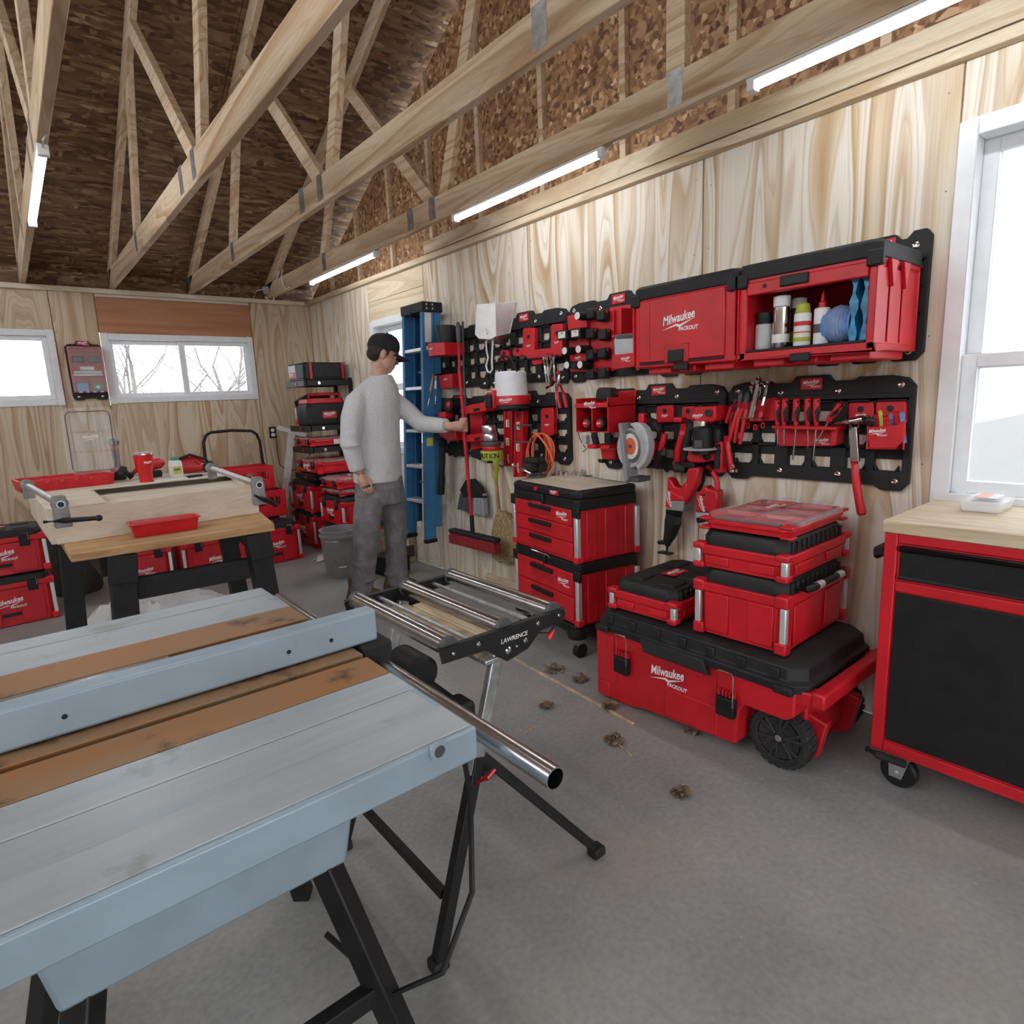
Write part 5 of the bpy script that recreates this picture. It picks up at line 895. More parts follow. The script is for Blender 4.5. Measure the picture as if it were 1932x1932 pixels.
def plate(lab, yl, z0, w=0.765, ncol=6, badge=True):
    t = thing('mounting_plate', lab, 'mounting plate', (0, yl, z0), group='black mounting plates')
    k = 'plate%.2f' % w
    if k not in _txt: o = plate_mesh(w, ncol).build('plate', 'charcoal', t, bev=0.002, seg=1); _txt[k] = o
    else: o = _txt[k].copy(); COL.objects.link(o); o.parent = t
    if badge:
        a = w / 2 if w > 0.5 else 0.11
        B((-BAND - 0.002, -a, 0.418), (0.004, 0.088, 0.046)).build('badge', 'red', t, bev=0.001); logo(t, (-BAND - 0.0052, -a, 0.418), WR, WU, 0.072)
    for a, z in ([(0.05, 0.40), (w - 0.05, 0.40), (w * 0.33, 0.385), (w * 0.64, 0.385), (0.05, 0.035), (w - 0.05, 0.035), (w * 0.34, 0.05), (w * 0.66, 0.05)] if w > 0.5 else [(w - 0.05, 0.40), (w - 0.05, 0.035)]):
        MB().lathe((-BAND + 0.001, -a, z), [(0.012, 0), (0.012, 0.003), (0.008, 0.005), (0.004, 0.002), (0.0, 0.002)], axis=(-1, 0, 0), n=14).build('screw', 'chrome', t)
    return t
UZ, LZ = 1.435, 0.950
plate('upper black plate at the window end, holding the open cabinet', 1.082, UZ, 0.27, 2); plate('upper black plate behind the two red cabinets', 1.852, UZ); plate('upper black plate carrying the battery racks', 2.622, UZ); plate('upper black plate behind the aluminium scoop and hooks', 3.392, UZ); plate('upper black plate behind the broom handles, next to the ladder', 4.165, UZ)
plate('lower black plate with the screwdriver rack and hammer', 1.592, LZ); plate('lower black plate under the closed cabinet, holding the power tools', 2.362, LZ); plate('lower black plate above the drawer boxes', 3.392, LZ); plate('lower black plate behind the broom clips, next to the ladder', 4.165, LZ)

# ================================================================ CABINETS
def cabinet(lab, y0, y1, open_):
    t = thing('wall_cabinet', lab, 'cabinet', (-0.04, (y0 + y1) / 2, 1.467), -pi / 2, 'red wall cabinets'); a = (y1 - y0) / 2; dp = 0.365; H = 0.345
    # local: x to the viewer's right, -y toward the room, z up; back at y=0
    m = MB(); w = 0.03
    if open_:
        for p, q in [((-a, -dp, 0), (-a + w, 0, 0.29)), ((a - w, -dp, 0), (a, 0, 0.29)), ((-a, -dp, 0), (a, 0, 0.03)), ((-a, -dp, 0.27), (a, 0, 0.30)), ((-a, -0.012, 0), (a, 0, 0.29))]: m.bb(p, q)
    else: m.bb((-a, -dp, 0), (a, 0, 0.295))
    bd = m.build('body', 'red', t, bev=0.006)
    for s in (-1, 1):
        for y in (-0.33, -0.22, -0.11): B((s * (a - 0.0005), y - 0.0, 0.14), (0.004, 0.095, 0.24)).build('side_rib', 'red', t, bev=0.003)
        for y in (-0.275, -0.165): MB().prism([(s * a, y - 0.03, 0.285), (s * a, y + 0.03, 0.285), (s * a, y, 0.20)], (s * 0.014, 0, 0)).build('side_hook', 'red', t, bev=0.002)
    tp = MB().loft([rect(a + 0.006, dp / 2 + 0.008, 0.288, 0.02), rect(a + 0.006, dp / 2 + 0.008, H - 0.012, 0.02), rect(a - 0.006, dp / 2 - 0.004, H, 0.02)]); tp.v = [p + V((0, -dp / 2, 0)) for p in tp.v]; tp.build('top_cover', 'charcoal', t, bev=0.004)
    for s in (-1, 1): B((s * (a - 0.01), -dp - 0.004, 0.285), (0.05, 0.024, 0.05)).build('top_corner', 'charcoal', t, bev=0.005)
    for x, w_ in ((-0.14, 0.12), (0.0, 0.08), (0.15, 0.13)): B((x, -dp / 2, -0.012), (w_, dp * 0.8, 0.03)).build('foot_rail', 'red', t, bev=0.005)
    B((0.0, -dp - 0.003, -0.006), (0.07, 0.02, 0.03)).build('release_latch', 'black', t, bev=0.004)
    if open_:
        BB((-a + w, -dp - 0.004, 0.232), (a - w, -dp + 0.03, 0.278)).build('raised_door', 'red', t, bev=0.004); B((-0.03, -dp - 0.008, 0.262), (0.10, 0.014, 0.036)).build('door_latch', 'black', t, bev=0.004); MB().cyl((-0.14, -dp - 0.004, 0.258), (-0.14, -dp - 0.006, 0.258), 0.008, n=12).build('door_hole', 'black', t)
        BB((-a + w, -dp - 0.003, 0.026), (a - w, -0.012, 0.0345)).build('floor_mat', 'black', t, bev=0.002)
    else:
        dr_ = BB((-a + 0.028, -dp - 0.008, 0.022), (a - 0.045, -dp + 0.004, 0.284)).build('door', 'red', t, bev=0.005); logo(dr_, (-0.01, -dp - 0.0085, 0.175), (1, 0, 0), (0, 0, 1), 0.17)
        B((-0.02, -dp - 0.009, 0.05), (0.12, 0.008, 0.075)).build('door_recess_shade', 'red2', dr_, bev=0.003); B((-0.02, -dp - 0.015, 0.04), (0.075, 0.012, 0.05)).build('door_latch', 'black', dr_, bev=0.004); BB((-a + 0.03, -dp - 0.011, 0.014), (a - 0.05, -dp, 0.021)).build('door_seal', 'charcoal', dr_)  # darker red panel painted as recess shade under the latch
        BB((-a + 0.085, -dp - 0.0095, 0.03), (-a + 0.088, -dp - 0.007, 0.28)).build('door_crease_shade', 'red2', dr_)  # thin darker red strip painted as the shade of a crease
    return t
cabinet('closed red wall cabinet with white logo on its door', 1.330, 1.822, False)
cabinet('open red wall cabinet holding spray cans and cloths', 0.836, 1.318, True)
CZ = 1.503
def can(name, lab, cat, u, d, r, h, prof_cap, mats, wrap=None, group='cans and bottles in the open cabinet'):
    p = px(u, 640, x=-d); t = thing(name, lab, cat, (-d, p.y, CZ), rad(-120), group)
    MB().lathe((0, 0, 0), [(r * 0.94, 0), (r, 0.004), (r, h * 0.97), (r * 0.86, h)], n=26).build('can', mats[0], t); MB().lathe((0, 0, h), prof_cap, n=22).build('cap', mats[1], t)
    if wrap:
        for z0, z1, mt in wrap: MB().pipe((0, 0, z0), (0, 0, z1), r + 0.0008, r - 0.001, 26).build('label_band', mt, t)
    return t
can('spray_can', 'grey label spray can with shiny black cap', 'spray can', 1441, 0.33, 0.030, 0.095, [(0.027, 0), (0.028, 0.002), (0.028, 0.040), (0.024, 0.044)], ('lgrey', 'black'), [(0.01, 0.085, 'lgrey')])
can('spray_can', 'tall chrome spray can with white cap', 'spray can', 1473, 0.33, 0.031, 0.150, [(0.029, 0), (0.030, 0.002), (0.030, 0.036), (0.020, 0.040), (0.018, 0.030)], ('chrome', 'white'), [(0.02, 0.05, 'white')])
can('spray_can', 'dark can with white cap behind the green capped one', 'spray can', 1505, 0.25, 0.030, 0.145, [(0.028, 0), (0.028, 0.035), (0.018, 0.038)], ('dgrey', 'white'), [(0.02, 0.06, 'lime')])
can('spray_can', 'white printed spray can with lime green trigger cap', 'spray can', 1513, 0.345, 0.029, 0.115, [(0.024, 0), (0.026, 0.002), (0.022, 0.03), (0.014, 0.036)], ('white', 'lime'), [(0.015, 0.03, 'lime'), (0.045, 0.05, 'orange'), (0.07, 0.085, 'red')])
can('glue_bottle', 'white squeeze bottle with red pointed tip', 'bottle', 1549, 0.335, 0.026, 0.125, [(0.013, 0), (0.013, 0.018), (0.007, 0.024), (0.0055, 0.04), (0.002, 0.056)], ('white', 'red'), [(0.04, 0.07, 'dgrey')])
ct = thing('cloth_bundle', 'folded light blue cloths wrapped in clear film', 'cloth', (-0.315, px(1585, 640, x=-0.315).y, CZ), -pi / 2)
for k in range(9): s = 0.062 - abs(k - 4) * 0.003; MB().tube([((k - 4) * 0.0105, s * cos(t) * 1.0, 0.062 + s * sin(t) * 0.98) for t in [2 * pi * i / 18 for i in range(18)]], 0.0062, 6, closed=True).build('cloth_fold', 'cloth_blue', ct)
MB().ball((0, 0, 0.06), 0.055, 12, (0.85, 1.0, 1.0)).build('cloth_core', 'cloth_blue', ct); MB().ball((0, 0, 0.0635), 0.0635, 12, (0.82, 1.12, 1.06)).build('film', 'poly_film', ct) if 'poly_film' in MATS else None
for k, (u, lab) in enumerate([(1625, 'bright blue plastic packet standing upright in the cabinet'), (1637, 'second blue plastic packet against the cabinet side')]):
    p = px(u, 570, x=-0.33 + k * 0.03); t = thing('blue_packet', lab, 'packet', (-0.30, 0.884 + (1 - k) * 0.038, CZ), -pi / 2, 'blue packets in the open cabinet')
    r_ = random.Random(k); h = 0.205 + 0.015 * k; rings = []
    for i in range(9): z = h * i / 8; w_ = 0.012 * (0.7 + 0.5 * sin(i * 1.7 + k)); rings.append([(x + r_.uniform(-.002, .002), y, z) for x, y in ((-w_, -0.07), (w_, -0.065), (w_, 0.065), (-w_, 0.07))])
    MB().loft(rings).build('packet', 'packet_blue', t)

# ================================================================ TOOLS ON THE WALL
def wt(name, lab, cat, at, parts, group=None):
    """a thing hung on the tool wall; at = (u, v, d) of its origin; parts are traced in place
       s: slab of an outline (u v pairs) from depth d1 back to d0; t: tube through (u v d) triples; c: cone between two (u v d); b: box about (u v d)"""
    t = thing(name, lab, cat, W(*at), group=group)
    for p in parts:
        k, pn, mt = p[:3]; m = MB()
        if k == 's': m.slab(ss(p[3]), p[4], p[5]); bv = p[6] if len(p) > 6 else 0.003
        elif k == 't':
            q = ss(p[3]); m.tube([W(*q[i:i + 3]) for i in range(0, len(q), 3)], p[4], p[5] if len(p) > 5 else 10); bv = 0
        elif k == 'c': q = ss(p[3]); m.cyl(W(*q[:3]), W(*q[3:6]), p[4], p[5] if len(p) > 5 else None, 18); bv = 0
        elif k == 'l': q = ss(p[3]); m.lathe(W(*q[:3]), p[5], axis=p[4], n=24); bv = 0
        elif k == 'b': q = ss(p[3]); m.box(W(*q[:3]), p[4]); bv = p[5] if len(p) > 5 else 0.003
        o = m.build(pn, mt, t, bev=bv, world=True)
    return t
def wlogo(t, u, v, d, size, kind='word', right=WR, up=WU): logo(t, W(u, v, d), right, up, size, kind, world=True)
HK = 'red plate hooks'
def hook(lab, u0, v0, u1, v1, d=0.045, tray=None, lg=True):
    t = wt('tool_hook', lab, 'hook', (u0, v1, 0.03), [('s', 'body', 'red', f'{u0+2} {v0} {u1-2} {v0-1} {u1} {v0+4} {u1} {v1-3} {u1-3} {v1} {u0+3} {v1+1} {u0} {v1-3} {u0} {v0+5}', d, 0.026, 0.004)], HK)
    q = W((u0 + u1) / 2, v0 + (v1 - v0) * 0.3, d); MB().lathe(q, [(0.012, -0.002), (0.012, 0.002), (0.0, 0.003)], axis=(-1, 0, 0), n=14).build('button', 'black', t, world=True)
    if lg: wlogo(t, (u0 + u1) / 2, v0 + (v1 - v0) * 0.62, d + 0.001, 0.042)
    return t
# --- right lower plate
sd = wt('screwdriver_rack', 'red slotted rack holding six screwdrivers', 'rack', (1520, 845, 0.03), [('s', 'back', 'red', '1460 806 1575 806 1577 842 1470 842', 0.05, 0.027), ('s', 'front_lip', 'red', '1456 803 1578 806 1578 812 1456 809', 0.125, 0.03), ('s', 'end_cheek', 'red', '1568 808 1580 806 1577 840 1566 843', 0.10, 0.03)]); wlogo(sd, 1550, 833, 0.052, 0.06, 'full')
def driver(lab, u, v0, v1, v2, u2=None, u3=None, d=0.10):
    u2 = u if u2 is None else u2; u3 = u2 if u3 is None else u3
    wt('screwdriver', lab, 'screwdriver', (u2, v1, d), [('t', 'handle', 'red', f'{u} {v0} {d} {u+(u2-u)*.1} {v0+4} {d} {u+(u2-u)*.5} {(v0+v1)/2} {d} {u2} {v1-5} {d} {u2} {v1} {d}', [0.009, 0.0135, 0.0145, 0.009, 0.007], 12), ('t', 'grip', 'black_soft', f'{u+1} {v0+6} {d+.007} {u+1+(u2-u)*.5} {(v0+v1)/2} {d+.008} {u2+1} {v1-8} {d+.004}', [0.006, 0.0095, 0.005], 8), ('c', 'shaft', 'steel', f'{u2} {v1} {d} {u3} {v2} {d-.01}', 0.0035), ('c', 'tip', 'dgrey', f'{u3} {v2-2} {d-.01} {u3} {v2+4} {d-.01}', 0.0036, 0.002)], 'screwdrivers in the red rack')
for a in [('short black gripped screwdriver at the plier end of the rack', 1467, 752, 804, 838), ('red screwdriver with white lettering beside the shortest one', 1482, 750, 804, 838, 1479), ('long screwdriver with the slim dark tip, third in the rack', 1503, 750, 804, 864, 1502, 1496), ('screwdriver with logo sleeve, fourth in the rack', 1524, 749, 804, 842), ('longest screwdriver at the middle of the rack', 1541, 749, 804, 868, 1540, 1534), ('tilted red screwdriver at the hammer end of the rack', 1589, 758, 798, 836, 1562, 1540)]: driver(*a)
hm = wt('framing_hammer', 'steel claw hammer with red rubber grip hanging below the plate', 'hammer', (1610, 880, 0.07), [('t', 'claw', 'chrome', '1564 803 .085 1578 799 .09 1592 796 .095 1604 795 .095', [0.002, 0.006, 0.009, 0.013], 10), ('c', 'face', 'chrome', '1604 795 .095 1622 792 .095', 0.012, 0.014), ('c', 'poll', 'steel', '1620 792 .095 1629 791 .095', 0.016), ('s', 'shaft', 'steel', '1600 806 1617 805 1620 872 1603 872', 0.095, 0.075, 0.004), ('t', 'grip', 'red', '1611 864 .085 1614 890 .085 1617 920 .085 1621 946 .085 1626 968 .085 1627 972 .085', [0.0125, 0.0145, 0.0155, 0.0155, 0.018, 0.012], 14)])
hook('red hook plate holding up the claw hammer', 1600, 760, 1648, 800, 0.05); hook('red hook plate behind the marker bin', 1652, 758, 1708, 800, 0.05, lg=False)
MB().tube([W(1606, 805, 0.04), W(1604, 808, 0.10), W(1604, 800, 0.118)], 0.004, 8).build('hook_wire', 'steel', bpy.data.objects['tool_hook'], world=True); MB().tube([W(1622, 803, 0.04), W(1620, 806, 0.10), W(1620, 798, 0.118)], 0.004, 8).build('hook_wire', 'steel', bpy.data.objects['tool_hook'], world=True)
mbn = wt('marker_bin', 'red open bin full of markers and cutters', 'bin', (1670, 848, 0.03), [('s', 'back', 'red', '1652 792 1709 788 1706 842 1652 846', 0.034, 0.027), ('s', 'front', 'red', '1635 806 1640 846 1690 846 1702 834 1709 792 1690 802', 0.130, 0.122), ('s', 'base', 'red', '1637 842 1688 844 1690 848 1638 848', 0.125, 0.034)]); wlogo(mbn, 1655, 816, 0.1315, 0.062, 'full')
for s_, u in ((0, 1637), (1, 1706)): MB().bar(W(u, 826, 0.125) + V((0, 0.0 if s_ else -0.0, 0)), W(u, 826, 0.03), 0.006, 0.085).build('side', 'red', mbn, world=True)
for k, (u, v, mt, r) in enumerate([(1634, 787, 'black', .005), (1640, 786, 'black', .005), (1647, 787, 'black', .005), (1653, 783, 'red', .010), (1661, 777, 'label_yellow', .007), (1672, 787, 'red', .011), (1680, 783, 'cloth_blue', .007), (1691, 779, 'red', .009), (1702, 780, 'cloth_blue', .008)]):
    d = 0.08 + 0.02 * (k % 3); nm = {'red': 'utility_cutter', 'black': 'black_marker', 'label_yellow': 'yellow_marker', 'cloth_blue': 'blue_marker'}[mt]
    wt(nm, ['black marker leaning out of the bin toward the hammer', 'second black marker in the bin', 'third black marker in the bin', 'red cutter beside the black markers', 'yellow capped marker in the bin', 'widest red cutter at the middle of the bin', 'blue marker beside the widest cutter', 'red cutter near the window end of the bin', 'blue marker at the window end of the bin'][k], 'marker' if mt != 'red' else 'cutter', (u + 4, 838, d), [('t', 'barrel', mt, f'{u} {v} {d} {u+5} 836 {d}', [r, r * 0.9], 8), ('t', 'cap', 'dgrey' if mt == 'black' else mt, f'{u-.6} {v-3} {d} {u+.8} {v+7} {d}', [r * 0.7, r * 1.12], 8)], 'markers and cutters in the bin')
# --- pliers and wrenches, hung between the two lower plates
def wrench(lab, u0, v0, u1, v1, d, grip=0.45):
    um, vm = u0 + (u1 - u0) * (1 - grip), v0 + (v1 - v0) * (1 - grip)
    wt('adjustable_wrench', lab, 'wrench', (u1, v1, d), [('t', 'shank', 'chrome', f'{u0} {v0} {d} {um} {vm} {d}', [0.007, 0.006], 8), ('t', 'jaw', 'chrome', f'{u0+3} {v0-13} {d} {u0+1} {v0-5} {d} {u0} {v0+3} {d}', [0.008, 0.015, 0.009], 8), ('t', 'handle', 'red', f'{um} {vm} {d} {u1} {v1} {d}', [0.008, 0.0095], 10)], 'wrenches on the red rail')
wrench('chrome wrench hung first on the rail, handle dipped in red', 1418, 733, 1402, 794, 0.09); wrench('chrome wrench hung second on the rail', 1430, 722, 1414, 790, 0.12, 0.03); wrench('chrome wrench hung third on the rail', 1434, 735, 1417, 794, 0.10, 0.03); wrench('chrome wrench nearest the screwdrivers on the rail', 1446, 731, 1433, 792, 0.09)
rl = wt('pliers_rail', 'red holder with wire rail for pliers and wrenches', 'rack', (1430, 790, 0.03), [('s', 'body', 'red', '1402 758 1462 750 1463 794 1436 796 1396 797', 0.05, 0.027), ('t', 'wire', 'chrome', '1395 789 .03 1396 789 .135 1442 789 .135 1443 789 .03', 0.003, 8)])
for k, (u, v) in enumerate([(1411, 803), (1425, 806), (1439, 803)]): MB().tube([W(u + 3 * cos(t), v + 5 * sin(t), 0.10) for t in [2 * pi * i / 10 for i in range(10)]], 0.003, 6, closed=True).build('ring_hook', 'red', rl, world=True)
def pliers(lab, u0, v0, u1, v1, u2, v2, d):
    wt('pliers', lab, 'pliers', (u1, v1, d), [('t', 'jaws', 'dgrey', f'{u0} {v0} {d} {u0-1} {v0+12} {d} {u0-3} {v0+24} {d}', [0.005, 0.012, 0.009], 8), ('t', 'handle', 'red', f'{u0-5} {v0+20} {d} {(u0+u1)/2-4} {(v0+v1)/2} {d} {u1} {v1} {d}', [0.007, 0.0095, 0.008], 10), ('t', 'handle', 'red', f'{u0-1} {v0+22} {d+.01} {(u0+u2)/2+2} {(v0+v2)/2} {d+.01} {u2} {v2} {d+.01}', [0.007, 0.0095, 0.008], 10)], 'pliers with red handles')
pliers('red handled pliers with the dark jaws, outermost on the rail', 1398, 736, 1370, 798, 1376, 832, 0.10); pliers('red handled pliers tucked beside the wrenches', 1410, 738, 1386, 835, 1396, 838, 0.105); pliers('red pliers hanging behind the hose cutter', 1388, 752, 1378, 822, 1390, 826, 0.06)
wt('pipe_cutter', 'long red handled cutter with round end hanging lowest of the hand tools', 'cutter', (1383, 880, 0.09), [('t', 'handle', 'red', '1370 822 .09 1374 845 .09 1380 886 .09', [0.011, 0.013, 0.013], 12), ('l', 'pivot', 'chrome', '1384 880 .104', (-1, 0, 0), [(0.008, 0), (0.008, 0.004), (0.003, 0.005)]), ('b', 'tip', 'chrome', '1381 889 .09', (0.012, 0.022, 0.014))])
# --- middle lower plate: power tools
rt = wt('trim_router', 'compact red and black router with silver motor collar', 'router', (1322, 850, 0.06), [('s', 'motor_top', 'red', '1307 768 1350 765 1350 792 1342 797 1309 796', 0.16, 0.04, 0.008), ('l', 'collar', 'chrome', '1322 803 .14', (0, 0, 1), [(0.034, -0.02), (0.036, 0.0), (0.036, 0.02), (0.03, 0.024)]), ('l', 'base_body', 'black', '1326 826 .14', (0, 0, 1), [(0.045, -0.075), (0.046, -0.06), (0.046, 0.045), (0.036, 0.055)]), ('l', 'sole_plate', 'lgrey', '1322 846 .14', (0, 0, 1), [(0.076, -0.006), (0.08, -0.003), (0.08, 0.001), (0.07, 0.004)]), ('b', 'height_clamp', 'dgrey', '1318 838 .19', (0.014, 0.04, 0.035)), ('c', 'knob', 'black', '1336 779 .16 1336 779 .175', 0.016)]); wlogo(rt, 1316, 786, 0.162, 0.06)
hook('red hook plate the router hangs from', 1286, 767, 1310, 796, 0.05, lg=False); hook('red hook plate with white logo above the circular saw grip', 1238, 766, 1270, 797, 0.05)
wt('right_angle_drill', 'slim red and black right-angle drill hanging beside the router', 'drill', (1285, 880, 0.08), [('t', 'body', 'red', '1290 800 .10 1288 820 .11 1281 845 .11 1278 868 .10', [0.014, 0.018, 0.020, 0.017], 12), ('t', 'grip', 'black_soft', '1300 792 .10 1301 810 .11 1296 835 .115 1290 865 .11', [0.012, 0.017, 0.018, 0.014], 12), ('b', 'battery_seat', 'red', '1283 792 .10', (0.05, 0.05, 0.025), 0.006), ('t', 'head', 'dgrey', '1277 868 .10 1276 878 .10', [0.013, 0.012], 10)])
og = wt('angle_grinder', 'red grinder with black body hanging behind the router base', 'grinder', (1330, 870, 0.06), [('s', 'body', 'red', '1297 852 1349 850 1350 868 1320 874 1297 872', 0.12, 0.05, 0.008), ('b', 'knob', 'black', '1334 862 .12', (0.03, 0.03, 0.03), 0.01), ('b', 'foot', 'black', '1304 877 .09', (0.06, 0.07, 0.025), 0.005)])
wt('cordless_multitool', 'tall black and red tool with ribbed grip at the plate junction', 'power tool', (1358, 890, 0.07), [('t', 'mast', 'black', '1362 750 .06 1361 775 .07 1358 800 .08', [0.010, 0.013, 0.016], 10), ('b', 'collar', 'charcoal', '1355 822 .09', (0.06, 0.05, 0.07), 0.012), ('s', 'housing', 'red', '1347 834 1362 833 1361 892 1352 893 1347 886', 0.115, 0.06, 0.006), ('t', 'ribbed_grip', 'black_soft', '1354 838 .12 1354 850 .122 1353 862 .12 1353 874 .122 1353 884 .12', [0.011, 0.014, 0.012, 0.014, 0.011], 10)])
# circular saw
cs = wt('circular_saw', 'circular saw with grey blade guard and printed blade', 'circular saw', (1196, 905, 0.10), [('s', 'upper_guard', 'lgrey', '1187 800 1196 797 1205 799 1214 807 1220 820 1223 838 1221 858 1214 876 1204 887 1198 880 1198 812', 0.225, 0.17, 0.006), ('l', 'lower_guard', 'lgrey', '1190 846 .205', (-0.97, 0.22, 0), [(0.0, -0.012), (0.098, -0.012), (0.102, 0.0), (0.096, 0.014), (0.0, 0.016)]), ('l', 'blade', 'steel', '1189 842 .234', (-0.97, 0.22, 0), [(0.0, 0), (0.078, 0), (0.080, 0.001), (0.0, 0.002)]), ('l', 'blade_print', 'paper', '1189 842 .238', (-0.97, 0.22, 0), [(0.0, 0), (0.064, 0), (0.0, 0.0008)]), ('l', 'blade_ring', 'orange', '1189 842 .240', (-0.97, 0.22, 0), [(0.022, 0), (0.042, 0.0002), (0.022, 0.0006)]), ('l', 'arbor', 'dgrey', '1189 842 .243', (-0.97, 0.22, 0), [(0.010, -0.004), (0.010, 0.004), (0.0, 0.005)]), ('s', 'shoe', 'grey', '1166 799 1172 798 1184 905 1178 911', 0.256, 0.17, 0.002), ('b', 'shoe_foot', 'dgrey', '1205 903 .19', (0.10, 0.075, 0.025), 0.004), ('b', 'motor', 'red', '1232 850 .12', (0.11, 0.06, 0.09), 0.012), ('t', 'rear_handle', 'black_soft', '1222 782 .16 1232 796 .15 1243 812 .13', [0.017, 0.021, 0.019], 12), ('b', 'handle_end', 'red', '1214 790 .17', (0.05, 0.035, 0.055), 0.008), ('t', 'front_handle', 'red', '1246 812 .13 1254 820 .12 1250 836 .13 1242 858 .12', [0.013, 0.018, 0.017, 0.012], 12), ('t', 'gear_case', 'black', '1250 832 .12 1246 855 .12 1236 880 .12', [0.024, 0.030, 0.028], 12)])
# reciprocating saws
r1 = wt('reciprocating_saw', 'large red reciprocating saw with long black boot hanging low', 'reciprocating saw', (1262, 1020, 0.06), [('t', 'rear_grip', 'black_soft', '1258 884 .10 1276 882 .11 1294 886 .11', [0.019, 0.024, 0.018], 12), ('s', 'handle_side', 'red', '1296 884 1318 882 1312 915 1296 945 1288 958 1288 930 1294 908', 0.125, 0.075, 0.008), ('s', 'handle_loop', 'red', '1258 900 1266 906 1272 918 1284 921 1292 908 1296 912 1296 945 1286 946 1264 944 1258 925', 0.13, 0.075, 0.008), ('s', 'body', 'red', '1258 922 1288 938 1290 946 1266 946 1266 960 1254 958', 0.135, 0.07, 0.008), ('s', 'nose_band', 'grey', '1263 945 1290 944 1289 966 1255 962', 0.132, 0.065, 0.006), ('t', 'boot', 'black_soft', '1272 962 .10 1270 985 .10 1264 1010 .10 1260 1020 .10 1259 1030 .10', [0.042, 0.043, 0.031, 0.024, 0.012], 14), ('b', 'shoe', 'black', '1256 1043 .10', (0.045, 0.075, 0.008), 0.002), ('t', 'shoe_post', 'black', '1259 1028 .10 1258 1043 .10', 0.007, 8), ('s', 'blade_clamp', 'black', '1239 1021 1252 1023 1252 1028 1241 1027', 0.12, 0.08, 0.002)]); wlogo(r1, 1261, 942, 0.137, 0.085, 'word', (0.0, -0.12, -1), (0, -1, 0.12))
r2 = wt('reciprocating_saw', 'smaller red saw with D grip hanging above the clear organizer', 'reciprocating saw', (1330, 975, 0.06), [('t', 'rear_grip', 'black_soft', '1326 884 .05 1322 905 .05 1316 925 .05', [0.019, 0.021, 0.017], 12), ('t', 'loop', 'red', '1335 880 .10 1345 890 .10 1352 905 .10 1354 920 .10 1350 934 .10 1343 940 .10', [0.014, 0.012, 0.012, 0.013, 0.016, 0.014], 12), ('s', 'body', 'red', '1312 932 1322 924 1330 916 1334 922 1352 926 1354 948 1352 970 1340 972 1334 966 1312 966', 0.13, 0.07, 0.008), ('s', 'nose_band', 'lgrey', '1312 967 1334 968 1341 972 1355 972 1355 976 1336 979 1312 976', 0.128, 0.068, 0.004), ('s', 'boot', 'black', '1312 977 1338 979 1330 985 1314 988', 0.125, 0.07, 0.006), ('t', 'trigger', 'black', '1337 917 .11 1335 923 .115 1339 928 .11', 0.007, 8), ('b', 'vent', 'black', '1327 934 .131', (0.002, 0.02, 0.008))]); wlogo(r2, 1322, 951, 0.132, 0.085, 'word', (0.0, -0.22, -1), (0, -1, 0.22))
hook('red hook plate the large reciprocating saw hangs from', 1268, 868, 1288, 880, 0.08, lg=False)
# --- charging and drill station
st = wt('drill_station', 'red two-bay drill holder box with white logo on its front', 'tool holder', (1140, 830, 0.03), [])
sy0, sy1 = W(1086, 790, 0.26).y, W(1147, 790, 0.26).y; zt = W(1120, 762, 0.26).z; zb = W(1120, 812, 0.26).z
for nm, a, b_ in [('top_front', (-0.265, sy1, zt - 0.02), (-0.245, sy0, zt + 0.004)), ('shelf', (-0.25, sy1, zt - 0.018), (-0.03, sy0, zt - 0.008)), ('side', (-0.26, sy0 - 0.006, zb - 0.01), (-0.03, sy0, zt + 0.03)), ('side', (-0.26, sy1, zb - 0.01), (-0.03, sy1 + 0.006, zt + 0.03)), ('divider', (-0.258, (sy0 + sy1) / 2 - 0.003, zb), (-0.04, (sy0 + sy1) / 2 + 0.003, zt - 0.02)), ('back', (-0.045, sy1, zb - 0.01), (-0.030, sy0, zt + 0.06)), ]: BB(a, b_).build(nm, 'red', st, world=True, bev=0.003)

for f0, f1 in ((0, 0.17), (0.43, 0.59), (0.85, 1.0)): BB((-0.26, sy0 + (sy1 - sy0) * f0, zb - 0.012), (-0.03, sy0 + (sy1 - sy0) * f1, zb - 0.004)).build('base', 'red', st, world=True, bev=0.002)
wlogo(st, 1112, 764, 0.267, 0.085, 'full')
for k, lab in enumerate(['black gripped drill hanging in the outer bay of the station', 'black gripped drill hanging in the inner bay beside the circular saw']):
    yc = sy0 + (sy1 - sy0) * (0.30 + 0.42 * k); zc = zb + 0.035
    t = thing('cordless_drill', lab, 'drill', (-0.16, yc, zb), group='drills in the red station'); C = lambda mb, n, m_, **q: mb.build(n, m_, t, world=True, **q)
    C(MB().lathe((-0.085, yc, zc), [(0.02, 0), (0.028, 0.02), (0.030, 0.13), (0.028, 0.165), (0.02, 0.17)], axis=(-1, 0, 0), n=20), 'motor_case', 'charcoal'); C(MB().lathe((-0.2555, yc, zc), [(0.0, 0), (0.021, 0), (0.019, 0.004), (0, 0.005)], axis=(-1, 0, 0), n=20), 'end_cap', 'red'); wlogo(t, *(0, 0, 0), 0.001) if False else logo(t, (-0.2615, yc, zc), WR, WU, 0.03, 'word', world=True)
    C(MB().tube([(-0.19, yc, zc - 0.02), (-0.19, yc, zc - 0.07), (-0.175, yc, zc - 0.115)], [0.017, 0.019, 0.018], 12), 'grip', 'black_soft'); C(B((-0.17, yc, zc - 0.125), (0.10, 0.06, 0.022)), 'battery_seat', 'red', bev=0.006); C(MB().lathe((-0.085, yc, zc), [(0.022, 0), (0.016, 0.03), (0.008, 0.035)], axis=(1, 0, 0), n=16), 'chuck', 'dgrey')
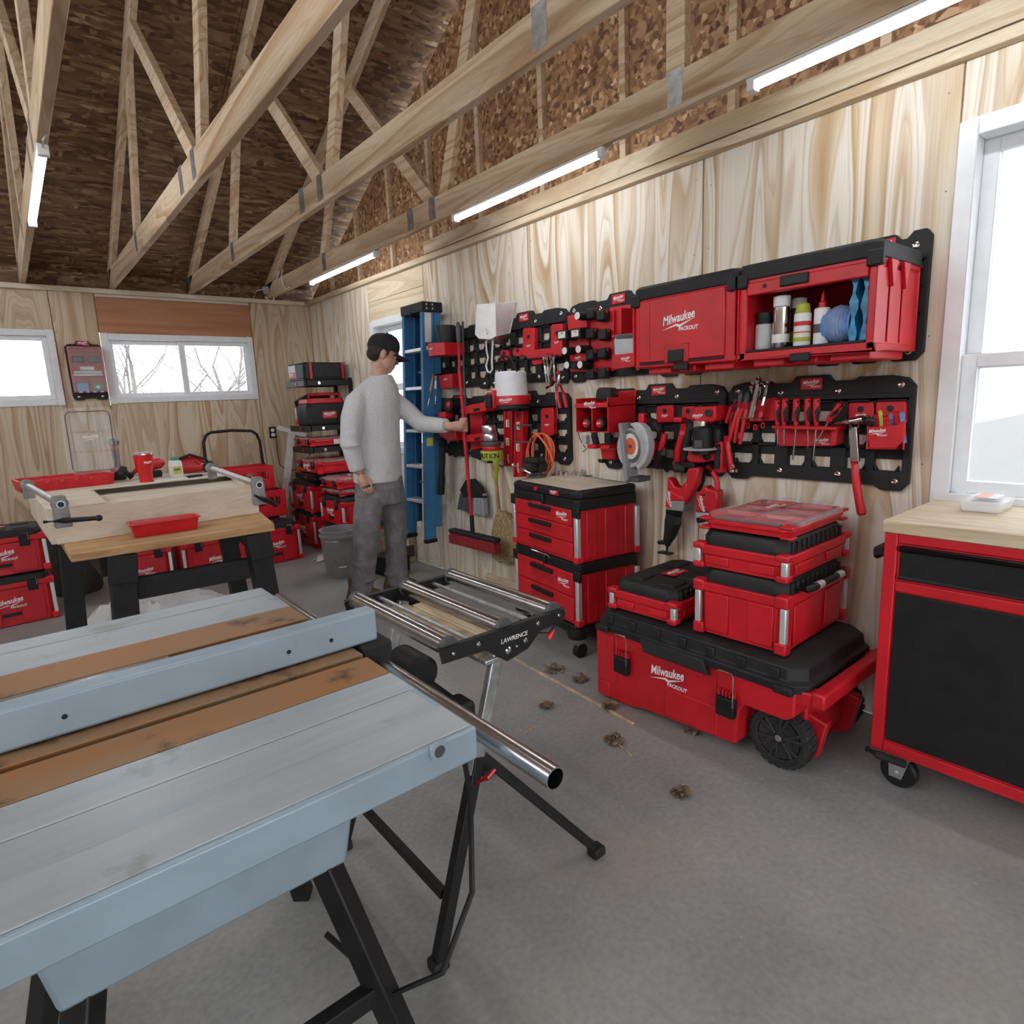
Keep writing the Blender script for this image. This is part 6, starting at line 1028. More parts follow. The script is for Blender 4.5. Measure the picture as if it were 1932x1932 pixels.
tgm = wt('palm_tool', 'red corded driver hanging under the drill station', 'power tool', (1140, 850, 0.05), [('s', 'body', 'red', '1131 838 1155 832 1162 846 1158 868 1134 866', 0.10, 0.04, 0.01), ('s', 'foot', 'black', '1128 866 1136 868 1136 874 1128 872', 0.09, 0.05, 0.002)]); wlogo(tgm, 1155, 846, 0.102, 0.04)
wt('hanging_charger', 'small silver gadget with black lead below the drill station', 'charger', (1102, 828, 0.06), [('s', 'case', 'lgrey', '1097 822 1106 821 1106 838 1098 839', 0.08, 0.05), ('t', 'lead', 'black', '1091 815 .07 1094 828 .07 1102 842 .07 1107 848 .08 1099 852 .08', 0.0025, 6)])
# --- loose battery on top of the station, batteries on the racks
def battery(lab, c, rot, s=1.0, group='black tool batteries', printed=False, sy=1.0):
    t = thing('tool_battery', lab, 'battery', c, rot=rot, group=group)
    MB().loft([rect(0.036 * s, 0.055 * s * sy, 0, 0.008), rect(0.038 * s, 0.058 * s * sy, 0.012 * s, 0.008), rect(0.037 * s, 0.056 * s * sy, 0.045 * s, 0.008), rect(0.028 * s, 0.044 * s * sy, 0.058 * s, 0.006)]).build('case', 'charcoal', t, bev=0.003)
    for k in (-1, 1): B((k * 0.038 * s, 0.02 * s, 0.03 * s), (0.005, 0.02 * s, 0.016)).build('release_button', 'red', t, bev=0.002)
    if printed: B((0, 0, 0.0585 * s), (0.022, 0.07, 0.002)).build('print_strip', 'red', t); B((0.016, 0, 0.0582 * s), (0.012, 0.07, 0.001)).build('print_panel', 'lgrey', t)
    return t
battery('loose black battery with red strip lying on the drill station', W(1145, 752, 0.16) + V((0, 0, -0.01)), (rad(0), rad(4), rad(-65)), 1.15, printed=True)
m18 = wt('battery_rack', 'red rack of eight black slide batteries beside the cabinet', 'rack', (1135, 705, 0.03), [('s', 'panel', 'red', '1112 593 1158 584 1158 700 1117 703', 0.05, 0.027)])
B18 = [(1123, 593), (1122, 630), (1146, 632), (1122, 670), (1145, 667), (1123, 706), (1145, 704), (1143, 596)]
for k, (u, v) in enumerate(B18): battery(['black battery at the top of the wall rack', 'black battery second down the outer column', 'black battery second down the inner column, logo in white', 'black battery third down the outer column', 'black battery third down beside the grey case', 'black battery lowest in the outer column', 'black battery lowest in the inner column', 'black battery topmost beside the red bin'][k], W(u, v, 0.052), (rad(90), 0, rad(-90)), 0.84, 'slide batteries on the red rack', sy=0.62)
m12 = wt('battery_rack', 'red rack of small white capped stick batteries', 'rack', (1090, 705, 0.03), [('s', 'panel', 'red', '1070 596 1108 588 1113 702 1076 702', 0.045, 0.027), ('s', 'upper_cradle', 'red', '1074 606 1106 603 1107 618 1075 621', 0.075, 0.045), ('s', 'lower_cradle', 'red', '1078 668 1112 664 1113 680 1078 684', 0.07, 0.045)]); wlogo(m12, 1090, 676, 0.072, 0.05)
for k, (u, v) in enumerate([(1089, 596), (1065, 662), (1091, 659), (1069, 689), (1094, 688), (1082, 690)]):
    q = W(u, v, 0.14); t = thing('stick_battery', ['white capped stick battery at the top of its rack', 'stick battery in the middle beside the red hook', 'stick battery in the middle of the rack', 'stick battery lowest beside the pliers', 'stick battery lowest beside the black batteries', 'dim stick battery between the two lowest'][k], 'battery', q, group='stick batteries on the red rack')
    MB().lathe(q, [(0.02, 0), (0.022, 0.006), (0.022, 0.094), (0.016, 0.095)], axis=(1, 0, 0), n=18).build('cell_case', 'black', t, world=True)
    if k != 5: MB().lathe(q, [(0.0, 0.003), (0.019, 0.002), (0.02, 0.0), (0.019, -0.001)], axis=(-1, 0, 0), n=18).build('white_end', 'paper', t, world=True)
for k, (u, v, lab) in enumerate([(1060, 632, 'square labelled charger block nearer the ladder'), (1085, 629, 'square labelled charger block nearer the batteries')]):
    t = wt('label_block', lab, 'battery', (u, v + 9, 0.05), [('s', 'case', 'black', f'{u-10} {v-8} {u+9} {v-10} {u+10} {v+9} {u-9} {v+10}', 0.13, 0.046, 0.004), ('s', 'paper_face', 'paper', f'{u-7} {v-5} {u+6} {v-7} {u+6} {v+5} {u-7} {v+7}', 0.1315, 0.129, 0.0)], 'label faced blocks'); B(W(u, v - 3, 0.132), (0.001, 0.022, 0.006)).build('print_bar', 'orange', t, world=True)
wt('wall_bin', 'red open bin between the battery rack and the closed cabinet', 'bin', (1175, 640, 0.03), [('s', 'back', 'red', '1150 580 1196 573 1196 632 1155 636', 0.034, 0.027), ('s', 'side', 'red', '1168 582 1172 580 1172 634 1168 636', 0.12, 0.034), ('s', 'floor', 'red2', '1152 632 1196 628 1196 634 1154 638', 0.12, 0.034)])
rtb = wt('tray_bin', 'red tray holding a grey fabric case beside the closed cabinet', 'tray', (1178, 695, 0.03), [('s', 'front', 'red', '1155 670 1197 665 1197 692 1160 697 1155 694', 0.16, 0.152), ('s', 'base', 'red', '1156 689 1197 685 1197 690 1158 694', 0.152, 0.03)]); wlogo(rtb, 1180, 678, 0.162, 0.06, 'full')
wt('grey_case', 'grey zipped case standing in the red tray', 'case', (1178, 685, 0.04), [('s', 'shell', 'lgrey', '1157 640 1162 634 1197 631 1197 682 1170 684 1158 672', 0.145, 0.04, 0.01), ('s', 'zip_band', 'dgrey', '1160 634 1168 630 1197 630 1197 638 1162 640', 0.147, 0.038, 0.004)])
# --- left upper plate: hooks, wrenches, scoop, lantern
hook('tall red hook plate above the black tool rail', 986, 619, 1008, 674, 0.06); hook('tall red hook plate beside the labelled blocks', 1039, 612, 1061, 668, 0.06); hook('small red hook plate beside the scoop loop', 943, 661, 959, 680, 0.05, lg=False); hook('small red hook plate between the small and the tall one', 967, 657, 986, 672, 0.05, lg=False); hook('long red hook plate above the orange hose', 1020, 770, 1044, 822, 0.06)
rr = wt('tool_rail', 'black rail with red base holding hanging wrenches', 'rack', (1030, 680, 0.04), [('s', 'base', 'red', '986 664 1022 658 1060 655 1060 672 1010 679 990 676', 0.09, 0.06, 0.004), ('t', 'rail', 'black', '990 672 .09 996 678 .13 1030 675 .13 1062 670 .13', 0.006, 8), ('s', 'under_block', 'red', '1002 680 1022 678 1022 686 1006 689', 0.10, 0.05)])
for k, (u0, u1, v1) in enumerate([(1026, 1032, 722), (1032, 1037, 728), (1041, 1035, 716), (1044, 1048, 718)]): wt('ring_spanner', ['first thin chrome spanner hanging from the black rail', 'second thin chrome spanner on the black rail', 'third thin chrome spanner on the black rail', 'thickest chrome spanner on the black rail'][k], 'spanner', (u1, v1, 0.13), [('t', 'shank', 'chrome', f'{u0} 678 .142 {(u0+u1)/2} {(678+v1)/2} .14 {u1} {v1} .138', [0.006, 0.005, 0.006], 8), ('t', 'ring_end', 'chrome', f'{u0} 673 .142 {u0} 680 .142', [0.009, 0.009], 10)], 'thin chrome spanners')
for k, (u, v) in enumerate([(1036, 670), (1044, 670), (1052, 671)]): wt('hex_key', ['red dipped hex key first on the rail', 'red dipped hex key second on the rail', 'red dipped hex key third on the rail'][k], 'hex key', (u, v, 0.14), [('t', 'grip', 'red', f'{u-5} {v-3} .15 {u+6} {v} .155', [0.006, 0.007], 8), ('t', 'bend', 'steel', f'{u-5} {v-3} .15 {u-7} {v+8} .148', 0.0035, 6)], 'red dipped hex keys')
wt('slip_pliers', 'bright red plier pair hanging below the black rail', 'pliers', (1058, 770, 0.10), [('t', 'jaws', 'steel', '1055 700 .10 1054 716 .10 1052 730 .10', [0.004, 0.010, 0.008], 8), ('t', 'handle', 'red', '1050 728 .10 1052 750 .10 1057 770 .10', [0.008, 0.011, 0.010], 10), ('t', 'handle', 'red', '1057 726 .105 1064 745 .105 1069 769 .105', [0.008, 0.011, 0.010], 10), ('c', 'ring', 'red', '1053 700 .11 1054 706 .11', 0.012)])
wt('cable_cutter', 'black jawed cutter with thin chrome leg hanging beside the red pliers', 'cutter', (1050, 790, 0.09), [('t', 'jaw', 'black', '1031 732 .09 1040 726 .09 1048 718 .09', [0.008, 0.012, 0.008], 10), ('t', 'leg', 'chrome', '1048 722 .095 1049 745 .095 1053 790 .095', [0.005, 0.004, 0.003], 8), ('c', 'collar', 'red', '1044 713 .10 1050 718 .10', 0.012)])
# aluminium scoop
sc = thing('aluminium_scoop', 'bright aluminium scoop with white loop handle on the wall', 'scoop', W(930, 640, 0.06))
def panel(pts, name, mat, th=0.004):
    p = [W(*q) for q in pts]; n = (p[1] - p[0]).cross(p[2] - p[0]).normalized(); n = n if n.x > 0 else -n
    MB().prism(p, n * th).build(name, mat, sc, world=True, bev=0.001)
panel([(899, 574, .24), (934, 572, .22), (936, 634, .22), (925, 640, .23), (903, 639, .24), (896, 631, .245)], 'bowl_front', 'alu_bright')
panel([(934, 572, .22), (974, 570, .06), (962, 628, .06), (953, 636, .10), (936, 634, .22)], 'bowl_side', 'alu_bright')
panel([(936, 634, .22), (962, 628, .06), (957, 646, .06), (940, 650, .15)], 'bowl_base', 'alu'); panel([(936, 634, .22), (940, 650, .15), (905, 646, .16), (903, 639, .24), (925, 640, .23)], 'bowl_base', 'alu')
MB().tube([W(974, 570, .06), W(962, 628, .06), W(948, 648, .10)], 0.006, 8).build('rim', 'alu', sc, world=True)
for k, u in ((0, 918), (1, 921), (2, 919)): MB().lathe(W(u, 622 + 4 * k, .242 - .0 * k), [(0.005, 0), (0.003, 0.003)], axis=(-1, 0, 0), n=8).build('rivet', 'steel', sc, world=True)
MB().tube([W(*q) for q in [(917, 640, .19), (918, 660, .19), (921, 675, .19), (917, 690, .19), (920, 701, .19), (925, 703, .19), (929, 697, .19), (928, 680, .19), (929, 660, .19), (930, 641, .19)]], 0.006, 8).build('loop_handle', 'white', sc, world=True)
# site light
LQ = W(966, 772, 0.17)
lt_ = thing('area_light', 'frosted white lantern with red base and black carry handle', 'lantern', LQ)
H_ = W(966, 700, 0.17).z - LQ.z
MB().lathe(LQ, [(0.10, 0.0), (0.108, 0.006), (0.105, 0.028)], n=32).build('foot_ring', 'charcoal', lt_, world=True); MB().lathe(LQ + V((0, 0, 0.028)), [(0.112, 0), (0.115, 0.02), (0.108, 0.055)], n=32).build('base', 'red', lt_, world=True); MB().lathe(LQ + V((0, 0, 0.083)), [(0.105, 0), (0.098, H_ - 0.095), (0.088, H_ - 0.085), (0.0, H_ - 0.083)], n=32).build('diffuser', 'lens', lt_, world=True)
MB().tube([LQ + V((-0.02, 0.085, H_ - 0.01)), LQ + V((-0.04, 0.06, H_ + 0.075)), LQ + V((-0.045, 0.0, H_ + 0.09)), LQ + V((-0.04, -0.06, H_ + 0.075)), LQ + V((-0.02, -0.085, H_ - 0.01))], 0.009, 10).build('carry_handle', 'black', lt_, world=True)
B(LQ + V((-0.10, 0.055, 0.065)), (0.06, 0.07, 0.11)).build('battery_housing', 'red', lt_, world=True, bev=0.01); B(LQ + V((-0.135, 0.055, 0.055)), (0.03, 0.055, 0.08)).build('battery', 'black', lt_, world=True, bev=0.006)
for k in (-1, 0, 1): B(LQ + V((-0.131, 0.055 + k * 0.018, 0.112)), (0.003, 0.008, 0.008)).build('button', 'white', lt_, world=True)
logo(lt_, LQ + V((-0.098, -0.062, 0.05)), (0.55, -0.83, 0), (0, 0, 1), 0.09, 'word', world=True)
MB().tube([W(958, 690, 0.03), LQ + V((-0.045, 0.01, H_ + 0.08)), LQ + V((-0.05, 0.01, H_ + 0.10))], 0.006, 8).build('hanger', 'black', lt_, world=True)
# --- holders beside the ladder
hb = thing('canister_holder', 'red hex fronted holder on the plate for a black canister', 'tool holder', W(836, 670, 0.03))
cy_ = W(838, 660, 0.15).y; z0, z1 = W(838, 672, 0.15).z, W(838, 648, 0.15).z
MB().loft([[(-d, cy_ + a, z) for d, a in ((0.028, 0.085), (0.20, 0.085), (0.25, 0.05), (0.25, -0.03), (0.20, -0.085), (0.028, -0.085), (0.028, -0.075), (0.195, -0.075), (0.24, -0.026), (0.24, 0.046), (0.195, 0.075), (0.028, 0.075))] for z in (z0, z1)]).build('ring', 'red', hb, world=True, bev=0.003)
B((-0.12, cy_, z0 + 0.004), (0.18, 0.15, 0.008)).build('base', 'red2', hb, world=True); logo(hb, (-0.2515, cy_ + 0.012, (z0 + z1) / 2 + 0.004), WR, WU, 0.045, 'word', world=True)
cn = thing('black_canister', 'glossy black canister standing in the red hex holder', 'canister', (-0.125, cy_, z0 + 0.008)); MB().lathe((0, 0, 0), [(0.064, 0), (0.066, 0.004), (0.068, 0.19), (0.066, 0.20), (0.058, 0.20), (0.056, 0.01), (0, 0.01)], n=32).build('can', 'black', cn)
sb = thing('small_bin', 'small red bin with white logo under the canister holder', 'bin', W(845, 732, 0.03)); yb_ = W(848, 720, 0.10).y; za, zb2 = W(845, 733, 0.12).z, W(845, 706, 0.12).z
MB().loft([[(-d, yb_ + a * k, z) for d, a in ((0.028, 0.085), (0.028 + 0.11 * k, 0.085), (0.028 + 0.11 * k, -0.085), (0.028, -0.085))] for z, k in ((za, 0.92), (zb2, 1.0))]).build('tub', 'red', sb, world=True, bev=0.005); logo(sb, (-0.139, yb_ - 0.01, (za + zb2) / 2 + 0.012), WR, WU, 0.05, 'word', world=True); B((-0.085, yb_, zb2 + 0.0005), (0.095, 0.15, 0.002)).build('mouth_shade', 'black', sb, world=True)  # black sheet on the filled tub paints the shade of its inside
# files hung on the little bin's side peg
for k, (u0, v0, u1, v1, mt, lab) in enumerate([(817, 708, 808, 764, 'wood_handle', 'wooden handled chisel hanging over the ladder rail'), (822, 708, 822, 758, 'alu', 'steel bar tool hanging beside the wooden chisel')]):
    wt('hanging_chisel', lab, 'chisel', (u1, v1, 0.28), [('t', 'handle', mt, f'{u0} {v0} .27 {(u0+u1)/2} {(v0+v1)/2} .27', [0.008, 0.010], 10), ('t', 'blade', 'steel', f'{(u0+u1)/2} {(v0+v1)/2} .27 {u1} {v1} .27', [0.006, 0.005], 8), ('c', 'tip', 'chrome', f'{u1} {v1} .27 {u1-.5} {v1+4} .27', 0.009, 0.006)], 'chisels on the peg')
wt('peg_arm', 'black peg arm reaching out from the plate beside the small bin', 'hook', (826, 706, 0.05), [('t', 'arm', 'black', '840 704 .028 832 706 .15 821 707 .28 814 707 .285', 0.007, 8), ('c', 'peg_pin', 'chrome', '815 707 .285 815 706 .30', 0.004)])
# --- long handled tools
def pole(*q): return [W(*q[i:i + 3]) for i in range(0, len(q), 3)]
pbm = thing('push_broom', 'push broom with red pole and wide grey head, held by the man', 'broom', W(893, 1010, 0.17))
bp = pole(864, 612, .20, 867, 700, .20, 873, 770, .20, 876, 820, .19, 885, 925, .185, 891, 992, .18)
MB().tube(bp, 0.0115, 12).build('pole', 'red', pbm, world=True); MB().tube(pole(864, 608, .20, 864, 612, .20, 865, 630, .20, 866, 646, .20), [0.010, 0.015, 0.0165, 0.0145], 12).build('foam_grip', 'dgrey', pbm, world=True)
zh_ = W(893, 1006, .18).z; hL, hR = px(852, 1000, z=zh_), px(939, 1020, z=zh_); u_ = (hR - hL)
MB().cyl(bp[-1] + V((0, 0, -0.05)), bp[-1] + V((0, 0, 0.075)), 0.017, 0.015).build('socket', 'black', pbm, world=True)
MB().bar(hL, hR, 0.065, 0.03).build('head_block', 'charcoal', pbm, world=True, bev=0.01); MB().bar(hL + u_ * 0.02 + V((0, 0, -0.05)), hR - u_ * 0.02 + V((0, 0, -0.05)), 0.058, 0.07).build('bristles', 'bristle_red', pbm, world=True, bev=0.004)
for k in range(9):
    p = hL.lerp(hR, (k + .5) / 9); MB().bar(p + V((0, 0, -0.03)), p + V((0, 0, -0.09)), 0.061, u_.length / 9.6, up=u_).build('bristle_tuft', 'bristle_red', pbm, world=True)
abm = thing('angle_broom', 'angle broom with thin grey pole and grey flared bristles', 'broom', W(890, 970, 0.06))
MB().tube(pole(873, 607, .06, 875, 700, .06, 880, 800, .06, 884, 905, .07), 0.009, 10).build('pole', 'dgrey', abm, world=True); MB().slab(ss('878 905 890 904 905 922 912 940 874 938 867 925'), 0.09, 0.05).build('head', 'charcoal', abm, world=True, bev=0.004)
for k in range(7): a0, a1 = 868 + k * 6.2, 862 + k * 7.6; MB().slab([a0, 928 + abs(k - 3) * 1.0, a0 + 6.0, 928 + abs(k - 2) * 1.0, a1 + 7.2, 962 + k * 2.0, a1, 961 + k * 2.0], 0.085 - 0.002 * (k % 2), 0.05).build('bristle_bunch', 'bristle_grey' if k > 3 else 'dgrey', abm, world=True, bev=0.002)
cbm = thing('corn_broom', 'corn broom with wooden pole hanging beside the drawer boxes', 'broom', W(945, 1060, 0.05))
MB().tube(pole(929, 838, .06, 931, 860, .06, 937, 920, .06, 941, 965, .06), 0.013, 12).build('pole', 'wood_handle', cbm, world=True); MB().tube(pole(940, 955, .06, 942, 968, .06), [0.016, 0.022], 12).build('binding', 'straw', cbm, world=True)
MB().slab(ss('936 966 948 966 962 985 972 1010 975 1050 965 1062 940 1062 926 1050 926 1005 930 982'), 0.085, 0.03).build('straw_head', 'straw', cbm, world=True, bev=0.01)
for v in (1000, 1012, 1024): MB().slab([926, v, 973, v + 3, 973, v + 5, 926, v + 2], 0.087, 0.08).build('stitching', 'cardboard', cbm, world=True)
cl_ = wt('handle_clip_bar', 'red broom clip bracket with two arms on the lower plate', 'clip bracket', (890, 845, 0.03), [('s', 'back', 'red', '886 772 908 768 910 846 888 850', 0.06, 0.027), ('s', 'upper_arm', 'red', '870 770 884 764 914 759 916 776 884 781 870 782', 0.16, 0.06, 0.005), ('s', 'lower_arm', 'red', '871 823 884 820 912 817 912 832 884 834 872 834', 0.16, 0.06, 0.005), ('s', 'rubber_pad', 'black', '893 771 904 769 905 775 893 777', 0.163, 0.158), ('s', 'rubber_pad', 'black', '895 826 906 824 906 830 895 832', 0.163, 0.158), ('s', 'rubber_pad', 'black', '867 772 876 770 876 777 867 779', 0.163, 0.15)])
# leaf blower and sander on the lower left plate
bl = wt('leaf_blower', 'red and black blower with long black nozzle hanging beside the ladder', 'blower', (832, 900, 0.10), [('b', 'motor_body', 'red', '841 783 .13', (0.08, 0.09, 0.05), 0.012), ('s', 'housing', 'red2', '826 800 856 802 860 830 846 834 828 822', 0.19, 0.11, 0.01), ('s', 'handle_side', 'charcoal', '818 815 826 812 834 826 828 834 818 826', 0.17, 0.10, 0.006), ('t', 'nozzle', 'black', '834 828 .15 834 860 .15 833 895 .15 833 905 .15 832 932 .15', [0.030, 0.026, 0.025, 0.029, 0.027], 16)])
wt('fan_motor', 'round red fan motor with black ring above the blower', 'fan', (845, 770, 0.06), [('l', 'ring', 'black', '846 765 .16', (-1, 0, 0), [(0.05, -0.10), (0.052, 0), (0.04, 0.004), (0.03, -0.002), (0.0, -0.002)]), ('l', 'hub', 'red', '846 764 .167', (-1, 0, 0), [(0.024, 0), (0.018, 0.006), (0.0, 0.008)]), ('b', 'arm', 'red', '860 760 .10', (0.12, 0.03, 0.05), 0.008)])
wt('filter_bag', 'black pleated bag hanging under the lower plates', 'bag', (862, 862, 0.05), [('s', 'bag', 'black_soft', '844 836 878 834 880 858 872 862 866 858 858 863 852 858 846 861', 0.048, 0.028, 0.004)])
wt('black_apron_box', 'flat black case hanging behind the tape rolls', 'case', (898, 862, 0.04), [('s', 'case', 'black_soft', '886 850 912 848 914 862 904 868 888 862', 0.08, 0.028, 0.006)])
# tape rolls on one peg
TQ = W(930, 868, 0.17); rolls = [('lime', 0.075, 0.066, 'lime green printed barricade tape roll, lowest on the peg'), ('red', 0.062, 0.03, 'red tape roll between the grey and the lime one'), ('dgrey', 0.066, 0.028, 'dark grey tape roll above the red one'), ('alu', 0.048, 0.052, 'wider shiny foil tape roll'), ('alu', 0.045, 0.056, 'topmost shiny foil tape roll, slightly smaller')]
z = TQ.z; ax = V((-0.08, 0.02, 1)).normalized(); c = TQ.copy()
for k, (mt, r, h, lab) in enumerate(rolls):
    t = thing('tape_roll', lab, 'tape', c, group='tape rolls on the peg'); MB().lathe(c, [(0.02, 0.001), (r - 0.002, 0.001), (r, 0.004), (r, h - 0.004), (r - 0.002, h - 0.001), (0.02, h - 0.001), (0.02, 0.001)], axis=ax, n=30, cap=False).build('roll', mt, t, world=True)
    if k == 0:
        for j, (s_, a0) in enumerate((('C', 150), ('A', 168), ('U', 186), ('T', 204), ('I', 220), ('O', 236), ('N', 254))):
            a = rad(a0); n = V((cos(a), sin(a), 0)); place(text_mesh(s_, 0.0), 'print_letter', t, c + ax * h * 0.5 + n * (r + 0.0012), V((-n.y, n.x, 0)), ax, 0.045, True, 'black')
        tp_ = [c + V((-0.03, -0.055, h * 0.4)), c + V((-0.035, -0.075, 0.0)), c + V((-0.03, -0.08, -0.05)), c + V((-0.045, -0.075, -0.10)), c + V((-0.03, -0.07, -0.135))]
        MB().tube(tp_, [0.02, 0.022, 0.017, 0.022, 0.012], 8, flat=0.15).build('loose_end', 'lime', t, world=True)
    c = c + ax * h
wt('tape_peg', 'black peg the tape rolls are stacked on', 'hook', (930, 840, 0.03), [('t', 'stem', 'black', '948 880 .03 936 875 .165', 0.008, 8)]); pk = bpy.data.objects['tape_peg']; MB().cyl(TQ - ax * 0.012, c + ax * 0.01, 0.012).build('spindle', 'black', pk, world=True); MB().cyl(TQ - ax * 0.014, TQ - ax * 0.002, 0.042).build('rest_disc', 'black', pk, world=True)
# red levels
def level(lab, u, v0, v1, d, uu):
    t = wt('spirit_level', lab, 'spirit level', (u, v1, d - 0.03), [('s', 'beam', 'red2', f'{u-6} {v0} {u+6} {v0} {u+6+uu} {v1} {u-6+uu} {v1}', d, d - 0.025, 0.002), ('s', 'flange', 'red', f'{u-8} {v0} {u-5} {v0} {u-5+uu} {v1} {u-8+uu} {v1}', d + 0.01, d - 0.035, 0.002), ('s', 'flange', 'red', f'{u+5} {v0} {u+8} {v0} {u+8+uu} {v1} {u+5+uu} {v1}', d + 0.01, d - 0.035, 0.002)], 'red spirit levels')
    for f in (0.22, 0.55): v = v0 + (v1 - v0) * f; B(W(u + uu * f, v, d), (0.012, 0.03, 0.05)).build('vial_window', 'white', t, world=True, bev=0.004); MB().cyl(W(u + uu * f, v, d + 0.007) + V((0, 0, -0.018)), W(u + uu * f, v, d + 0.007) + V((0, 0, 0.018)), 0.006, n=10).build('vial', 'lime', t, world=True)
    wlogo(t, u + uu * 0.85, v0 + (v1 - v0) * 0.86, d + 0.002, 0.07, 'word', (0, 0, -1), WR)
level('long red spirit level beside the orange hose', 979, 776, 900, 0.10, -3); level('red spirit level half hidden behind the tape rolls', 958, 776, 880, 0.07, 0)
# square wire hook with the hose coil
sq = wt('wire_loop_hook', 'grey square wire loop hook carrying the orange hose', 'hook', (1000, 834, 0.03), [('t', 'loop', 'dgrey', '972 834 .16 971 803 .16 1002 802 .16 1003 834 .16 972 834 .16', 0.006, 8), ('t', 'arm', 'dgrey', '1003 834 .16 1018 832 .03', 0.007, 8)])
hs = thing('hose_coil', 'orange air hose coiled over the grey wire hook', 'hose', W(1012, 880, 0.08)); r_ = random.Random(5); pts = []
for k in range(7):
    w0 = 17 + r_.uniform(-5, 9); h0 = 34 + r_.uniform(-3, 10); d0 = 0.06 + 0.014 * k
    for i in range(24): t_ = 2 * pi * i / 24 - pi / 2; pts.append(W(1019 + w0 * cos(t_) + k * 1.2 - 4, 818 + h0 + h0 * sin(t_), d0 + 0.014 * i / 24))
MB().tube(pts, 0.0058, 8).build('hose', 'orange', hs, world=True)
pts = [W(1004 + 38 * (1 - cos(t_)) / 2 + 6 * sin(t_), 817 + 60 * (1 - cos(t_)) / 2 - 8 * sin(t_), 0.17) for t_ in [pi * i / 14 for i in range(15)]]; MB().tube(pts, 0.0065, 8).build('free_end', 'orange', hs, world=True)

# ---------------------------------------------------------------- vise and clutter on the drawer tray
DZ = 0.522 + 0.33 + 0.0445
def dpt(u, v, z=DZ): return px(u, v, z=z)
vi = thing('bench_vise', 'dark grey bench vise with steel handle bolted to the drawer top', 'vise', dpt(1013, 900), rad(-75)); 
MB().lathe((0, 0, 0), [(0.05, 0), (0.05, 0.012), (0.035, 0.02), (0.032, 0.03)], n=20).build('swivel_base', 'dgrey', vi)
MB().prism([(-0.045, -0.03, 0.03), (0.045, -0.03, 0.03), (0.05, -0.03, 0.07), (0.035, -0.03, 0.10), (-0.035, -0.03, 0.10), (-0.05, -0.03, 0.07)], (0, 0.08, 0)).build('body', 'charcoal', vi, bev=0.006)
B((0, -0.06, 0.105), (0.10, 0.03, 0.03)).build('front_jaw', 'black', vi, bev=0.004); B((0, -0.018, 0.105), (0.10, 0.03, 0.03)).build('rear_jaw', 'black', vi, bev=0.004); B((0, -0.07, 0.065), (0.06, 0.07, 0.05)).build('slide', 'charcoal', vi, bev=0.006); MB().cyl((0, -0.09, 0.06), (0, -0.15, 0.06), 0.012).build('screw', 'steel', vi); MB().tube([(-0.07, -0.14, 0.085), (0, -0.14, 0.06), (0.05, -0.14, 0.042)], 0.005, 8).build('handle', 'chrome', vi); MB().ball((-0.07, -0.14, 0.085), 0.01, 8).build('handle_knob', 'chrome', vi); B((0.0, -0.031, 0.085), (0.03, 0.003, 0.014)).build('mark_plate', 'red', vi)
r_ = random.Random(9)
for k, (u, v) in enumerate([(1083, 897), (1092, 899), (1100, 896), (1058, 899), (1068, 902)]):
    q = dpt(u, v); t = thing('steel_socket', ['steel socket standing nearest the saw on the drawer top', 'larger steel socket among the bits', 'steel socket at the back of the drawer top', 'steel socket lying near the vise', 'small steel socket in front of the others'][k], 'socket', q, group='sockets on the drawer top'); MB().pipe((0, 0, 0), (0, 0, 0.022 + 0.004 * k), 0.011, 0.007, 14).build('sleeve', 'chrome', t); MB().cyl((0, 0, 0.001), (0, 0, 0.006), 0.0075, n=12).build('drive_end', 'dgrey', t)
for k, (u, v) in enumerate([(1045, 896), (1062, 893), (1108, 899)]):
    q = dpt(u, v); t = thing('hex_bit', ['dark bit lying beside the vise', 'dark bit lying behind the sockets', 'dark bit lying at the far edge of the tray'][k], 'bit', q, 0.4 + k, group='bits on the drawer top'); MB().cyl((-0.03, 0, 0.004), (0.005, 0, 0.004), 0.004, n=6).build('shank', 'dgrey', t); MB().cyl((0.005, 0, 0.004), (0.025, 0, 0.004), 0.0025, n=6).build('tip', 'steel', t)

# ================================================================ STEPLADDER hung on the wall
la = thing('stepladder', 'blue fibreglass stepladder with black top cap hung folded on the wall', 'ladder', W(805, 1010, 0.2))
L_ = lambda mb, n, m, **k: mb.build(n, m, la, world=True, **k)
def rail(top, bot, deep, wid, mat, name, s):
    """C channel: web toward s (in Y), flanges at both edges; top and bot are points on the outer front edge"""
    d = bot - top; m = MB()
    for x0, x1, w0, w1 in ((0, deep, 0, 0.006), (0, 0.006, 0, wid), (deep - 0.006, deep, 0, wid)):
        ps = [V((x0, -s * w0, 0)), V((x1, -s * w0, 0)), V((x1, -s * w1, 0)), V((x0, -s * w1, 0))]; m.loft([[top + p for p in ps], [bot + p for p in ps]])
    return L_(m, name, mat, bev=0.0015)
rt0, rt1 = W(796, 578, .23), W(804, 1022, .23); lt0, lt1 = W(758, 590, .23), W(764, 1005, .23); lt0.z = rt0.z; lt1.z = rt1.z
rail(rt0, rt1, 0.095, 0.03, 'blue', 'front_rail', -1); rail(lt0, lt1, 0.095, 0.03, 'blue', 'front_rail', 1)
o = V((0.10, 0, 0)); rail(rt0 + o, rt1 + o + V((0, 0, 0.10)), 0.055, 0.025, 'blue', 'rear_rail', -1); rail(lt0 + o, lt1 + o + V((0, 0, 0.10)), 0.055, 0.025, 'blue_shaded', 'rear_rail', 1)  # rail seen from inside gets the blue with shade painted in
zc = rt0.z; BB((-0.235, rt0.y - 0.012, zc - 0.035), (-0.065, lt0.y + 0.012, zc + 0.035)).build('top_cap', 'charcoal', la, world=True, bev=0.006)
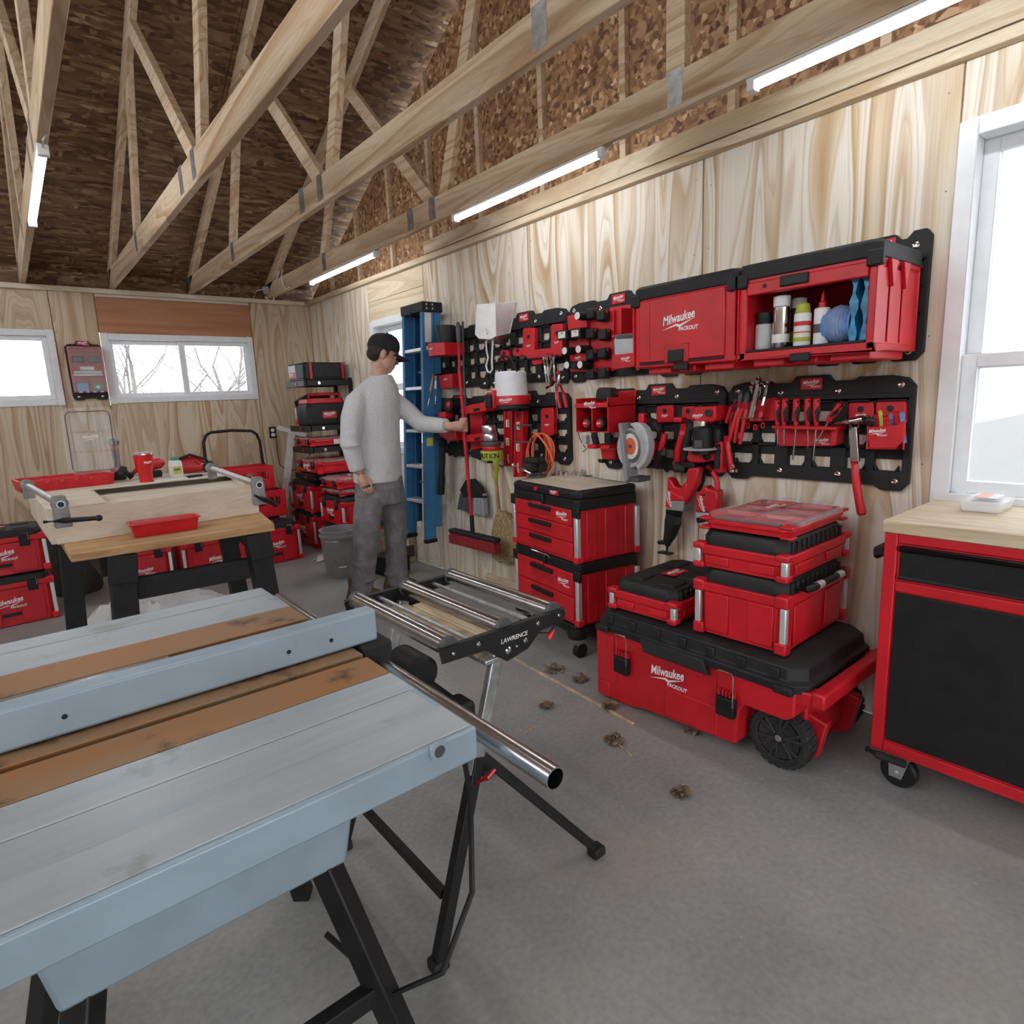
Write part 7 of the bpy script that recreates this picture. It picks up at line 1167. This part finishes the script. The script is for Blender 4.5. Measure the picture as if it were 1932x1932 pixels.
for k in range(4): MB().lathe((-0.20 + (k % 2) * 0.05, rt0.y - 0.012, zc - 0.012 + (k // 2) * 0.028), [(0.007, 0), (0.005, 0.003)], axis=(0, -1, 0), n=10).build('rivet', 'alu', la, world=True)
for v in (652, 722, 803, 873, 943):
    f = (v - 578) / (1022 - 578); a, b_ = rt0.lerp(rt1, f), lt0.lerp(lt1, f); BB((-0.226, a.y + 0.004, a.z - 0.012), (-0.14, b_.y - 0.004, a.z + 0.012)).build('step', 'alu_strip', la, world=True, bev=0.003)
for v in (690, 800, 910): f = (v - 578) / (1022 - 578); a, b_ = rt0.lerp(rt1, f), lt0.lerp(lt1, f); BB((-0.10, a.y + 0.004, a.z - 0.008), (-0.08, b_.y - 0.004, a.z + 0.008)).build('rear_brace', 'alu_strip', la, world=True, bev=0.002)
a = rt0.lerp(rt1, 0.09); 
def sticker(v0, v1, x0, x1, mat, name): p, q = rt0.lerp(rt1, (v0 - 578) / 444), rt0.lerp(rt1, (v1 - 578) / 444); MB().prism([p + V((x0, -0.0008, 0)), p + V((x1, -0.0008, 0)), q + V((x1, -0.0008, 0)), q + V((x0, -0.0008, 0))], (0, 0.0006, 0)).build(name, mat, la, world=True)
sticker(588, 640, 0.02, 0.075, 'paper', 'paper_sticker'); sticker(642, 646, 0.03, 0.065, 'red2', 'warning_stripe'); sticker(647, 654, 0.03, 0.065, 'paper', 'warning_sticker'); sticker(816, 832, 0.02, 0.075, 'label_yellow', 'yellow_sticker')
for p in (rt1, lt1): L_(BB((p.x - 0.004, p.y - 0.02 + (0.012 if p is rt1 else -0.012), p.z - 0.018), (p.x + 0.10, p.y + 0.02 + (0.012 if p is rt1 else -0.012), p.z + 0.012)), 'rubber_foot', 'black', bev=0.003)
L_(MB().tube([(-0.0, (rt0.y + lt0.y) / 2, zc - 0.05), (-0.15, (rt0.y + lt0.y) / 2, zc - 0.05), (-0.245, (rt0.y + lt0.y) / 2, zc - 0.05), (-0.245, (rt0.y + lt0.y) / 2, zc - 0.02)], 0.008, 8), 'wall_hanger', 'black')

# ================================================================ THE MAN
MO = V((-0.66, 3.93, 0)); MF = V((0.446, 0.895, 0)); MR = V((0.895, -0.446, 0)); MZ = V((0, 0, 1))
def mp(u, v, b=0.0):
    d = ray(u, v); return CAM + d * ((MO + MF * b - CAM).dot(MF) / d.dot(MF))
SC = (mp(740, 900) - mp(640, 900)).length / 100
def ring(uL, uR, v, dep, b=0.0, n=20, dz=0.0):
    c = mp((uL + uR) / 2, v, b); a = (uR - uL) / 2 * SC
    return [c + MR * a * cos(2 * pi * k / n) * (1 + 0.04 * cos(4 * pi * k / n)) + MF * dep * sin(2 * pi * k / n) + MZ * dz * cos(2 * pi * k / n) for k in range(n)]
pe = thing('person', 'man in grey long sleeved shirt, grey trousers and black cap gripping the broom', 'person', (MO.x, MO.y, 0))
P_ = lambda mb, n, m, **k: mb.build(n, m, pe, world=True, **k)
HD = W(875, 803, 0.195)                                   # where the hand grips the broom pole
shN, elN, wrN = mp(670, 758, -0.11), mp(661, 835, -0.15), mp(677, 893, -0.15)
shF, elF = mp(742, 750, 0.06), mp(795, 800, 0.02); wrF = HD + V((-0.085, 0.03, 0.0))
# --- shirt
sh_ = MB(); sh_.loft([ring(668, 757, 908, 0.150), ring(668, 757, 870, 0.150), ring(667, 754, 830, 0.148), ring(663, 753, 790, 0.152), ring(661, 753, 760, 0.150), ring(665, 751, 738, 0.128), ring(682, 746, 722, 0.095), ring(694, 741, 713, 0.070), ring(698, 739, 707, 0.060)])
sh_.tube([mp(700, 742, 0.0), mp(684, 745, -0.055), mp(671, 760, -0.105), mp(664, 790, -0.14), elN, mp(668, 862, -0.155), mp(675, 888, -0.15)], [0.055, 0.066, 0.074, 0.075, 0.069, 0.060, 0.055], 16)
sh_.tube([mp(715, 745, 0.02), mp(735, 750, 0.04), mp(768, 776, 0.04), elF, elF.lerp(wrF, 0.5), elF.lerp(wrF, 0.86)], [0.06, 0.070, 0.068, 0.064, 0.056, 0.050], 16)
for k, (t_, r) in enumerate([(0.40, 0.076), (0.48, 0.074), (0.56, 0.074), (0.64, 0.0735), (0.76, 0.066)]):   # folds round the near elbow
    p = shN.lerp(elN, min(1, t_ * 1.6)) if t_ < 0.6 else elN.lerp(wrN, (t_ - 0.6) * 2); sh_.ball(p + MF * -0.012 * (k % 2), r, 10, (1, 1, 0.34))
so = remesh(P_(sh_, 'shirt', 'shirt'), 0.010, 5)
# --- trousers
tr2 = MB(); tr2.loft([ring(672, 758, 898, 0.130), ring(671, 761, 918, 0.135), ring(670, 764, 936, 0.13), ring(672, 764, 950, 0.11)])
tr2.loft([ring(672, 722, 935, 0.105, -0.06), ring(668, 722, 960, 0.105, -0.07), ring(666, 717, 1000, 0.098, -0.08), ring(667, 713, 1040, 0.09, -0.08), ring(666, 708, 1080, 0.085, -0.08), ring(662, 704, 1108, 0.088, -0.08), ring(660, 704, 1122, 0.09, -0.08)])
tr2.loft([ring(716, 765, 935, 0.10, 0.07), ring(719, 768, 960, 0.10, 0.08), ring(724, 769, 1000, 0.094, 0.09), ring(727, 768, 1040, 0.088, 0.09), ring(728, 770, 1075, 0.086, 0.09), ring(728, 774, 1092, 0.09, 0.09), ring(730, 772, 1102, 0.09, 0.09)])
for u, v, b in ((688, 1092, -0.08), (690, 1002, -0.08), (748, 1080, 0.09), (748, 1004, 0.09), (686, 1062, -0.08)): tr2.ball(mp(u, v, b), 0.098, 10, (0.98, 0.95, 0.22))
remesh(P_(tr2, 'trousers', 'denim_grey'), 0.010, 4)
# --- boots
for fu, fv, b in ((684, 1122, -0.08), (752, 1104, 0.09)):
    c = mp(fu, fv, b); c.z = 0.0; f = (MR * 0.95 - MF * 0.3).normalized(); s = MZ.cross(f)
    m = MB().loft([[c + f * x + s * y + MZ * z for x, y in ((-0.11, -0.035), (-0.10, 0.035), (0.06, 0.045), (0.15, 0.03), (0.17, 0.0), (0.15, -0.03), (0.06, -0.045))] for z in (0.0, 0.03)] + [[c + f * x + s * y + MZ * z for x, y in ((-0.10, -0.03), (-0.09, 0.03), (0.05, 0.04), (0.12, 0.022), (0.135, 0.0), (0.12, -0.022), (0.05, -0.04))] for z in (0.065,)] + [[c + f * x + s * y + MZ * z for x, y in ((-0.09, -0.03), (-0.08, 0.03), (0.0, 0.036), (0.03, 0.02), (0.035, 0.0), (0.03, -0.02), (0.0, -0.036))] for z in (0.10, 0.17)])
    P_(m, 'boot', 'boot', bev=0.008)
# --- body: one skin under the clothes
bd_ = MB()
hc = mp(722, 668, 0.0); fw = (MR * 0.93 + MF * 0.20 - MZ * 0.33).normalized(); sd_ = fw.cross(MZ).normalized(); up = sd_.cross(fw).normalized()      # head frame: fw = face, sd_ = toward the camera
hp = lambda x, y, z: hc + fw * x + sd_ * y + up * z
def blob(mb, c, rx, ry, rz, n=12):
    m = Matrix(((fw.x, sd_.x, up.x, c.x), (fw.y, sd_.y, up.y, c.y), (fw.z, sd_.z, up.z, c.z), (0, 0, 0, 1))); mb.ball((0, 0, 0), 1.0, n, (rx, ry, rz), m)
blob(bd_, hp(-0.005, 0, 0.03), 0.098, 0.078, 0.095); blob(bd_, hp(0.028, 0, -0.035), 0.062, 0.060, 0.085); blob(bd_, hp(0.060, 0, -0.088), 0.032, 0.036, 0.028); blob(bd_, hp(0.072, 0, -0.03), 0.030, 0.048, 0.05)
bd_.tube([hp(0.083, 0, 0.012), hp(0.098, 0, -0.012), hp(0.112, 0, -0.032), hp(0.095, 0, -0.040)], [0.010, 0.012, 0.015, 0.010], 10)           # nose
blob(bd_, hp(0.092, 0, -0.060), 0.012, 0.024, 0.007); blob(bd_, hp(0.089, 0, -0.073), 0.012, 0.022, 0.007); blob(bd_, hp(0.085, 0, 0.022), 0.014, 0.05, 0.010)   # lips, brow
for s in (-1, 1): blob(bd_, hp(-0.012, s * 0.078, -0.012), 0.020, 0.010, 0.033); blob(bd_, hp(-0.014, s * 0.086, 0.004), 0.017, 0.007, 0.015)
nb = mp(712, 722, 0.0); bd_.tube([hp(0.0, 0, -0.02), hp(-0.012, 0, -0.07), nb + MZ * 0.03 + MR * 0.012, nb - MZ * 0.05], [0.046, 0.054, 0.060, 0.07], 16)
bd_.loft([ring(690, 740, 730, 0.08), ring(675, 742, 760, 0.11), ring(680, 742, 830, 0.11), ring(680, 748, 905, 0.11)]); bd_.tube([nb - MZ * 0.10, shN], [0.06, 0.045], 12); bd_.tube([nb - MZ * 0.10, shF], [0.06, 0.045], 12)
for l_, b in (((692, 920), (690, 1000), (686, 1100)), -0.07), (((740, 920), (746, 1000), (750, 1088)), 0.08): bd_.tube([mp(*q, b * 0.7) for q in l_], [0.055, 0.05, 0.045], 12)
bd_.tube([shN, elN, wrN], [0.05, 0.044, 0.030], 12); bd_.tube([shF, elF, wrF], [0.05, 0.044, 0.030], 12)
# near hand, hanging and slightly curled
pk_ = mp(687, 912, -0.15); hd = (pk_ - wrN).normalized(); hs_ = hd.cross(MF).normalized(); hs_ = hs_ if hs_.dot(MR) > 0 else -hs_; hn = -MF
bd_.tube([wrN, wrN.lerp(pk_, 0.4), pk_, pk_ + hd * 0.03], [0.028, 0.033, 0.037, 0.030], 12, flat=0.62) if False else bd_.tube([wrN - hd * 0.01, wrN + hd * 0.03, pk_, pk_ + hd * 0.02], [0.027, 0.031, 0.034, 0.028], 12)
for k in range(4):
    o_ = pk_ + hd * 0.012 + hs_ * (0.030 - 0.0195 * k); L = (0.072, 0.080, 0.076, 0.060)[k]
    bd_.tube([o_, o_ + hd * L * 0.45 + hs_ * 0.004, o_ + hd * L * 0.78 + hs_ * 0.004 + MF * 0.012, o_ + hd * L * 0.98 + MF * 0.030], [0.0105, 0.0098, 0.009, 0.0075], 8)
bd_.tube([wrN + hd * 0.02 + hs_ * 0.022, pk_ + hs_ * 0.046 - hd * 0.004, pk_ + hs_ * 0.048 + hd * 0.032 + MF * 0.01], [0.014, 0.012, 0.009], 8)
# far hand, closed round the broom pole
pa = (bp[3] - bp[2]).normalized(); ar = (HD - wrF).normalized(); ar = (ar - pa * ar.dot(pa)).normalized(); bt = pa.cross(ar).normalized()   # ar: from wrist to pole, bt: sideways
bt = bt if bt.dot(MF) < 0 else -bt
bd_.ball(wrF, 0.031, 10); bd_.tube([elF.lerp(wrF, 0.8), wrF, wrF.lerp(HD, 0.45) + bt * 0.004, HD - ar * 0.026 + bt * 0.010], [0.032, 0.031, 0.036, 0.036], 12); bd_.ball(HD - ar * 0.030 + bt * 0.008, 0.037, 10)
for k in range(4):
    zc_ = HD - pa * (0.034 - 0.0215 * k) * -1; pts = []
    for j in range(6):
        a_ = rad(150 - 52 * j); pts.append(zc_ + ar * (-cos(a_ - pi) * 0.0 + 0.0235 * cos(a_)) * 1.0 + bt * 0.0235 * sin(a_))
    bd_.tube(pts, [0.0115, 0.0115, 0.0108, 0.010, 0.0095, 0.008], 8)
tz = HD - pa * 0.046; bd_.tube([wrF.lerp(HD, 0.5) - pa * 0.02, HD - ar * 0.022 - pa * 0.046 + bt * 0.01, tz + ar * 0.012 + bt * 0.022, tz + ar * 0.026 + bt * 0.004], [0.015, 0.013, 0.011, 0.009], 8)
remesh(P_(bd_, 'body', 'skin'), 0.0055, 3)
for s in (-1, 1):
    e = MB(); blob(e, hp(0.082, s * 0.031, 0.002), 0.010, 0.012, 0.009, 8); P_(e, 'eye', 'white'); e = MB(); blob(e, hp(0.0895, s * 0.031, 0.000), 0.004, 0.006, 0.006, 6); P_(e, 'iris', 'hair'); e = MB(); e.tube([hp(0.096, s * 0.012, 0.024), hp(0.093, s * 0.032, 0.030), hp(0.080, s * 0.050, 0.024)], [0.004, 0.005, 0.003], 6); P_(e, 'eyebrow', 'hair')
hr = MB(); blob(hr, hp(-0.020, 0, 0.030), 0.091, 0.083, 0.078); blob(hr, hp(-0.055, 0, -0.018), 0.052, 0.070, 0.048)
for s in (-1, 1): hr.tube([hp(0.022, s * 0.076, 0.04), hp(0.018, s * 0.074, 0.0), hp(0.015, s * 0.072, -0.012)], [0.014, 0.010, 0.006], 8)
remesh(P_(hr, 'hair', 'hair'), 0.006, 2)
cp_ = MB(); n = 28; rings = []
for t_, zz in ((1.0, 0.028), (1.02, 0.045), (1.0, 0.07), (0.90, 0.10), (0.68, 0.124), (0.35, 0.138), (0.05, 0.141)): rings.append([hp(0.108 * t_ * cos(2 * pi * k / n) - 0.006, 0.090 * t_ * sin(2 * pi * k / n), zz + 0.006 * cos(2 * pi * k / n)) for k in range(n)])
cp_.loft(rings); capo = P_(cp_, 'cap', 'cap')
vb = MB(); rows = []
for j in range(6):
    t_ = j / 5; rows.append([hp(0.085 + 0.105 * t_ * (1 - 0.35 * (y / 0.085) ** 2) - 0.03 * (y / 0.085) ** 2, y, 0.036 - 0.020 * t_ - 0.030 * (y / 0.085) ** 2) for y in [-0.085 + 0.17 * i / 12 for i in range(13)]])
vs_ = [p for r in rows for p in r]; fs_ = [(j * 13 + i, j * 13 + i + 1, (j + 1) * 13 + i + 1, (j + 1) * 13 + i) for j in range(5) for i in range(12)]; vb.add(vs_, fs_)
vo = vb.build('cap_brim', 'cap', capo, world=True); so_ = vo.modifiers.new('thick', 'SOLIDIFY'); so_.thickness = 0.004
bb2 = MB().ball(hp(-0.005, 0, 0.143), 0.008, 6); bb2.build('cap_button', 'cap', capo, world=True)

# ================================================================ SMALL THINGS ON FLOOR AND TRUSS
cdp = thing('power_lead', 'white lead and plug hanging from the truss by the corner', 'cable', px(505, 562, y=6.35)); q0 = px(500, 552, y=6.38)
B(q0 + V((0.02, 0, 0.02)), (0.07, 0.05, 0.07)).build('junction_box', 'lgrey', cdp, world=True, bev=0.006)
MB().tube([px(u, v, y=6.3) for u, v in ((505, 556), (500, 560), (508, 568), (516, 566), (518, 548))], 0.006, 8).build('cable', 'white', cdp, world=True); MB().tube([px(u, v, x=-0.44) for u, v in ((518, 548), (522, 522), (526, 512))], 0.006, 8).build('cable', 'white', cdp, world=True); MB().tube([px(u, v, x=-0.445) for u, v in ((533, 508), (531, 520), (534, 538), (540, 546), (546, 542))], 0.006, 8).build('cable', 'white', cdp, world=True); MB().tube([px(u, v, y=6.3) for u, v in ((478, 565), (484, 548), (500, 545))], 0.004, 6).build('cable', 'white', cdp, world=True)
r_ = random.Random(21); LEAF = ['dry brown leaf scraps on the floor', 'leaf']
LG = 'dry leaf scraps on the floor'
def scrap(u, v, s, k):
    q = px(u, v, z=0); m = MB(); n = 9
    for j in range(26):
        c = V((r_.uniform(-s, s), r_.uniform(-s, s), 0.001 + 0.0007 * j)); a = r_.uniform(0, 6.28); w_, l_ = r_.uniform(.005, .011) , r_.uniform(.01, .026)
        pts = [c + V((cos(a) * x - sin(a) * y, sin(a) * x + cos(a) * y, zz)) for x, y, zz in ((-l_, 0, 0), (-l_ * .3, w_, r_.uniform(0, .012)), (l_ * .5, w_ * .7, r_.uniform(0, .012)), (l_, 0, 0.002), (l_ * .3, -w_, r_.uniform(0, .012)), (-l_ * .5, -w_ * .8, r_.uniform(0, .01)))]
        m.add(pts, [(0, 1, 5), (1, 2, 4, 5), (2, 3, 4)])
    o = m.build('dry_leaves', 'leaf'); o.location = q; tag(o, k, 'leaves', LG); o['kind'] = 'stuff'
for u, v, s, lab in [(1305, 1375, .05, 'clump of dry brown leaves in front of the rolling chest wheel'), (1160, 1400, .03, 'small pile of dry leaves beside the thin wood strip'), (1045, 1265, .04, 'dry leaves scattered along the strip near the roller stand'), (1150, 1335, .03, 'leaf scraps beside the chest corner'), (1095, 1285, .03, 'leaf scraps halfway along the wood strip'), (1030, 1335, .02, 'lone leaf scrap on the open floor'), (1285, 1498, .02, 'leaf scrap on the floor near the picture bottom')]: scrap(u, v, s, lab)
w0, w1 = px(970, 1243, z=0.004), px(1195, 1365, z=0.004); tag(MB().bar(w0, w1, 0.014, 0.007).build('wood_strip', 'sliver', bev=0.001), 'thin pine strip lying on the floor beside the stand', 'strip')
for k, (a, b_) in enumerate([((1150, 1388), (1190, 1425)), ((985, 1385), (1010, 1370))]): tag(MB().bar(px(*a, z=0.003), px(*b_, z=0.003), 0.006, 0.004).build('wood_splinter', 'sliver'), ['wood splinter beside the dry leaf pile', 'small wood splinter near the stand foot'][k], 'splinter', 'wood splinters on the floor')
sw = MB()
for _ in range(1400):
    x, y = r_.uniform(-2.4, -0.1), r_.uniform(0.3, 5.2); s = r_.uniform(.0015, .005); a = r_.uniform(0, 6.28); c, sn = cos(a) * s, sin(a) * s
    if (y > 2.9 and x < -1.4) or (3.6 < y < 5.0 and -1.0 < x) or (x < -1.38 and y < 1.85) or (x > -0.62 and y < 0.85): continue
    if -0.75 < x and (0.7 < y < 1.95 or 2.0 < y < 2.9): continue
    sw.add([(x + c, y + sn, .001), (x - sn * .5, y + c * .5, .0025), (x - c, y - sn, .001), (x + sn * .5, y - c * .5, .0015)], [(0, 1, 2, 3)])
o = sw.build('sawdust', 'sliver', smooth=False); tag(o, 'fine sawdust and chips scattered over the concrete', 'sawdust', kind='stuff')
